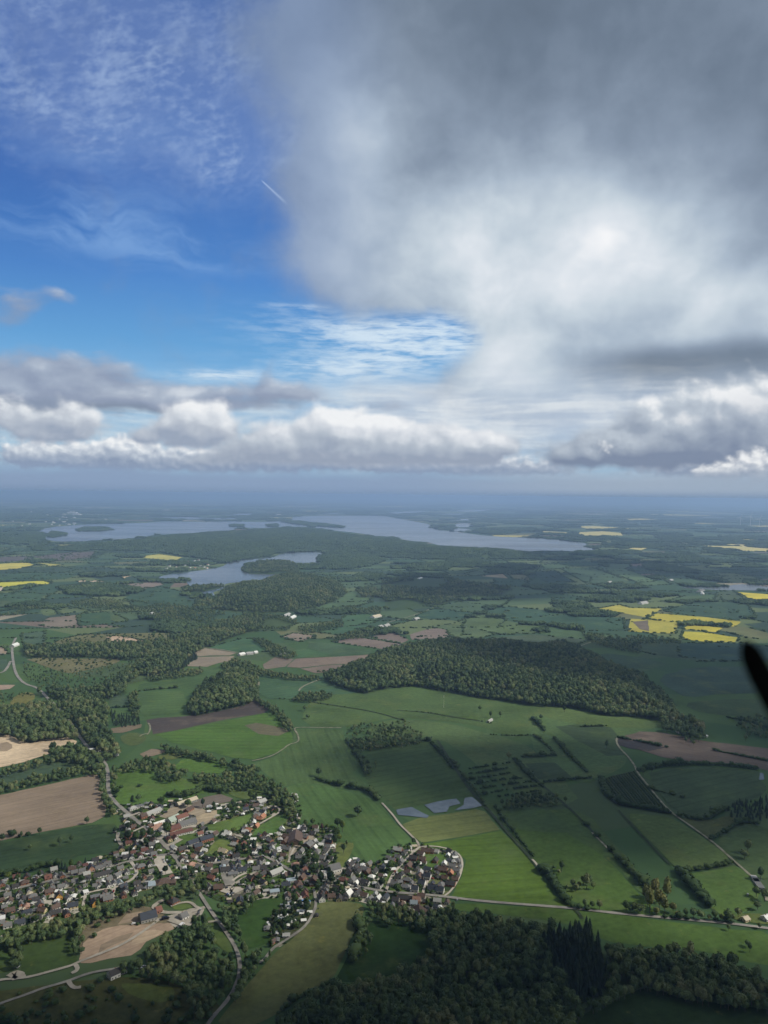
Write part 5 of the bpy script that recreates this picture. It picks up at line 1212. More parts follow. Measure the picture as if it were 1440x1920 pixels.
# px py roof wall size [kind: g gable, h hip, f flat, d gable with dormer] [turn: 0 along the street, 1 across]
ROWS = [
 ('behind the upper left street', (62, 1660, 200, 1628), '4,1656gkm 14,1663gwsg1 8,1650lgsf 29,1661dwm 46,1653nkmh 69,1650nwmd 90,1644rkmd 104,1640gwt 117,1641gkm 139,1635gkm 154,1631gwm 171,1628bsh1 185,1626gwm 200,1621gwmd 217,1598nks 236,1606dwm 246,1606bwmg1 263,1603mwmd 281,1596dwm 285,1582gwm 292,1586gws 288,1600gwm 276,1600wwtf 268,1588gwt'.replace('t ', 's ')),
 ('between the two left streets', (62, 1660, 200, 1628), '14,1677gwm 36,1675dwm 55,1668gws 61,1679gklh 78,1668gwm 97,1664gkmh 115,1661gwm 122,1657dwmg1 140,1651gwm 163,1646dwmd 190,1639dwx 202,1618gwmd 238,1634gwm1 264,1623gklh 281,1619dwmg1 235,1645gks 225,1654pwm 214,1655gwm1 204,1658gwm1 186,1659gwm 270,1642nks 257,1655dwm 283,1632gws 160,1658gwt'.replace('t ', 's ')),
 ('in the rows above the tree belt', (62, 1660, 200, 1628), '8,1699gks 40,1694gks 50,1697ssmh 67,1686dwm 82,1682gwsg1 76,1693gkm 111,1680dohg1 108,1693gwsg1 136,1697byl 103,1711dkl 50,1709bglh 67,1721dwl 37,1729bgl 18,1707nkl 4,1720wwmf 14,1734gwm 3,1729gks 124,1703wwtf 161,1671wwmf 180,1660gwm 179,1680gklf 196,1681gkl 172,1691dws1 178,1693doh1 202,1684gkl 235,1668dwm1 232,1677nkm 252,1673dwmh 90,1716gwt 24,1718gwt'.replace('t ', 's ')),
 ('by the main road\'s top', (269, 1550, 322, 1598), '249,1514lwlh1 262,1510gwlf1 216,1521lysf1 269,1530nkhg1 296,1548ssl1 290,1553swl1 243,1567rkl1 268,1564mklh1 329,1569mwm 375,1562rwm1 342,1591dklg1 327,1588wwm 371,1585bkl1 357,1529dgsf 321,1509dgm 250,1549nkm'),
 ('along the orange roofs lane', (456, 1570, 500, 1538), '492,1530osl 487,1534osm1 481,1547osm 467,1555osmg1 460,1558wwm 427,1563wwhg1 420,1564wws1 435,1570gwm 439,1582lym 456,1582mkm 471,1585wws 418,1595yyl1 400,1610dwmg1 388,1607dws 364,1605swm 358,1620sslh 391,1629gwm 396,1644rkmg1 384,1592wws 510,1582bdlf'.replace('bdl', 'dgl')),
 ('in mid village', (426, 1615, 500, 1607), '418,1625pwlh1 422,1630dwl 437,1629bwm1 448,1624dws1 465,1621dgsf 454,1630bwl 437,1637glxf 487,1620gwl1 480,1628gwm 494,1626dwm 513,1603bwmg1 409,1663nkl 466,1666gwm1 474,1660dws 450,1688bylg1 536,1658bwl 515,1670pglf 546,1649pwlf 560,1655nklh1 572,1678mkl1 557,1679nkm 587,1656dkm 603,1685dwhg1 603,1640lwlh 606,1621dgl 554,1620swlh 520,1564lym 529,1553wwm1'.replace('glx', 'ggl')),
 ('round the big barn', (600, 1600, 630, 1560), '537,1568nkl1 535,1576nkl 537,1590glxg1 565,1594gwm 578,1602lwlh1 594,1595gwlh 590,1588wwm 572,1568gkm1 586,1561dgm1 594,1556lws1 615,1569gwm 617,1577bkm 614,1586gwm 610,1594dwm 603,1607gwl1 619,1608dwmg1 602,1582wws 552,1490wwm 555,1494lws 550,1502wwl 549,1517gks 606,1577gws'.replace('glx', 'ggl')),
 ('along the east street', (619, 1648, 693, 1667), '658,1619dwmg1 655,1614wwsg1 668,1627dwhg1 672,1632dwmg1 685,1629gkl 689,1633nkm 703,1632dwmg1 697,1642wwmh 644,1648mklh 661,1650gwhg1 668,1654wws1 685,1654dwl 676,1650gwm 633,1665dwl 653,1676wwhg1 671,1675dwhg1 664,1671dwm 694,1684gwm1 688,1655gws1 711,1659gwhg1 709,1683wwm1 723,1683bwhg1 683,1677nwm 702,1688dws 716,1650gws'),
 ('in the round estate\'s left half', (724, 1669, 766, 1607), '746,1592lkl1 769,1589lws 746,1605gwm1 735,1611gkm1 733,1620gkm 728,1606gws 775,1608dkl1 792,1609nkm1 798,1594nolg1 808,1595nkm 817,1595lwmg1 766,1622nklg 764,1633nwm1 747,1643dwm1 740,1657gwhg1 764,1648gklh1 761,1661gwlh1 753,1637dws 772,1655gws 752,1614gwm 757,1598dwm'),
 ('in the round estate\'s right half', (793, 1676, 807, 1645), '833,1618wwm 820,1625gkmh 830,1629nkl1 859,1612glmh 853,1601gwm 848,1622gwm1 856,1630gwm1 845,1636omm 834,1645nymg1 853,1647nkm1 827,1658gklh 845,1656dkl1 801,1643bwhg1 788,1635lwm 791,1656bwhg1 778,1667bwhg1 810,1665bwhg1 825,1669bwhg1 816,1612dkm 840,1602wws 862,1624gws 858,1640dws'.replace('glm', 'ggm').replace('omm', 'okm')),
 ('below the round estate', (752, 1675, 827, 1681), '759,1683dkx 781,1688ssh 742,1686dwm 736,1696gws 749,1708dgm 759,1706dgm 773,1703wwsf1 776,1692pwm'),
]
import re
def facing(line):
    a, b = G(line[0], line[1]), G(line[2], line[3]); return math.atan2(b[1] - a[1], b[0] - a[0])
n_house = 0
for phrase, line, s in ROWS:
    base = facing(line); items = []
    for tok in s.split():
        m_ = re.match(r'([\d.-]+),([\d.-]+)(\w)(\w)(\w)([ghfd]?)(1?)$', tok)
        px, py, rf, wl, sz, kd, tn = m_.groups()
        if sz not in SIZE: sz = 'm'
        if wl not in WALL: wl = 'g'
        items.append((float(px), float(py), rf, wl, sz, kd or 'g', tn))
    items.sort()
    for i, (px, py, rf, wl, sz, kd, tn) in enumerate(items):
        w, d, h = (q * .92 for q in SIZE[sz])
        w *= random.uniform(.92, 1.1); d *= random.uniform(.92, 1.08); w, d = round(w * 2) / 2, round(d * 2) / 2
        x, y = G(px, py + 2.0, 1.5)
        kind = {'g': 'gable', 'd': 'gable', 'h': 'hip', 'f': 'flat'}[kd]
        rise = {'gable': 0.44, 'hip': 0.36, 'flat': 0}[kind] * d
        if sz == 'h': rise = d * .5
        shape = {'gable': 'gabled', 'hip': 'hipped', 'flat': 'flat'}[kind]
        big_ = {'s': 'small ', 't': 'tiny ', 'x': 'long ', 'l': 'large ', 'h': 'tall '}.get(sz, '')
        lab = f"{big_}{WALL[wl][1]} house with {shape} {ROOF[rf][1]} roof, {ORD[i]} from left {phrase}"
        lw = lab.split()
        if len(lw) > 16: lab = lab.replace(big_, '', 1)
        if len(lab.split()) > 16: lab = lab.replace(f'{shape} ', '')
        if len(lab.split()) > 16: lab = lab.replace(' from left', ' rightward')
        assert len(lab.split()) <= 16, lab
        building('house', x, y, base + (math.pi / 2 if (tn or (sz in 'sm' and random.random() < .3)) else 0) + random.uniform(-.09, .09), w, d, h, rise, kind, rf, wl, lab, 'house', 'houses of the village', chimney=sz not in 'st', dormer=(kd == 'd'))
        n_house += 1
# barns, halls and farm buildings: ridge from one pixel to another
HALLS = [
 ('barn', 274, 1525, 300, 1515, 10, 3.4, 'gable', 'l', 'w', 'long pale grey barn with white wall beside the brick gable house'),
 ('barn', 332, 1507, 368, 1495, 11, 3.6, 'gable', 'y', 'g', 'long beige roofed hall at the top of the farm yards'),
 ('shed', 348, 1519, 360, 1512, 9, 3.0, 'gable', 'n', 'k', 'brown shed among trees below the long beige hall'),
 ('hall', 315, 1538, 334, 1529, 14, 4.0, 'gable', 'e', 'e_', 'pale green farm hall beside the red roofed one'),
 ('hall', 330, 1533, 350, 1526, 12, 4.2, 'gable', 'r', 'w', 'farm hall with a bright red roof in the yards'),
 ('stable', 288, 1544, 314, 1536, 6, 3.0, 'gable', 'w', 'w', 'low long white stable in front of the pale green hall'),
 ('barn', 316, 1554, 336, 1547, 12, 3.6, 'gable', 'm', 'k', 'dark red barn joined to the long grey barn'),
 ('barn', 334, 1545, 366, 1536, 14, 4.0, 'gable', 'g', 'g', 'long grey arched barn right of the dark red barn'),
 ('stable', 318, 1564, 360, 1554, 9, 3.4, 'gable', 'm', 'w', 'long red roofed stable with bright white wall'),
 ('barn', 352, 1580, 372, 1573, 10, 3.8, 'gable', 'b', 'g', 'long blue grey barn, left half, beside the green paddock'),
 ('barn', 374, 1573, 398, 1566, 11, 4.2, 'gable', 'b', 'k', 'long blue grey barn, right half, below the red roofed house'),
 ('barn', 484, 1503, 497, 1498, 10, 3.8, 'gable', 'l', 'g', 'light grey barn alone near the belt of trees'),
 ('barn', 553, 1579, 555, 1561, 20, 4.5, 'gable', 'n', 't', 'very big brown barn with a pale ridge in the old farm'),
 ('barn', 574, 1585, 582, 1578, 13, 4.0, 'gable', 'g', 't', 'grey barn right of the very big brown barn'),
 ('hall', 615, 1627, 636, 1622, 15, 5.0, 'gable', 'g', 'w', 'large hall with slate roof and pale wall at the village edge'),
 ('community_hall', 292, 1654, 320, 1648, 14, 4.0, 'hip', 'n', 'y', 'large brown hipped hall below the village square'),
 ('community_hall', 318, 1651, 330, 1650, 10, 3.4, 'hip', 'n', 't', 'brown annex at the right end of the large hipped hall'),
 ('annex', 280, 1656, 290, 1655, 13, 3.6, 'flat', 'p', 'w', 'pale blue flat annex at the left end of the hipped hall'),
 ('barn', 506, 1637, 528, 1628, 11, 3.2, 'gable', 'l', 'g', 'long pale shed lying diagonally by the east lane'),
 ('depot', 262, 1719, 292, 1711, 16, 4.4, 'gable', 'b', 'g', 'long dark blue depot hall in the sand quarry'),
 ('shed', 292, 1704, 302, 1701, 10, 3.6, 'gable', 'r', 'k', 'red roofed shed behind the dark blue depot hall'),
 ('house', 338, 1717, 350, 1712, 11, 3.4, 'gable', 'g', 'w', 'grey roofed house on the gravel yard of the quarry'),
 ('house', 318, 1690, 332, 1683, 12, 3.4, 'hip', 'd', 'k', 'dark roofed house above the quarry yard'),
 ('house', 204, 1826, 222, 1818, 10, 4.6, 'gable', 'd', 'w', 'white house with charcoal roof alone below the quarry'),
 ('shed', 222, 1818, 236, 1813, 9, 3.2, 'gable', 'g', 'g', 'grey roofed shed joined to the lone white house'),
 ('shed', 569, 1690, 579, 1686, 9, 2.8, 'flat', 'u', 'g', 'shed with a bright blue roof at the top of the campsite'),
 ('big_top_barn', 779, 1706, 793, 1700, 18, 3.6, 'hip', 'n', 't', 'wide low brown tent like barn under the round estate'),
 ('cottage', 1393, 1722, 1402, 1719, 8, 2.8, 'gable', 'y', 'y', 'small cream cottage by the right end of the country road'),
 ('cottage', 1432, 1720, 1444, 1716, 9, 3.2, 'gable', 'w', 'w', 'white farm cottage cut by the right edge of the view'),
 ('shed', 1416, 1646, 1428, 1664, 8, 2.6, 'flat', 'g', 'g', 'long grey shed beside the track at far right'),
 ('shed', 1412, 1640, 1420, 1652, 7, 2.6, 'flat', 'l', 'g', 'pale narrow shed left of the long grey one by the track'),
 ('shed', 1438, 1848, 1446, 1846, 8, 3, 'flat', 'w', 'w', 'white hut at the right edge beside the shaded wood'),
 ('farmhouse', 190, 1401, 200, 1397, 12, 4.0, 'hip', 's', 's', 'salmon roofed house in the hamlet north on the main road'),
 ('shed', 168, 1404, 176, 1402, 8, 3.0, 'flat', 'w', 'w', 'white roofed shed left of the salmon house'),
 ('shed', 178, 1406, 186, 1404, 9, 3.0, 'gable', 'd', 'w', 'dark roofed white house just below the salmon house'),
 ('shed', 190, 1410, 200, 1408, 10, 3.0, 'gable', 'p', 'w', 'pale blue roofed shed in the hamlet north'),
 ('shed', 202, 1407, 208, 1406, 8, 3.0, 'flat', 'w', 'w', 'white shed right of the salmon house'),
 ('shed', 216, 1413, 222, 1412, 7, 3.0, 'flat', 'l', 'w', 'small pale shed farthest right in the hamlet north'),
 ('barn', 915, 1351, 922, 1347, 6, 3.4, 'gable', 'l', 'w', 'small pale barn under the big wood'),
 ('farmhouse', 1270, 1369, 1288, 1368, 12, 4, 'gable', 'l', 'w', 'pale farmhouse among trees beside the purple field'),
 ('barn', 1294, 1364, 1302, 1362, 10, 4, 'gable', 'g', 'w', 'grey barn among trees right of the pale farmhouse'),
 ('shed', 1322, 1378, 1325, 1377, 7, 3, 'flat', 'w', 'w', 'bright white shed right of the farmstead'),
 ('barn', 448, 1226, 458, 1224, 14, 4, 'gable', 'w', 'w', 'white farm shed, left one, right of the pale brown fields'),
 ('barn', 462, 1224, 474, 1223, 14, 4, 'gable', 'l', 'w', 'white farm shed, middle one, right of the pale brown fields'),
 ('barn', 476, 1222, 482, 1221, 12, 4, 'gable', 'w', 'w', 'white farm shed, right one, right of the pale brown fields'),
 ('farmhouse', 526, 1227, 534, 1225, 14, 4, 'gable', 'g', 'w', 'farm among trees between brown and green fields'),
 ('barn', 532, 1154, 542, 1150, 20, 4, 'gable', 'l', 'w', 'pale farm building, left, below the lakeside wood'),
 ('barn', 544, 1158, 552, 1154, 18, 4, 'gable', 'w', 'w', 'white farm building, right, below the lakeside wood'),
 ('barn', 698, 1156, 712, 1153, 22, 5, 'gable', 'y', 'w', 'big beige farm barn left of the wooded slope'),
 ('barn', 706, 1176, 716, 1173, 20, 5, 'gable', 'l', 'w', 'pale farm barn, left, beside the country lane'),
 ('barn', 720, 1173, 728, 1170, 18, 5, 'gable', 'l', 'g', 'pale farm barn, middle, beside the country lane'),
 ('barn', 776, 1160, 784, 1158, 18, 5, 'gable', 'l', 'g', 'pale barn on the lane between two green fields'),
 ('barn', 22, 1210, 32, 1206, 16, 5, 'gable', 'w', 'w', 'white roofed works beside the northern road'),
 ('barn', 282, 1150, 287, 1149, 20, 5, 'gable', 'l', 'g', 'lonely pale barn in the woods below the lake'),
 ('farmhouse', 1310, 1107, 1318, 1105, 22, 6, 'gable', 'g', 'w', 'farm with pale walls near the bright white dome'),
 ('barn', 1140, 1091, 1146, 1090, 20, 5, 'gable', 'l', 'w', 'far pale barn in the green field by the long hedge'),
 ('barn', 1255, 1087, 1260, 1086, 20, 5, 'gable', 'l', 'g', 'far pale barn below the long green fields'),
 ('barn', 1200, 1130, 1212, 1128, 22, 5, 'gable', 'l', 'w', 'far farm behind the largest yellow field'),
 ('barn', 784, 1085, 790, 1083, 24, 6, 'gable', 'w', 'w', 'far white house in the wood below the great lake'),
]
WALL['e_'] = ((0.50, 0.53, 0.48), 'pale')
for nm, x0, y0, x1, y1, d, h, kd, rf, wl, lab in HALLS:
    a, b = G(x0, y0 + 1, h), G(x1, y1 + 1, h); c = (a + b) / 2
    w = max(np.hypot(*(b - a)), d * .7)
    building(nm, c[0], c[1], math.atan2(b[1] - a[1], b[0] - a[0]), w, d, h, d * {'gable': .3, 'hip': .3, 'flat': 0}[kd], kd, rf, wl, lab, nm.replace('_', ' ').replace('big top ', ''), chimney=nm in ('house', 'farmhouse', 'cottage'))
# the white ridge sheet of the big barn is part of it; greenhouses beside it
def greenhouse(px, py, label):
    x, y = G(px, py, 1); m = MB(); n = 10; w, L_ = 4.2, 14
    for i in range(n):
        a0, a1 = math.pi * i / n, math.pi * (i + 1) / n
        m.poly([(-w / 2 * math.cos(a0), -L_ / 2, w * .6 * math.sin(a0)), (-w / 2 * math.cos(a0), L_ / 2, w * .6 * math.sin(a0)), (-w / 2 * math.cos(a1), L_ / 2, w * .6 * math.sin(a1)), (-w / 2 * math.cos(a1), -L_ / 2, w * .6 * math.sin(a1))])
    for sy in (-1, 1): m.poly([(-w / 2 * math.cos(math.pi * i / n), sy * L_ / 2, w * .6 * math.sin(math.pi * i / n)) for i in range(n + 1)])
    me = m.mesh('greenhouse'); me.materials.append(MATS['white_paint'])
    o = link('greenhouse', me, None, (), label=label, category='greenhouse', group='white tunnels behind the big barn'); o.location = (x, y, 0); o.rotation_euler = (0, 0, -0.12)
for i, px in enumerate((559, 564, 569)): greenhouse(px, 1552 + i * .3, f'white tunnel greenhouse behind the big brown barn, {ORD[i]} of three from left')

# far settlements: white and grey houses in a hamlet by the lake, too small to show parts
def far_house_me(i):
    m = MB(); w, d, h, r = 16, 11, 5, 4
    m.box(-w / 2, w / 2, -d / 2, d / 2, 0, h, 0)
    for sy in (-1, 1): m.poly([(-w / 2, sy * d / 2, h), (w / 2, sy * d / 2, h), (w / 2, 0, h + r), (-w / 2, 0, h + r)][::-sy], 1)
    for sx in (-1, 1): m.poly([(sx * w / 2, -d / 2, h), (sx * w / 2, d / 2, h), (sx * w / 2, 0, h + r)][::sx], 0)
    me = m.mesh('lakeside_house'); me.materials.append(MATS['white_paint']); me.materials.append(MATS['roof_tiles']); return me
FH = far_house_me(0)
hx_ = [(px, py) for px, py in ((312, 1066), (318, 1062), (325, 1059), (331, 1064), (336, 1058), (342, 1055), (347, 1061), (352, 1054), (358, 1058), (364, 1052), (370, 1058), (376, 1062), (383, 1064), (388, 1066), (334, 1070), (344, 1067), (356, 1065), (366, 1066), (322, 1072), (380, 1056), (390, 1060), (372, 1051))]
for i, (px, py) in enumerate(sorted(hx_)):
    x, y = G(px, py); o = link('lakeside_house', FH, None, (), label='pale little house of the hazy village on the near lake shore', category='house', group='houses of the lakeside village')
    o.location = (x, y, 0); o.rotation_euler = (0, 0, random.uniform(0, 3)); o.color = (*random.choice([ROOF['m'][0], ROOF['g'][0], ROOF['o'][0], ROOF['d'][0]]), 1)
for i in range(46):
    px, py = random.gauss(110, 45), random.uniform(958, 988)
    x, y = G(px, py); o = link('town_house', FH, None, (), label='white speck of a house in the hazy town left of the great lake', category='house', group='houses of the far town')
    o.location = (x, y, 0); o.rotation_euler = (0, 0, random.uniform(0, 3)); s = random.uniform(1.5, 4); o.scale = (s, s * .7, random.uniform(1, 2)); o.color = (*ROOF['l'][0], 1)
for px, py, w, lab in ((212, 934, 500, 'white strip of a far factory near the horizon, left'), (313, 958, 260, 'far pinkish works above the great lake at left'), (524, 967, 160, 'bright white building on the far shore of the great lake'), (136, 962, 200, 'far pale hall in the hazy town'), (145, 966, 150, 'second far pale hall in the hazy town')):
    x, y = G(px, py); m = MB(); m.box(-w / 2, w / 2, -50, 50, 0, 22); m.box(-w * .3, w * .2, -30, 30, 22, 34); me = m.mesh('factory'); me.materials.append(MATS['white_paint'])
    o = link('factory', me, None, (), label=lab, category='factory'); o.location = (x, y, 0)
# white storage dome
x, y = G(1317, 1115); bm = bmesh.new(); bmesh.ops.create_uvsphere(bm, u_segments=24, v_segments=12, radius=10)
for v in bm.verts: v.co.z = max(v.co.z, -4) * 0.9
dm = bpy.data.meshes.new('storage_dome'); bm.to_mesh(dm); bm.free(); dm.materials.append(MATS['white_paint'])
link('storage_dome', dm, None, (), label='bright white dome beside the far farm at right', category='dome').location = (x, y, 3.6)

# --- smaller houses and garages that fill the lots
def fill_houses():
    x, y = fill(ground(pts(VILLAGES[0])), 12.5, .45)
    ko = [pl for pl, f in zip(fld_w, FIELDS) if f[0] in ('paddock', 'lawn', 'yard', 'camp_ground', 'meadow', 'ploughed_field', 'crop_field', 'hay_field')]
    k = off_road(x, y, 4.5) & ~in_any(ko, x, y) & ~in_any([w[1] for w in wood_w], x, y); x, y = x[k], y[k]; n = 0
    for i in rng.permutation(len(x)):
        d, px = _kd.find((x[i], y[i], 0))[2], float(P(x[i], y[i], 0)[0])
        if d > 34 or n >= 150 or not 0 < px < 1440: continue
        if min(math.hypot(a - x[i], b - y[i]) - r for a, b, r in house_xy) < 3.4: continue
        rf = random.choice('ggddddbnnnml'); wl = random.choice('wwwwkgy'); gar = random.random() < .45
        c, j, dd = _kd.find((x[i], y[i], 0)); t = road_pts[min(j + 1, len(road_pts) - 1)] - road_pts[j]; a = math.atan2(t[1], t[0]) + random.choice((0, 0, math.pi / 2))
        where = 'in the rows on the left' if px < 330 else 'in the middle of the village' if px < 640 else 'in the right hand quarter of the village'
        w, dp, h = (6.5, 5, 2.5) if gar else (random.choice((8.5, 9.5)), 7, 3.0)
        nm = 'garage' if gar else 'house'
        building(nm, x[i], y[i], a + random.uniform(-.1, .1), w, dp, h, dp * .42, 'gable', rf, wl, f"{'little' if gar else 'modest'} {WALL[wl][1]} {nm} with {ROOF[rf][1]} gable roof {where}", nm, f"{ROOF[rf][1]} roofed {WALL[wl][1]} {nm}s {where}", chimney=not gar)
        n += 1
fill_houses()

# --- garden trees and bushes
vil = ground(pts(VILLAGES[0])); hxy = np.array(house_xy)
keep_out = [pl for pl, f in zip(fld_w, FIELDS) if f[0] in ('paddock', 'lawn', 'yard')]
_hk = kdtree.KDTree(len(hxy))
for i, p in enumerate(hxy): _hk.insert((p[0], p[1], 0), i)
_hk.balance()
def clear_of_houses(x, y, m):
    r = np.ones(len(x), bool)
    for i in range(len(x)):
        for c, j, d in _hk.find_range((x[i], y[i], 0), 30):
            if d < hxy[j, 2] * .8 + m: r[i] = False; break
    return r
x, y = fill(vil, 12.5, .5)
k = off_road(x, y, 2.5) & ~in_any(keep_out, x, y) & ~in_any([w[1] for w in wood_w], x, y); x, y = x[k], y[k]
k = clear_of_houses(x, y, 2.6); x, y = x[k], y[k]
px, py = P(x, y, 4); vis = (px > 0) & (px < 1440); x, y, px, py = x[vis], y[vis], px[vis], py[vis]
camp = ground(pts('494,1735 510,1714 530,1690 560,1690 592,1700 580,1722 552,1748 520,1766 506,1756'))
sel = rng.permutation(len(x)); pr = np.where(inside(camp, x, y), .95, .42); 
sel = [i for i in sel if rng.uniform() < pr[i]][:185]
def garden_place(px, py):
    if inside(camp, *[np.array([q]) for q in G(px, py)])[0]: return 'among the caravans of the shaded campsite', 'trees of the campsite'
    if px > 690: return 'in the gardens of the round estate on the right', 'garden trees of the round estate'
    if px < 300 and py > 1590: return 'in the gardens of the rows on the left', 'garden trees of the left rows'
    if py < 1600: return 'among the farm yards in the upper village', 'garden trees of the upper village'
    return 'in the gardens of the middle village', 'garden trees of the middle village'
for i in sel:
    where, g = garden_place(px[i], py[i])
    s = random.choice((.35, .4, .45, .5, .55, .6, .72))
    tree('garden_tree', x[i], y[i], 0, s, f'small leafy tree {where}', 'tree', g, 'b', garden_me)
def big_gt(px_, py_, s, lab, lib=None, kind='b'): px_tree(px_, py_, s, lab, 'village_tree', lib or garden_me, None, None, None, 'tree', kind)
for q in ((578, 1620, 1.1, 'big round tree behind the salmon house in the middle village'), (590, 1628, 1.2, 'biggest round tree left of the pale flat house'), (570, 1630, .95, 'left tree of the group behind the salmon house'), (588, 1640, .9, 'lower tree of the group left of the pale flat house'), (555, 1642, .9, 'dark tree beside the light blue flat roof'),
          (642, 1560, 1.0, 'yellow green tree at the upper corner of the dense quarter'), (630, 1572, 1.0, 'yellow green tree on the right edge of the dense quarter'), (636, 1578, .8, 'round tree just above the yellowish paddock'), (602, 1660, 1.0, 'yellow green tree below the pale flat house'), (596, 1672, .9, 'round tree above the black steep house'), (620, 1662, 1.0, 'tall dark tree right of the yellow green one below the flat house'), (633, 1552, .9, 'pale tree at the field corner above the dense quarter'),
          (733, 1634, 1.0, 'yellow blossoming tree beside the estate lane'), (716, 1664, .8, 'olive tree at the foot of the estate lane'), (640, 1676, .7, 'light green round tree left of the white gable house'), (745, 1680, 1.0, 'dark tree left of the long charcoal house under the estate'),
          (352, 1514, .9, 'dark round tree beside the brown shed in the yards'), (380, 1514, .9, 'dark round tree on the dark yard'), (312, 1569, 1.1, 'bright green tree at the crossroads'), (268, 1576, 1.0, 'leafy tree below the dark red hipped house'), (255, 1580, 1.1, 'large leafy tree group top left of the crossroads'), (282, 1574, 1.0, 'leafy tree between the red roofs and the road'), (240, 1580, 1.0, 'dark tree left below the red roofed house'), (294, 1576, .9, 'dark tree right below the red roofed house'),
          (310, 1640, .7, 'little tree in the middle of the village square'), (512, 1488, 1.1, 'dark tree at the belt above the light grey barn'), (470, 1502, 1.0, 'round tree left of the light grey barn'), (530, 1520, 1.1, 'large dark tree right of the orange roofs'), (458, 1600, .9, 'dark tree above the east street bend'), (446, 1604, .9, 'dark tree left of the street bend'), (476, 1600, .9, 'dark tree right of the street bend'), (494, 1598, .8, 'green tree at the end of the dark row above the street')):
    big_gt(*q)
for q in ((116, 1632, .75, 'left black conifer in the gardens behind the red roofed house'), (110, 1630, .7, 'second black conifer behind the red roofed house'), (122, 1634, .75, 'right black conifer behind the red roofed house'), (556, 1652, .7, 'dark conifer by the light blue roof'), (552, 1644, .7, 'second dark conifer by the light blue roof'), (160, 1620, .6, 'dark conifer behind the blue gabled house')):
    big_gt(*q, None, 's')
x2, y2 = fill(vil, 5.2, .5)
k = off_road(x2, y2, 1.2) & ~in_any(keep_out, x2, y2); x2, y2 = x2[k], y2[k]
k = clear_of_houses(x2, y2, 0.6) & (rng.uniform(0, 1, len(x2)) < .48); x2, y2 = x2[k], y2[k]
scatter('garden_shrubs', np.stack([x2, y2, x2 * 0], 1), P_GBUSH, 0.35, 1.15, 'shrubs and hedges in the gardens of the village', 'shrubs')

# --- garden sheds and caravans
shed_w = wall_me(4, 3, 2.1, .8, 'gable'); shed_r = roof_me(4, 3, 2.1, .8, 'gable')
x3, y3 = fill(vil, 15, .5); k = off_road(x3, y3, 3) & ~in_any(keep_out, x3, y3) & ~in_any([w[1] for w in wood_w], x3, y3); x3, y3 = x3[k], y3[k]
k = clear_of_houses(x3, y3, 1.6); x3, y3 = x3[k], y3[k]; o_ = rng.permutation(len(x3))[:230]
for i in o_:
    px_, py_ = P(x3[i], y3[i], 1); px_, py_ = float(px_), float(py_)
    if not (0 < px_ < 1440): continue
    where, g = garden_place(px_, py_)
    rf = random.choice('gdlwwwy'); e = link('garden_shed', None, None, (), label=f'tiny {ROOF[rf][1]} roofed garden shed {where.replace("in the gardens of", "behind the houses of")}', category='shed', group=g.replace('garden trees', f'{ROOF[rf][1]} garden sheds').replace('trees', f'{ROOF[rf][1]} sheds'))
    e.location = (x3[i], y3[i], 0); e.rotation_euler = (0, 0, random.choice((0.15, 1.72)) + random.uniform(-.1, .1)); s = random.uniform(.9, 2.0); e.scale = (s, s, 1)
    a = link('wall', shed_w, e); a.color = (*WALL[random.choice('wtgy')][0], 1); b = link('roof', shed_r, e); b.color = (*ROOF[rf][0], 1)
def caravan_me():
    m = MB(); L_, w, h = 6.2, 2.4, 2.5
    prof = [(-L_ / 2, .5), (-L_ / 2 + .1, .4), (L_ / 2 - .1, .4), (L_ / 2, .6), (L_ / 2 - .15, h - .5), (L_ / 2 - .6, h), (-L_ / 2 + .5, h), (-L_ / 2 + .05, h - .7)]
    for sy in (-1, 1): m.poly([(x, sy * w / 2, z) for x, z in prof][::sy * -1])
    n = len(prof)
    for i in range(n): a, b = prof[i], prof[(i + 1) % n]; m.poly([(a[0], -w / 2, a[1]), (a[0], w / 2, a[1]), (b[0], w / 2, b[1]), (b[0], -w / 2, b[1])])
    for sy in (-1, 1):
        q = [(-1.8, sy * (w / 2 + .02), 1.3), (1.8, sy * (w / 2 + .02), 1.3), (1.8, sy * (w / 2 + .02), 1.9), (-1.8, sy * (w / 2 + .02), 1.9)]; m.poly(q[::-sy], 1)
        m.box(-.35, .35, sy * w / 2 - .15, sy * w / 2 + .1, 0, .6, 2)
    me = m.mesh('caravan'); 
    for q in ('white_paint', 'dark_pane', 'rubber'): me.materials.append(MATS[q])
    return me
CV = caravan_me()
for i, (px_, py_) in enumerate(((536, 1703), (540, 1705), (554, 1697), (530, 1699), (546, 1704), (522, 1721), (503, 1734), (518, 1726), (530, 1725), (550, 1729), (515, 1716), (566, 1710), (573, 1707), (543, 1694), (561, 1712), (548, 1698))):
    x, y = G(px_, py_); o = link('caravan', CV, None, (), label=f'white caravan of the shaded campsite, {ORD[i]} in order from top to bottom' if False else f'{"long" if i in (0, 7) else "white"} caravan on the shaded campsite beside the dark meadow', category='caravan', group='caravans on the campsite')
    o['label'] = 'white caravan among dark trees on the shaded campsite'
    o.location = (x, y, 0); o.rotation_euler = (0, 0, random.uniform(0, 3)); s = 1.6 if i in (0, 8) else 1.15; o.scale = (s, s, 1)

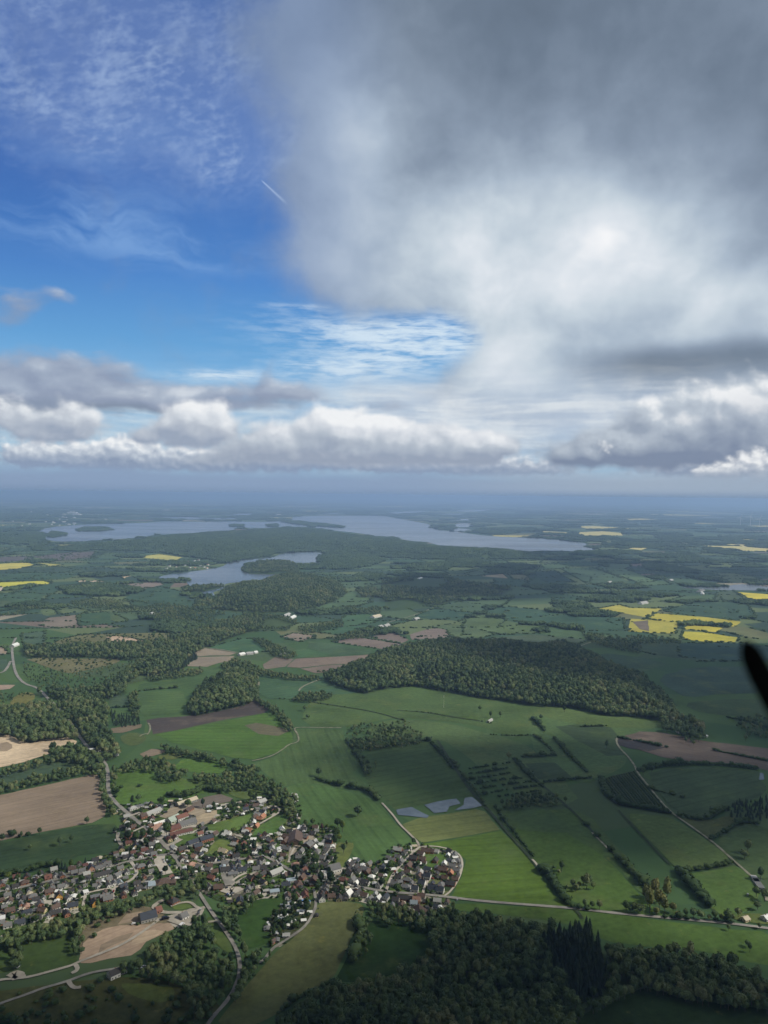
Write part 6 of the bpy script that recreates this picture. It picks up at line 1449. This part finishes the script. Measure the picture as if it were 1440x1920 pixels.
# --- cars
def car_me(L_=4.4, w=1.8, van=False):
    m = MB(); x = L_ / 2
    prof = [(-x, .35), (x, .35), (x, .75), (x - .15, .9), (x - 1.15, .98)] + ([(x - 1.5, 1.9), (-x + .05, 2.0), (-x, .9)] if van else [(x - 1.75, 1.45), (-x + .95, 1.47), (-x + .25, 1.0), (-x, .92)])
    for sy in (-1, 1): m.poly([(px_, sy * w / 2, z) for px_, z in prof][::-sy])
    n = len(prof)
    for i in range(n): a, b = prof[i], prof[(i + 1) % n]; m.poly([(a[0], -w / 2, a[1]), (a[0], w / 2, a[1]), (b[0], w / 2, b[1]), (b[0], -w / 2, b[1])], 1 if (i == 4 or (i == n - 3 and not van)) else 0)
    for sy in (-1, 1):
        q = [(-x + 1.0, sy * (w / 2 + .01), .98), (x - 1.4, sy * (w / 2 + .01), .98), (x - 1.85, sy * (w / 2 + .01), 1.38), (-x + 1.15, sy * (w / 2 + .01), 1.4)]; m.poly(q[::-sy], 1)
        for cx in (-x + .8, x - .85):
            n0 = len(m.v); k = 10
            for sz_ in (w / 2 - .18, w / 2 + .03):
                for j in range(k): m.v.append((cx + .33 * math.cos(6.283 * j / k), sy * sz_, .33 + .33 * math.sin(6.283 * j / k)))
            for j in range(k): m.f.append([n0 + j, n0 + (j + 1) % k, n0 + k + (j + 1) % k, n0 + k + j]); m.m.append(2)
            m.f.append([n0 + k + j for j in range(k)]); m.m.append(2)
    me = m.mesh('car')
    for q in ('car_paint', 'dark_pane', 'rubber'): me.materials.append(MATS[q])
    return me
CAR, VAN = car_me(), car_me(5.6, 2.1, True)
CC = {'white': (.75, .75, .75), 'silver': (.45, .46, .48), 'black': (.015, .015, .018), 'red': (.35, .03, .03), 'blue': (.04, .08, .25), 'grey': (.14, .145, .15)}
LANES = [('upper left street', 3, 18), ('curving lane of the left rows', 5, 9), ('east village street', 10, 26), ('lane of the round estate', 11, 9), ('main road above the crossroads', 0, 5), ('village square', 4, 8), ('lane by the old farm', 18, 4), ('inner drive of the round estate', 14, 3), ('lower left lane', 7, 3), ('farm yard lane', 26, 4)]
for where, ri, n in LANES:
    L_, wd = road_w[ri]; q = resample(smooth_line(L_, 2), 2.0); spots = []
    pxs, pys = P(q[:, 0], q[:, 1]); okk = [i for i in range(2, len(q) - 2) if 4 < pxs[i] < 860 and 1505 < pys[i] < 1720]
    if not okk: continue
    for i in sorted(random.sample(okk, min(n, len(okk)))):
        t = q[i + 1] - q[i]; t /= np.hypot(*t); nn = np.array([-t[1], t[0]]); sd = random.choice((-1, 1)); off = sd * (wd / 2 + random.choice((-1.6, -1.6, 1.8, 2.4)))
        spots.append((q[i] + nn * off, math.atan2(t[1], t[0]) + (math.pi / 2 if abs(off) > wd / 2 + 1 and random.random() < .5 else 0), float(pxs[i])))
    spots.sort(key=lambda s: s[2])
    for i, (p, a, _) in enumerate(spots):
        cn = random.choice(['white', 'white', 'silver', 'silver', 'black', 'black', 'red', 'blue', 'grey']); van = random.random() < .12
        o = link('van' if van else 'parked_car', VAN if van else CAR, None, (), label=f'{cn} {"van" if van else "car"}, {ORD[i]} from the left along the {where}', category='van' if van else 'car', group=f'cars along the {where}')
        o.location = (p[0], p[1], 0.85 if abs(_rl[0]) > 0 and False else 0.0); o.rotation_euler = (0, 0, a); o.color = (*CC[cn], 1)
        c, j, d = _kd.find((p[0], p[1], 0)); o.location.z = 1.0 if d < road_half[j] else 0.35
for px_, py_, cn, kind, lab in ((341, 1737, 'white', 'v', 'white lorry on the gravel yard of the quarry'), (334, 1741, 'grey', 'c', 'grey car beside the white lorry in the quarry'), (372, 1714, 'grey', 'c', 'grey car parked at the gate of the quarry yard'), (376, 1708, 'silver', 'c', 'silver car at the gate of the quarry yard'), (310, 1724, 'black', 'v', 'dark van left of the quarry yard'), (250, 1734, 'white', 'c', 'white car alone in the sand quarry'), (34, 1815, 'white', 'c', 'white car under the dark trees by the sports meadow'), (791, 1717, 'white', 'v', 'white truck under the wide brown barn'), (776, 1709, 'white', 'v', 'white van left of the white truck under the brown barn'), (785, 1719, 'silver', 'c', 'silver car beside the white truck'),
                                (263, 1817, 'white', 'c', 'left white car below the lone white house'), (270, 1815, 'silver', 'c', 'right pale car below the lone white house'), (322, 1688, 'black', 'c', 'black car before the dark roofed quarry house'), (326, 1687, 'white', 'c', 'white car before the dark roofed quarry house'), (312, 1524, 'black', 'c', 'left dark car on the beige farm yard'), (308, 1524, 'grey', 'c', 'right dark car on the beige farm yard'), (1402, 1679, 'white', 'c', 'white car alone in the pasture at far right')):
    x, y = G(px_, py_); o = link('van' if kind == 'v' else 'parked_car', VAN if kind == 'v' else CAR, None, (), label=lab, category='van' if kind == 'v' else 'car')
    o.location = (x, y, 1.0); o.rotation_euler = (0, 0, random.uniform(0, 3)); o.color = (*CC[cn], 1); s = 1.5 if kind == 'v' else 1.1; o.scale = (s, s, s)

# --- wind turbines on the far right
def turbine(px, py, H_, label):
    x, y = G(px, py); e = link('wind_turbine', None, None, (), label=label, category='wind turbine', group='wind turbines in the haze'); e.location = (x, y, 0)
    t = MB(); t.cyl(0, 0, 0, H_, H_ * .028, H_ * .015, 12); o = link('tower', t.mesh('tower'), e, ('white_paint',))
    n_ = MB(); n_.box(-3, 3, -7, 6, H_, H_ + 5); o = link('nacelle', n_.mesh('nacelle'), e, ('white_paint',))
    for k in range(3):
        b = MB(); a = 2 * math.pi * k / 3 + .4; c = Vector((0, -7.5, H_ + 2.5)); d = Vector((math.sin(a), 0, math.cos(a)))
        b.tube(c, c + d * H_ * .2, 2.4, 3.0, 6); b.tube(c + d * H_ * .2, c + d * H_ * .62, 3.0, .5, 6); link('blade', b.mesh('blade'), e, ('white_paint',))
turbine(1407, 985, 170, 'faint white wind turbine in the haze, clearest one'); turbine(1388, 986, 150, 'faint white wind turbine in the haze, left of the clearest'); turbine(1424, 990, 150, 'faint white wind turbine in the haze, right of the clearest')
# mast beside the meadow under the wood
x, y = G(832, 1327); m = MB(); m.cyl(0, 0, 0, 30, .3, .15, 8); m.box(-.6, .6, -.3, .3, 24, 28)
link('mast', m.mesh('mast'), None, ('white_paint',), label='thin pale mast in the meadow below the big wood', category='mast').location = (x, y, 0)

# --- the aircraft's propeller, close to the camera at the right edge
prop = link('propeller', None, None, (), label='black propeller blade poking into the view at the right edge', category='propeller')
def cam_pt(px, py, dist): r_ = ray(px, py); return Vector(EYE + r_ * dist)
tip, root = cam_pt(1408, 1191, 0.36), cam_pt(1624, 1645, 0.41)
d_ = (root - tip); Lb = d_.length; d_.normalize(); side = d_.cross(Vector(CF)).normalized(); fw = side.cross(d_).normalized()
def blade_me(flip=1):
    V_, F_, n = [], [], 16; st = 40
    for i in range(st + 1):
        t = i / st; u = t * Lb
        ch = 0.0165 * (1 - math.exp(-t * 26)) ** 0.6 * math.sqrt(max(0, 1 - max(0, 1 - t / .05) ** 2)) * (1.0 + .55 * min(1, t * 1.4)) * .72 + .0003
        tw = .15 + .9 * t; th = ch * (.10 + .12 * t)
        c = d_ * u
        a1 = side * math.cos(tw) + fw * math.sin(tw); a2 = -side * math.sin(tw) + fw * math.cos(tw)
        for k in range(n):
            w_ = 2 * math.pi * k / n; p = c + a1 * (ch / 2 * math.cos(w_)) + a2 * (th / 2 * math.sin(w_) * (1.3 if math.sin(w_) > 0 else .5)) + side * (-.0045 * (1 - t))
            V_.append(tuple(p))
    for i in range(st):
        for k in range(n): F_.append([i * n + k, i * n + (k + 1) % n, (i + 1) * n + (k + 1) % n, (i + 1) * n + k])
    F_.append(list(range(n))[::-1]); F_.append([st * n + k for k in range(n)])
    me = mesh('blade', V_, F_, None, True); me.materials.append(MATS['propeller_black']); return me
prop.location = tip
bl = link('blade', blade_me(), prop)
bl2 = link('blade', blade_me(), prop); bl2.matrix_local = Matrix.Translation(d_ * Lb) @ Matrix.Rotation(math.pi, 4, fw) @ Matrix.Translation(-d_ * Lb)
hb = MB(); hb.tube(d_ * Lb - fw * .02, d_ * Lb + fw * .02, .02, .02, 20); hb.tube(d_ * Lb + fw * .02, d_ * Lb + fw * .05, .017, .005, 20)
link('hub', hb.mesh('hub'), prop, ('propeller_black',))
# ------------------------------------------------------------------ sun, clouds that shade the land, haze
sl = bpy.data.lights.new('sun', 'SUN'); sl.energy = 3.4; sl.angle = R(0.9); sl.color = (1.0, 0.94, 0.80)
so = bpy.data.objects.new('sun', sl); COL.objects.link(so)
so.rotation_euler = Vector(SUN).to_track_quat('Z', 'Y').to_euler()
SHADE = [
 '-300,1790 60,1785 180,1775 300,1772 380,1775 450,1770 500,1765 540,1776 610,1778 664,1756 690,1722 760,1712 840,1702 900,1710 1000,1716 1080,1732 1150,1762 1300,1786 1500,1812 1800,1828 1900,2600 -900,2600',
 '610,1414 660,1402 720,1392 820,1386 960,1380 1100,1374 1200,1398 1320,1410 1460,1420 1600,1430 1600,1620 1440,1622 1380,1618 1330,1636 1260,1656 1190,1634 1110,1610 1060,1584 1000,1568 956,1552 936,1554 900,1530 890,1506 820,1512 740,1506 690,1468 640,1440',
 '880,1206 960,1200 1100,1196 1260,1206 1460,1206 1640,1210 1640,1424 1460,1418 1330,1404 1270,1350 1200,1312 1130,1298 1060,1288 960,1280 870,1264 790,1240 780,1214',
 '-20,1588 60,1580 150,1564 214,1556 220,1580 160,1598 100,1622 -20,1640',
 '700,1082 860,1066 1000,1056 1110,1082 1108,1112 980,1132 860,1122 760,1134',
 '900,1010 1100,1040 1300,1060 1500,1070 1500,1095 1300,1090 1100,1070 960,1040',
]
def shade_cloud(s, H_, k):
    if isinstance(s, str): pl = smooth_line(ground(pts(s)), 2, True) + SUN[:2] / SUN[2] * H_
    else: pl = smooth_line(np.array(s, float), 2, True)
    lo, hi = pl.min(0), pl.max(0); st = max(np.ptp(pl[:, 0]), np.ptp(pl[:, 1])) / 90
    gx, gy = np.meshgrid(np.arange(lo[0] - 2 * st, hi[0] + 3 * st, st), np.arange(lo[1] - 2 * st, hi[1] + 3 * st, st))
    x, y = gx.ravel(), gy.ravel(); w_ = np.array([mn.fractal(Vector((a / 420, b / 420, k * 9.1)), 1.0, 2.0, 4) for a, b in zip(x, y)])
    d = edge_dist(pl, x, y) * np.where(inside(pl, x, y), 1, -1) + w_ * 60
    keep = d > 0; idx = -np.ones(len(x), int); idx[keep] = np.arange(keep.sum())
    th = np.minimum(np.maximum(d, 0) * .9, 420) * (0.7 + 0.6 * np.abs(w_))
    top = np.stack([x, y, H_ + th], 1)[keep]; bot = np.stack([x, y, H_ - th * .12], 1)[keep]; n = len(top)
    g = np.arange(len(x)).reshape(gx.shape); q = np.stack([g[:-1, :-1], g[:-1, 1:], g[1:, 1:], g[1:, :-1]], -1).reshape(-1, 4)
    q = q[keep[q].all(1)]; q = idx[q]
    ed = {}
    for f in q:
        for a, b in zip(f, np.roll(f, -1)): ed[(a, b)] = 1
    rim = np.array([(a, b) for (a, b) in ed if (b, a) not in ed])
    side = np.stack([rim[:, 1], rim[:, 0], rim[:, 0] + n, rim[:, 1] + n], 1)
    return np.vstack([top, bot]), np.vstack([q, q[:, ::-1] + n, side])
VV, FF, o = [], [], 0
# added unseen cloud above the aircraft keeps the sky's light off the land below
SHADE.append([(-8000, -9000), (750, -9000), (820, -800), (840, 500), (780, 1230), (200, 1290), (-600, 1260), (-1800, 1180), (-5000, 1000), (-8000, -2000)])
_o = SUN[:2] / SUN[2] * 6000
SHADE.append([(a + _o[0], b + _o[1]) for a, b in ((-3000, -3000), (3000, -3000), (3000, 730), (-3000, 730))])  # second added cloud, out of view, keeps sunlight off the near air and land
for k, s in enumerate(SHADE):
    v, f = shade_cloud(s, 6000 + 160 * k if isinstance(s, str) else (1450, 6000)[k - 6], k); VV.append(v); FF.append(f + o); o += len(v)
link('clouds', np_mesh('clouds', np.vstack(VV), np.vstack(FF)), None, ('cloud_white',), kind='stuff', label='broken unseen clouds high to the right and overhead, some added, that shade the land', category='clouds')

hm = bpy.data.materials.new('haze'); hm.use_nodes = True; nt = hm.node_tree; nt.nodes.clear()
pv = nt.nodes.new('ShaderNodeVolumePrincipled'); pv.inputs['Color'].default_value = (0.46, 0.65, 1.0, 1); pv.inputs['Density'].default_value = 6.3e-5; pv.inputs['Anisotropy'].default_value = 0.3
oo = nt.nodes.new('ShaderNodeOutputMaterial'); nt.links.new(pv.outputs[0], oo.inputs['Volume'])
MATS['haze'] = hm
m = MB(); m.box(-95000, 95000, -7500, 103000, -3.0, 520.0)
link('haze', m.mesh('haze'), None, ('haze',), kind='stuff', label='thin blue haze filling the air over the land', category='haze')
# ------------------------------------------------------------------ sky: deep blue air, altocumulus, cirrus, a heavy stratocumulus and cumulus rows
world = bpy.data.worlds.new('World'); scene.world = world; world.use_nodes = True
X.nt = world.node_tree
nt = X.nt; nt.nodes.clear()
tc = nt.nodes.new('ShaderNodeTexCoord')
sep = nt.nodes.new('ShaderNodeSeparateXYZ'); nt.links.new(tc.outputs['Generated'], sep.inputs[0])
dx, dy, dz = (X(o) for o in sep.outputs)
A = X.m('ARCTAN2', dx, dy) * F
EL = X.m('ARCSINE', dz) * F
V = vec(A, EL)
def noise2(v, scale=1.0, detail=4.0, rough=0.5, dist=0.0, color=False): return noise(v, scale, detail, rough, dist, '2D', color)
def voro2(v, scale, feature, smoothness):
    n = nt.nodes.new('ShaderNodeTexVoronoi'); n.voronoi_dimensions = '2D'; n.feature = feature
    X.put(n.inputs['Vector'], v); n.inputs['Scale'].default_value = scale; n.inputs['Smoothness'].default_value = smoothness
    return X(n.outputs['Distance'])

def blobs(v, items):
    """sum of soft ellipses given in pixels: cx, cy, rx, ry, amp"""
    tot = None
    for cx, cy, rx, ry, amp in items:
        a, e = AE(cx, cy)
        n = vop('MULTIPLY_ADD', v, (1 / rx, 1 / ry, 0), (-a / rx, -e / ry, 0))
        d = X(vop('DOT_PRODUCT', n.outputs[0], n.outputs[0]).outputs['Value'])
        g = (X.m('EXPONENT', d * -1.0)) * amp
        tot = g if tot is None else tot + g
    return tot

def E_(py, px=720): return AE(px, py)[1]
def A_(px, py=600): return AE(px, py)[0]

# --- clear air
skyt = nt.nodes.new('ShaderNodeTexSky'); skyt.sky_type = 'NISHITA'; skyt.sun_disc = False
skyt.sun_elevation = SUN_EL; skyt.sun_rotation = SUN_AZ; skyt.altitude = 500; skyt.air_density = 1.0; skyt.dust_density = 0.6
air = ramp(lin(0, 1000, EL), [(0.0, srgb(132, 178, 212)), (0.10, srgb(142, 190, 222)), (0.19, srgb(118, 178, 224)), (0.27, srgb(94, 160, 216)), (0.38, srgb(74, 134, 205)), (0.52, srgb(62, 112, 186)), (0.70, srgb(56, 98, 170)), (1.0, srgb(44, 82, 150))])
nish = mix((0, 0, 0), X(skyt.outputs[0]), 0.12)
base = mix(air, nish, 0.12)
base = mix(base, srgb(44, 86, 162), smooth(-330, -620, A + noise2(V, 1 / 300, 2) * 60) * smooth(180, 650, EL) * 0.30)

warp = noise2(V, 1 / 210, 4, 0.55, color=True)
wv = X(vop('MULTIPLY_ADD', warp, (150, 110, 0), (-75, -55, 0)).outputs[0])
VW = X(vop('ADD', V, wv).outputs[0])
VS = X(vop('MULTIPLY_ADD', wv, (0.20, 0.14, 0), V).outputs[0])
n_big = noise2(VW, 1 / 230, 7, 0.56)
n_fine = noise2(V, 1 / 55, 6, 0.55)

# --- altocumulus fleece, upper left
flw = X(vop('MULTIPLY_ADD', wv, (0.22, 0.22, 0), V).outputs[0])
flr = nt.nodes.new('ShaderNodeVectorRotate'); flr.rotation_type = 'Z_AXIS'; X.put(flr.inputs['Vector'], flw); flr.inputs['Angle'].default_value = R(-18)
flv = X(vop('MULTIPLY', X(flr.outputs[0]), (1 / 40, 1 / 17, 0)).outputs[0])
flv2 = X(vop('MULTIPLY', X(flr.outputs[0]), (1 / 17, 1 / 9, 0)).outputs[0])
fle = noise2(flv, 1.0, 2, 0.5) * 0.55 + noise2(flv2, 1.0, 2, 0.5) * 0.45
fl_mask = blobs(V, [(260, 90, 240, 110, 0.85), (420, 190, 190, 90, 1.0), (100, 235, 110, 55, .5), (480, 270, 110, 60, .8), (120, 20, 200, 90, .5), (300, 260, 220, 60, .5)])
fl_a = smooth(0.30, 0.82, fle + (noise2(V, 1 / 120, 3) - 0.5) * 0.55) * clamp01(fl_mask)
c = mix(base, srgb(160, 182, 220), clamp01(fl_mask) * 0.22)
c = mix(c, srgb(176, 198, 230), fl_a * smooth(0.25, 0.75, noise2(VW, 1 / 150, 4, 0.6)) * 0.62)
# thin veils on the blue
cv = X(vop('MULTIPLY', VW, (1 / 190, 1 / 44, 0)).outputs[0])
veil = noise2(cv, 1.0, 6, 0.58)
veil_m = blobs(V, [(180, 420, 150, 40, .8), (330, 470, 130, 34, .8), (420, 492, 60, 14, .7), (60, 390, 120, 60, .4), (260, 330, 280, 90, .25)])
c = mix(c, srgb(140, 178, 226), smooth(0.36, 0.75, veil) * clamp01(veil_m) * 0.55)
# contrail
ca, ce = AE(490, 338); cb, cf_ = AE(537, 381)
L_ = math.hypot(cb - ca, cf_ - ce); ux, uy = (cb - ca) / L_, (cf_ - ce) / L_
t_ = (A - ca) * ux + (EL - ce) * uy
s_ = (A - ca) * -uy + (EL - ce) * ux
ctr = X.m('EXPONENT', (s_ / (t_ * 0.030 + 0.9)) ** 2.0 * -1.0) * smooth(-2, 6, t_) * smooth(L_ + 6, L_ - 12, t_)
c = mix(c, srgb(176, 200, 238), ctr * 0.75)
# cirrus streaks in the blue gap and above the cumulus
sv = X(vop('MULTIPLY', VS, (1 / 105, 1 / 15, 0)).outputs[0])
cir = noise2(sv, 1.0, 6, 0.6)
cir2 = noise2(X(vop('MULTIPLY', V, (1 / 46, 1 / 9, 0)).outputs[0]), 1.0, 5, 0.6, 0.3)
cir_m = blobs(V, [(720, 620, 190, 30, 1.0), (880, 588, 60, 14, .7), (850, 640, 110, 28, .55), (660, 690, 160, 30, .95), (430, 703, 75, 9, .9), (560, 575, 60, 7, .5), (780, 655, 120, 26, .6), (360, 705, 60, 8, .4)])
cir_a = smooth(0.40, 0.72, cir * 0.6 + cir2 * 0.4 + clamp01(cir_m) * 0.12) * clamp01(cir_m)
c = mix(c, srgb(214, 231, 244), cir_a * 0.9)
# pale layer low over the horizon
lowv = X(vop('MULTIPLY', VS, (1 / 190, 1 / 22, 0)).outputs[0])
low = noise2(lowv, 1.0, 5, 0.6)
low_m = smooth(E_(700), E_(770), EL) * smooth(E_(905), E_(860), EL)
c = mix(c, srgb(188, 212, 228), smooth(0.3, 0.75, low) * low_m * 0.9)
c = mix(c, srgb(226, 233, 238), clamp01(blobs(V, [(1060, 780, 300, 26, 1.1), (1230, 745, 220, 40, 1.0), (760, 735, 120, 16, .6), (900, 745, 190, 22, .7), (1400, 720, 160, 60, .9)]) * (low * 0.8 + n_fine * 0.4 + 0.35)))

# --- the heavy cloud that fills the upper right
big_items = [(1250, 130, 620, 330, 1.35), (1330, 560, 420, 190, 1.35), (1010, 440, 260, 160, 1.0), (800, 180, 230, 250, .80), (680, 420, 140, 150, .62), (690, 500, 130, 60, .55), (780, 540, 90, 40, .40), (1000, 640, 130, 80, .55), (900, 720, 90, 40, .42), (1160, 690, 300, 50, .8), (960, 745, 160, 26, .38), (610, 280, 70, 120, .30), (520, 110, 70, 60, .26), (545, 345, 60, 50, .24), (590, 215, 40, 50, -.28), (505, 470, 60, 40, .22),
             (830, 640, 95, 56, -.85), (700, 640, 160, 60, -.6), (600, 30, 90, 120, .38), (470, 400, 60, 160, -.4)]
n_mid = noise2(VW, 1 / 95, 6, 0.6)
big_d = blobs(V, big_items) + (n_big - 0.5) * 1.05 + (n_mid - 0.5) * 0.55 + (n_fine - 0.5) * 0.30
big_a = smooth(0.04, 1.12, big_d)
light = blobs(V, [(1180, 450, 120, 70, .20), (1110, 510, 340, 150, .46), (1290, 420, 150, 60, .10), (950, 440, 120, 90, .22), (1030, 300, 120, 90, .16), (860, 430, 130, 120, .32), (1380, 560, 220, 80, .40), (940, 600, 120, 90, .36), (700, 230, 90, 80, .22), (1390, 690, 70, 26, .10), (960, 710, 150, 60, .50), (1300, 630, 240, 22, .18),
                  (1210, 680, 210, 34, -.30), (1400, 664, 160, 38, -.20), (1420, 480, 100, 70, -.12), (1230, 190, 130, 60, .05), (620, 400, 130, 170, .26), (740, 500, 120, 70, .22), (640, 180, 110, 160, .14), (1182, 447, 60, 46, .22), (1120, 400, 60, 80, .12)])
VH = X(vop('MULTIPLY_ADD', wv, (0.45, 0.45, 0), V).outputs[0])
n_l = noise2(X(vop('MULTIPLY', VH, (1 / 150, 1 / 120, 0)).outputs[0]), 1.0, 5, 0.5)
lv = light + (n_l - 0.5) * (light * 0.95 + 0.30) + lin(0, 950, EL, 0.22, 0.05) + (n_fine - 0.5) * 0.10
big_c = ramp(lin(-0.15, 1.3, lv), [(0.0, srgb(96, 110, 126)), (0.14, srgb(110, 125, 143)), (0.30, srgb(138, 153, 172)), (0.48, srgb(172, 187, 203)), (0.64, srgb(200, 212, 222)), (0.80, srgb(222, 229, 236)), (1.0, srgb(252, 252, 253))])
big_c = mix(big_c, srgb(134, 156, 194), smooth(60, -190, A) * 0.55)
c = mix(c, big_c, big_a * 0.985)

# --- milky layers between the low clouds
mil = clamp01(blobs(V, [(1100, 770, 460, 60, .9), (300, 800, 420, 70, .45), (760, 800, 260, 70, .5), (1300, 830, 260, 70, .8), (960, 830, 200, 60, .5)]) * (0.55 + low * 0.75))
c = mix(c, mix(srgb(176, 192, 212), srgb(222, 229, 235), smooth(0.35, 0.7, low * .6 + n_mid * .4)), mil * 0.85)
# --- grey stratocumulus bank on the left and smaller scraps
def relief(items, scale, amp, off, stretch=1.5, seed=0.0, fine=0.0):
    """density of a lumpy cloud and how much it faces the light from the upper right"""
    def D(v):
        q = X(vop('MULTIPLY_ADD', v, (1 / (scale * stretch), 1 / scale, 0), (seed * 3.1, seed * 1.7, 0)).outputs[0])
        n = noise2(q, 1.0, 6, 0.55)
        b = voro2(q, 1.35, 'SMOOTH_F1', 0.55)
        return blobs(v, items) + (n - 0.5) * amp * 1.25 + (0.42 - b) * amp * 0.5
    v0 = X(vop('MULTIPLY_ADD', wv, (fine, fine, 0), V).outputs[0])
    v1 = X(vop('ADD', v0, (off * 0.75, off, 0)).outputs[0])
    d0, d1 = D(v0), D(v1)
    return d0, d0 - d1

bank = [(90, 735, 190, 34, 1.0), (150, 690, 80, 34, .75), (330, 745, 150, 26, .95), (530, 735, 70, 22, .85), (505, 690, 14, 34, .4), (-80, 720, 160, 60, 1.0), (10, 590, 50, 26, .55), (60, 548, 50, 22, .42), (450, 765, 120, 14, .45), (120, 560, 40, 20, .25), (720, 762, 90, 16, .5), (640, 745, 60, 14, .3)]
d0, r0 = relief(bank, 44, 0.75, 16, 2.0, 3.1, 0.35)
ba = smooth(0.30, 1.0, d0)
bc = ramp(lin(-0.55, 0.85, r0 + (n_fine - 0.5) * 0.12), [(0.0, srgb(128, 141, 163)), (0.45, srgb(146, 157, 180)), (0.75, srgb(168, 179, 197)), (1.0, srgb(206, 213, 223))])
c = mix(c, bc, ba * 0.93)

# --- cumulus rows over the horizon
def cumulus(c, items, base_y, top_y, scale, seed, lit, mid, dark, edge=(0.32, 0.84), amp=0.62, off=10, a=0.97, stretch=1.25):
    d, r = relief(items, scale, amp, off, stretch, seed, 0.22)
    hgt = lin(E_(base_y), E_(top_y), EL)
    k = hgt * 0.62 + r * 0.72 + 0.04 + (n_big - 0.5) * 0.35 + (n_fine - 0.5) * 0.12
    cc = ramp(lin(0.0, 0.95, k), [(0.0, srgb(*dark)), (0.42, srgb(*mid)), (0.75, srgb(*lit)), (1.0, srgb(242, 244, 246))])
    al = smooth(edge[0], edge[1], d) * smooth(E_(base_y + 10), E_(base_y - 8), EL + (n_big - .5) * 16)
    return mix(c, cc, al * a)
# far row, half lost in the haze
c = cumulus(c, [(150, 859.12, 130, 30.72, 1), (60, 856.08, 50, 20.48, 0.7), (230, 847.36, 30, 28.16, 0.8), (620, 864.32, 160, 17.92, 0.8), (900, 873.6, 100, 25.6, 1), (760, 878.56, 90, 15.36, 0.7), (1030, 878.32, 70, 17.92, 0.7), (1390, 865.92, 90, 43.52, 0.9), (420, 858.88, 170, 33.28, 1), (1260, 877.84, 110, 23.04, 0.7)], 892, 842, 17, 7.3, (210, 217, 226), (168, 180, 198), (140, 155, 180), off=7)
# middle row
c = cumulus(c, [(60, 795.68, 105, 46.08, 1), (150, 786.88, 36, 33.28, 0.5), (370, 800.96, 82, 53.76, 1.15), (330, 787.12, 40, 30.72, 0.4), (415, 796.88, 34, 33.28, 0.4), (265, 822.84, 34, 23.04, 0.5)], 846, 762, 38, 1.7, (222, 227, 233), (186, 194, 206), (154, 166, 186), off=13)
c = cumulus(c, [(640, 832.72, 130, 56.32, 1.05), (760, 841.68, 150, 46.08, 1.1), (620, 791.88, 42, 33.28, 0.65), (880, 838.4, 80, 38.4, 1), (500, 832.88, 70, 33.28, 0.8), (680, 797.6, 60, 25.6, 0.5), (410, 859.84, 110, 23.04, 0.7), (935, 830.08, 30, 20.48, 0.5)], 872, 775, 38, 4.9, (218, 223, 230), (180, 190, 203), (152, 164, 184), off=13)
# dark scud on the right
c = cumulus(c, [(1120, 847.12, 110, 30.72, 0.95), (1330, 794.72, 130, 56.32, 1.1), (1240, 831.16, 120, 40.96, 0.95), (1420, 792.8, 110, 76.8, 1.1), (1210, 767.12, 34, 30.72, 0.4), (1060, 854.32, 50, 17.92, 0.6)], 905, 745, 42, 9.2, (192, 202, 213), (156, 168, 185), (126, 140, 164), edge=(0.36, 0.95), off=15)
c = mix(c, srgb(128, 142, 166), clamp01(blobs(V, [(1380, 800, 110, 34, .8), (1420, 770, 60, 30, .4)]) * (n_big * 1.2)) * 0.7)
c = cumulus(c, [(1420, 876.88, 60, 33.28, 1), (1330, 886.56, 40, 15.36, 0.7), (1140, 836.56, 34, 15.36, 0.5), (830, 836.92, 30, 11.52, 0.2)], 912, 850, 18, 2.2, (238, 240, 242), (186, 194, 206), (150, 162, 182), off=7)

# --- thick air above the horizon
hz = smooth(E_(868), E_(903), EL + (noise2(X(vop('MULTIPLY', V, (1 / 210, 1 / 40, 0)).outputs[0]), 1.0, 4) - 0.5) * 26)
hz_c = mix(srgb(140, 160, 190), srgb(160, 175, 194), smooth(-100, 500, A + (n_big - .5) * 200))
c = mix(c, hz_c, hz * 0.93)
c = mix(c, srgb(128, 150, 180), smooth(E_(911), E_(932), EL) * 0.9)

# unseen rest of the sky: broken cloud added bright to lift the ambient light
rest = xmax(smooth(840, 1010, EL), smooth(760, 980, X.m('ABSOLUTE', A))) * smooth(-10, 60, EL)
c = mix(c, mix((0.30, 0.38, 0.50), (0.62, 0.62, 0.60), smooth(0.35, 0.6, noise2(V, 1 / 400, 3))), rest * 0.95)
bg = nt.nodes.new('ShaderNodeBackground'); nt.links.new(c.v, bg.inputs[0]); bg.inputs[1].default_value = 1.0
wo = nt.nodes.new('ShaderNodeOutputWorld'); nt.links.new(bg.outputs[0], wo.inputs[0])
world.cycles.sampling_method = 'MANUAL'; world.cycles.sample_map_resolution = 512
# ------------------------------------------------------------------ render settings
vs = scene.view_settings; vs.view_transform = 'Standard'; vs.look = 'None'; vs.gamma = 1.0; vs.exposure = 0.0; vs.use_curve_mapping = False
cy = scene.cycles
cy.use_denoising = True; cy.denoiser = 'OPENIMAGEDENOISE'
cy.use_adaptive_sampling = True; cy.adaptive_threshold = 0.02; cy.adaptive_min_samples = 16
cy.max_bounces = 3; cy.diffuse_bounces = 1; cy.glossy_bounces = 2; cy.transmission_bounces = 2; cy.volume_bounces = 2; cy.transparent_max_bounces = 8
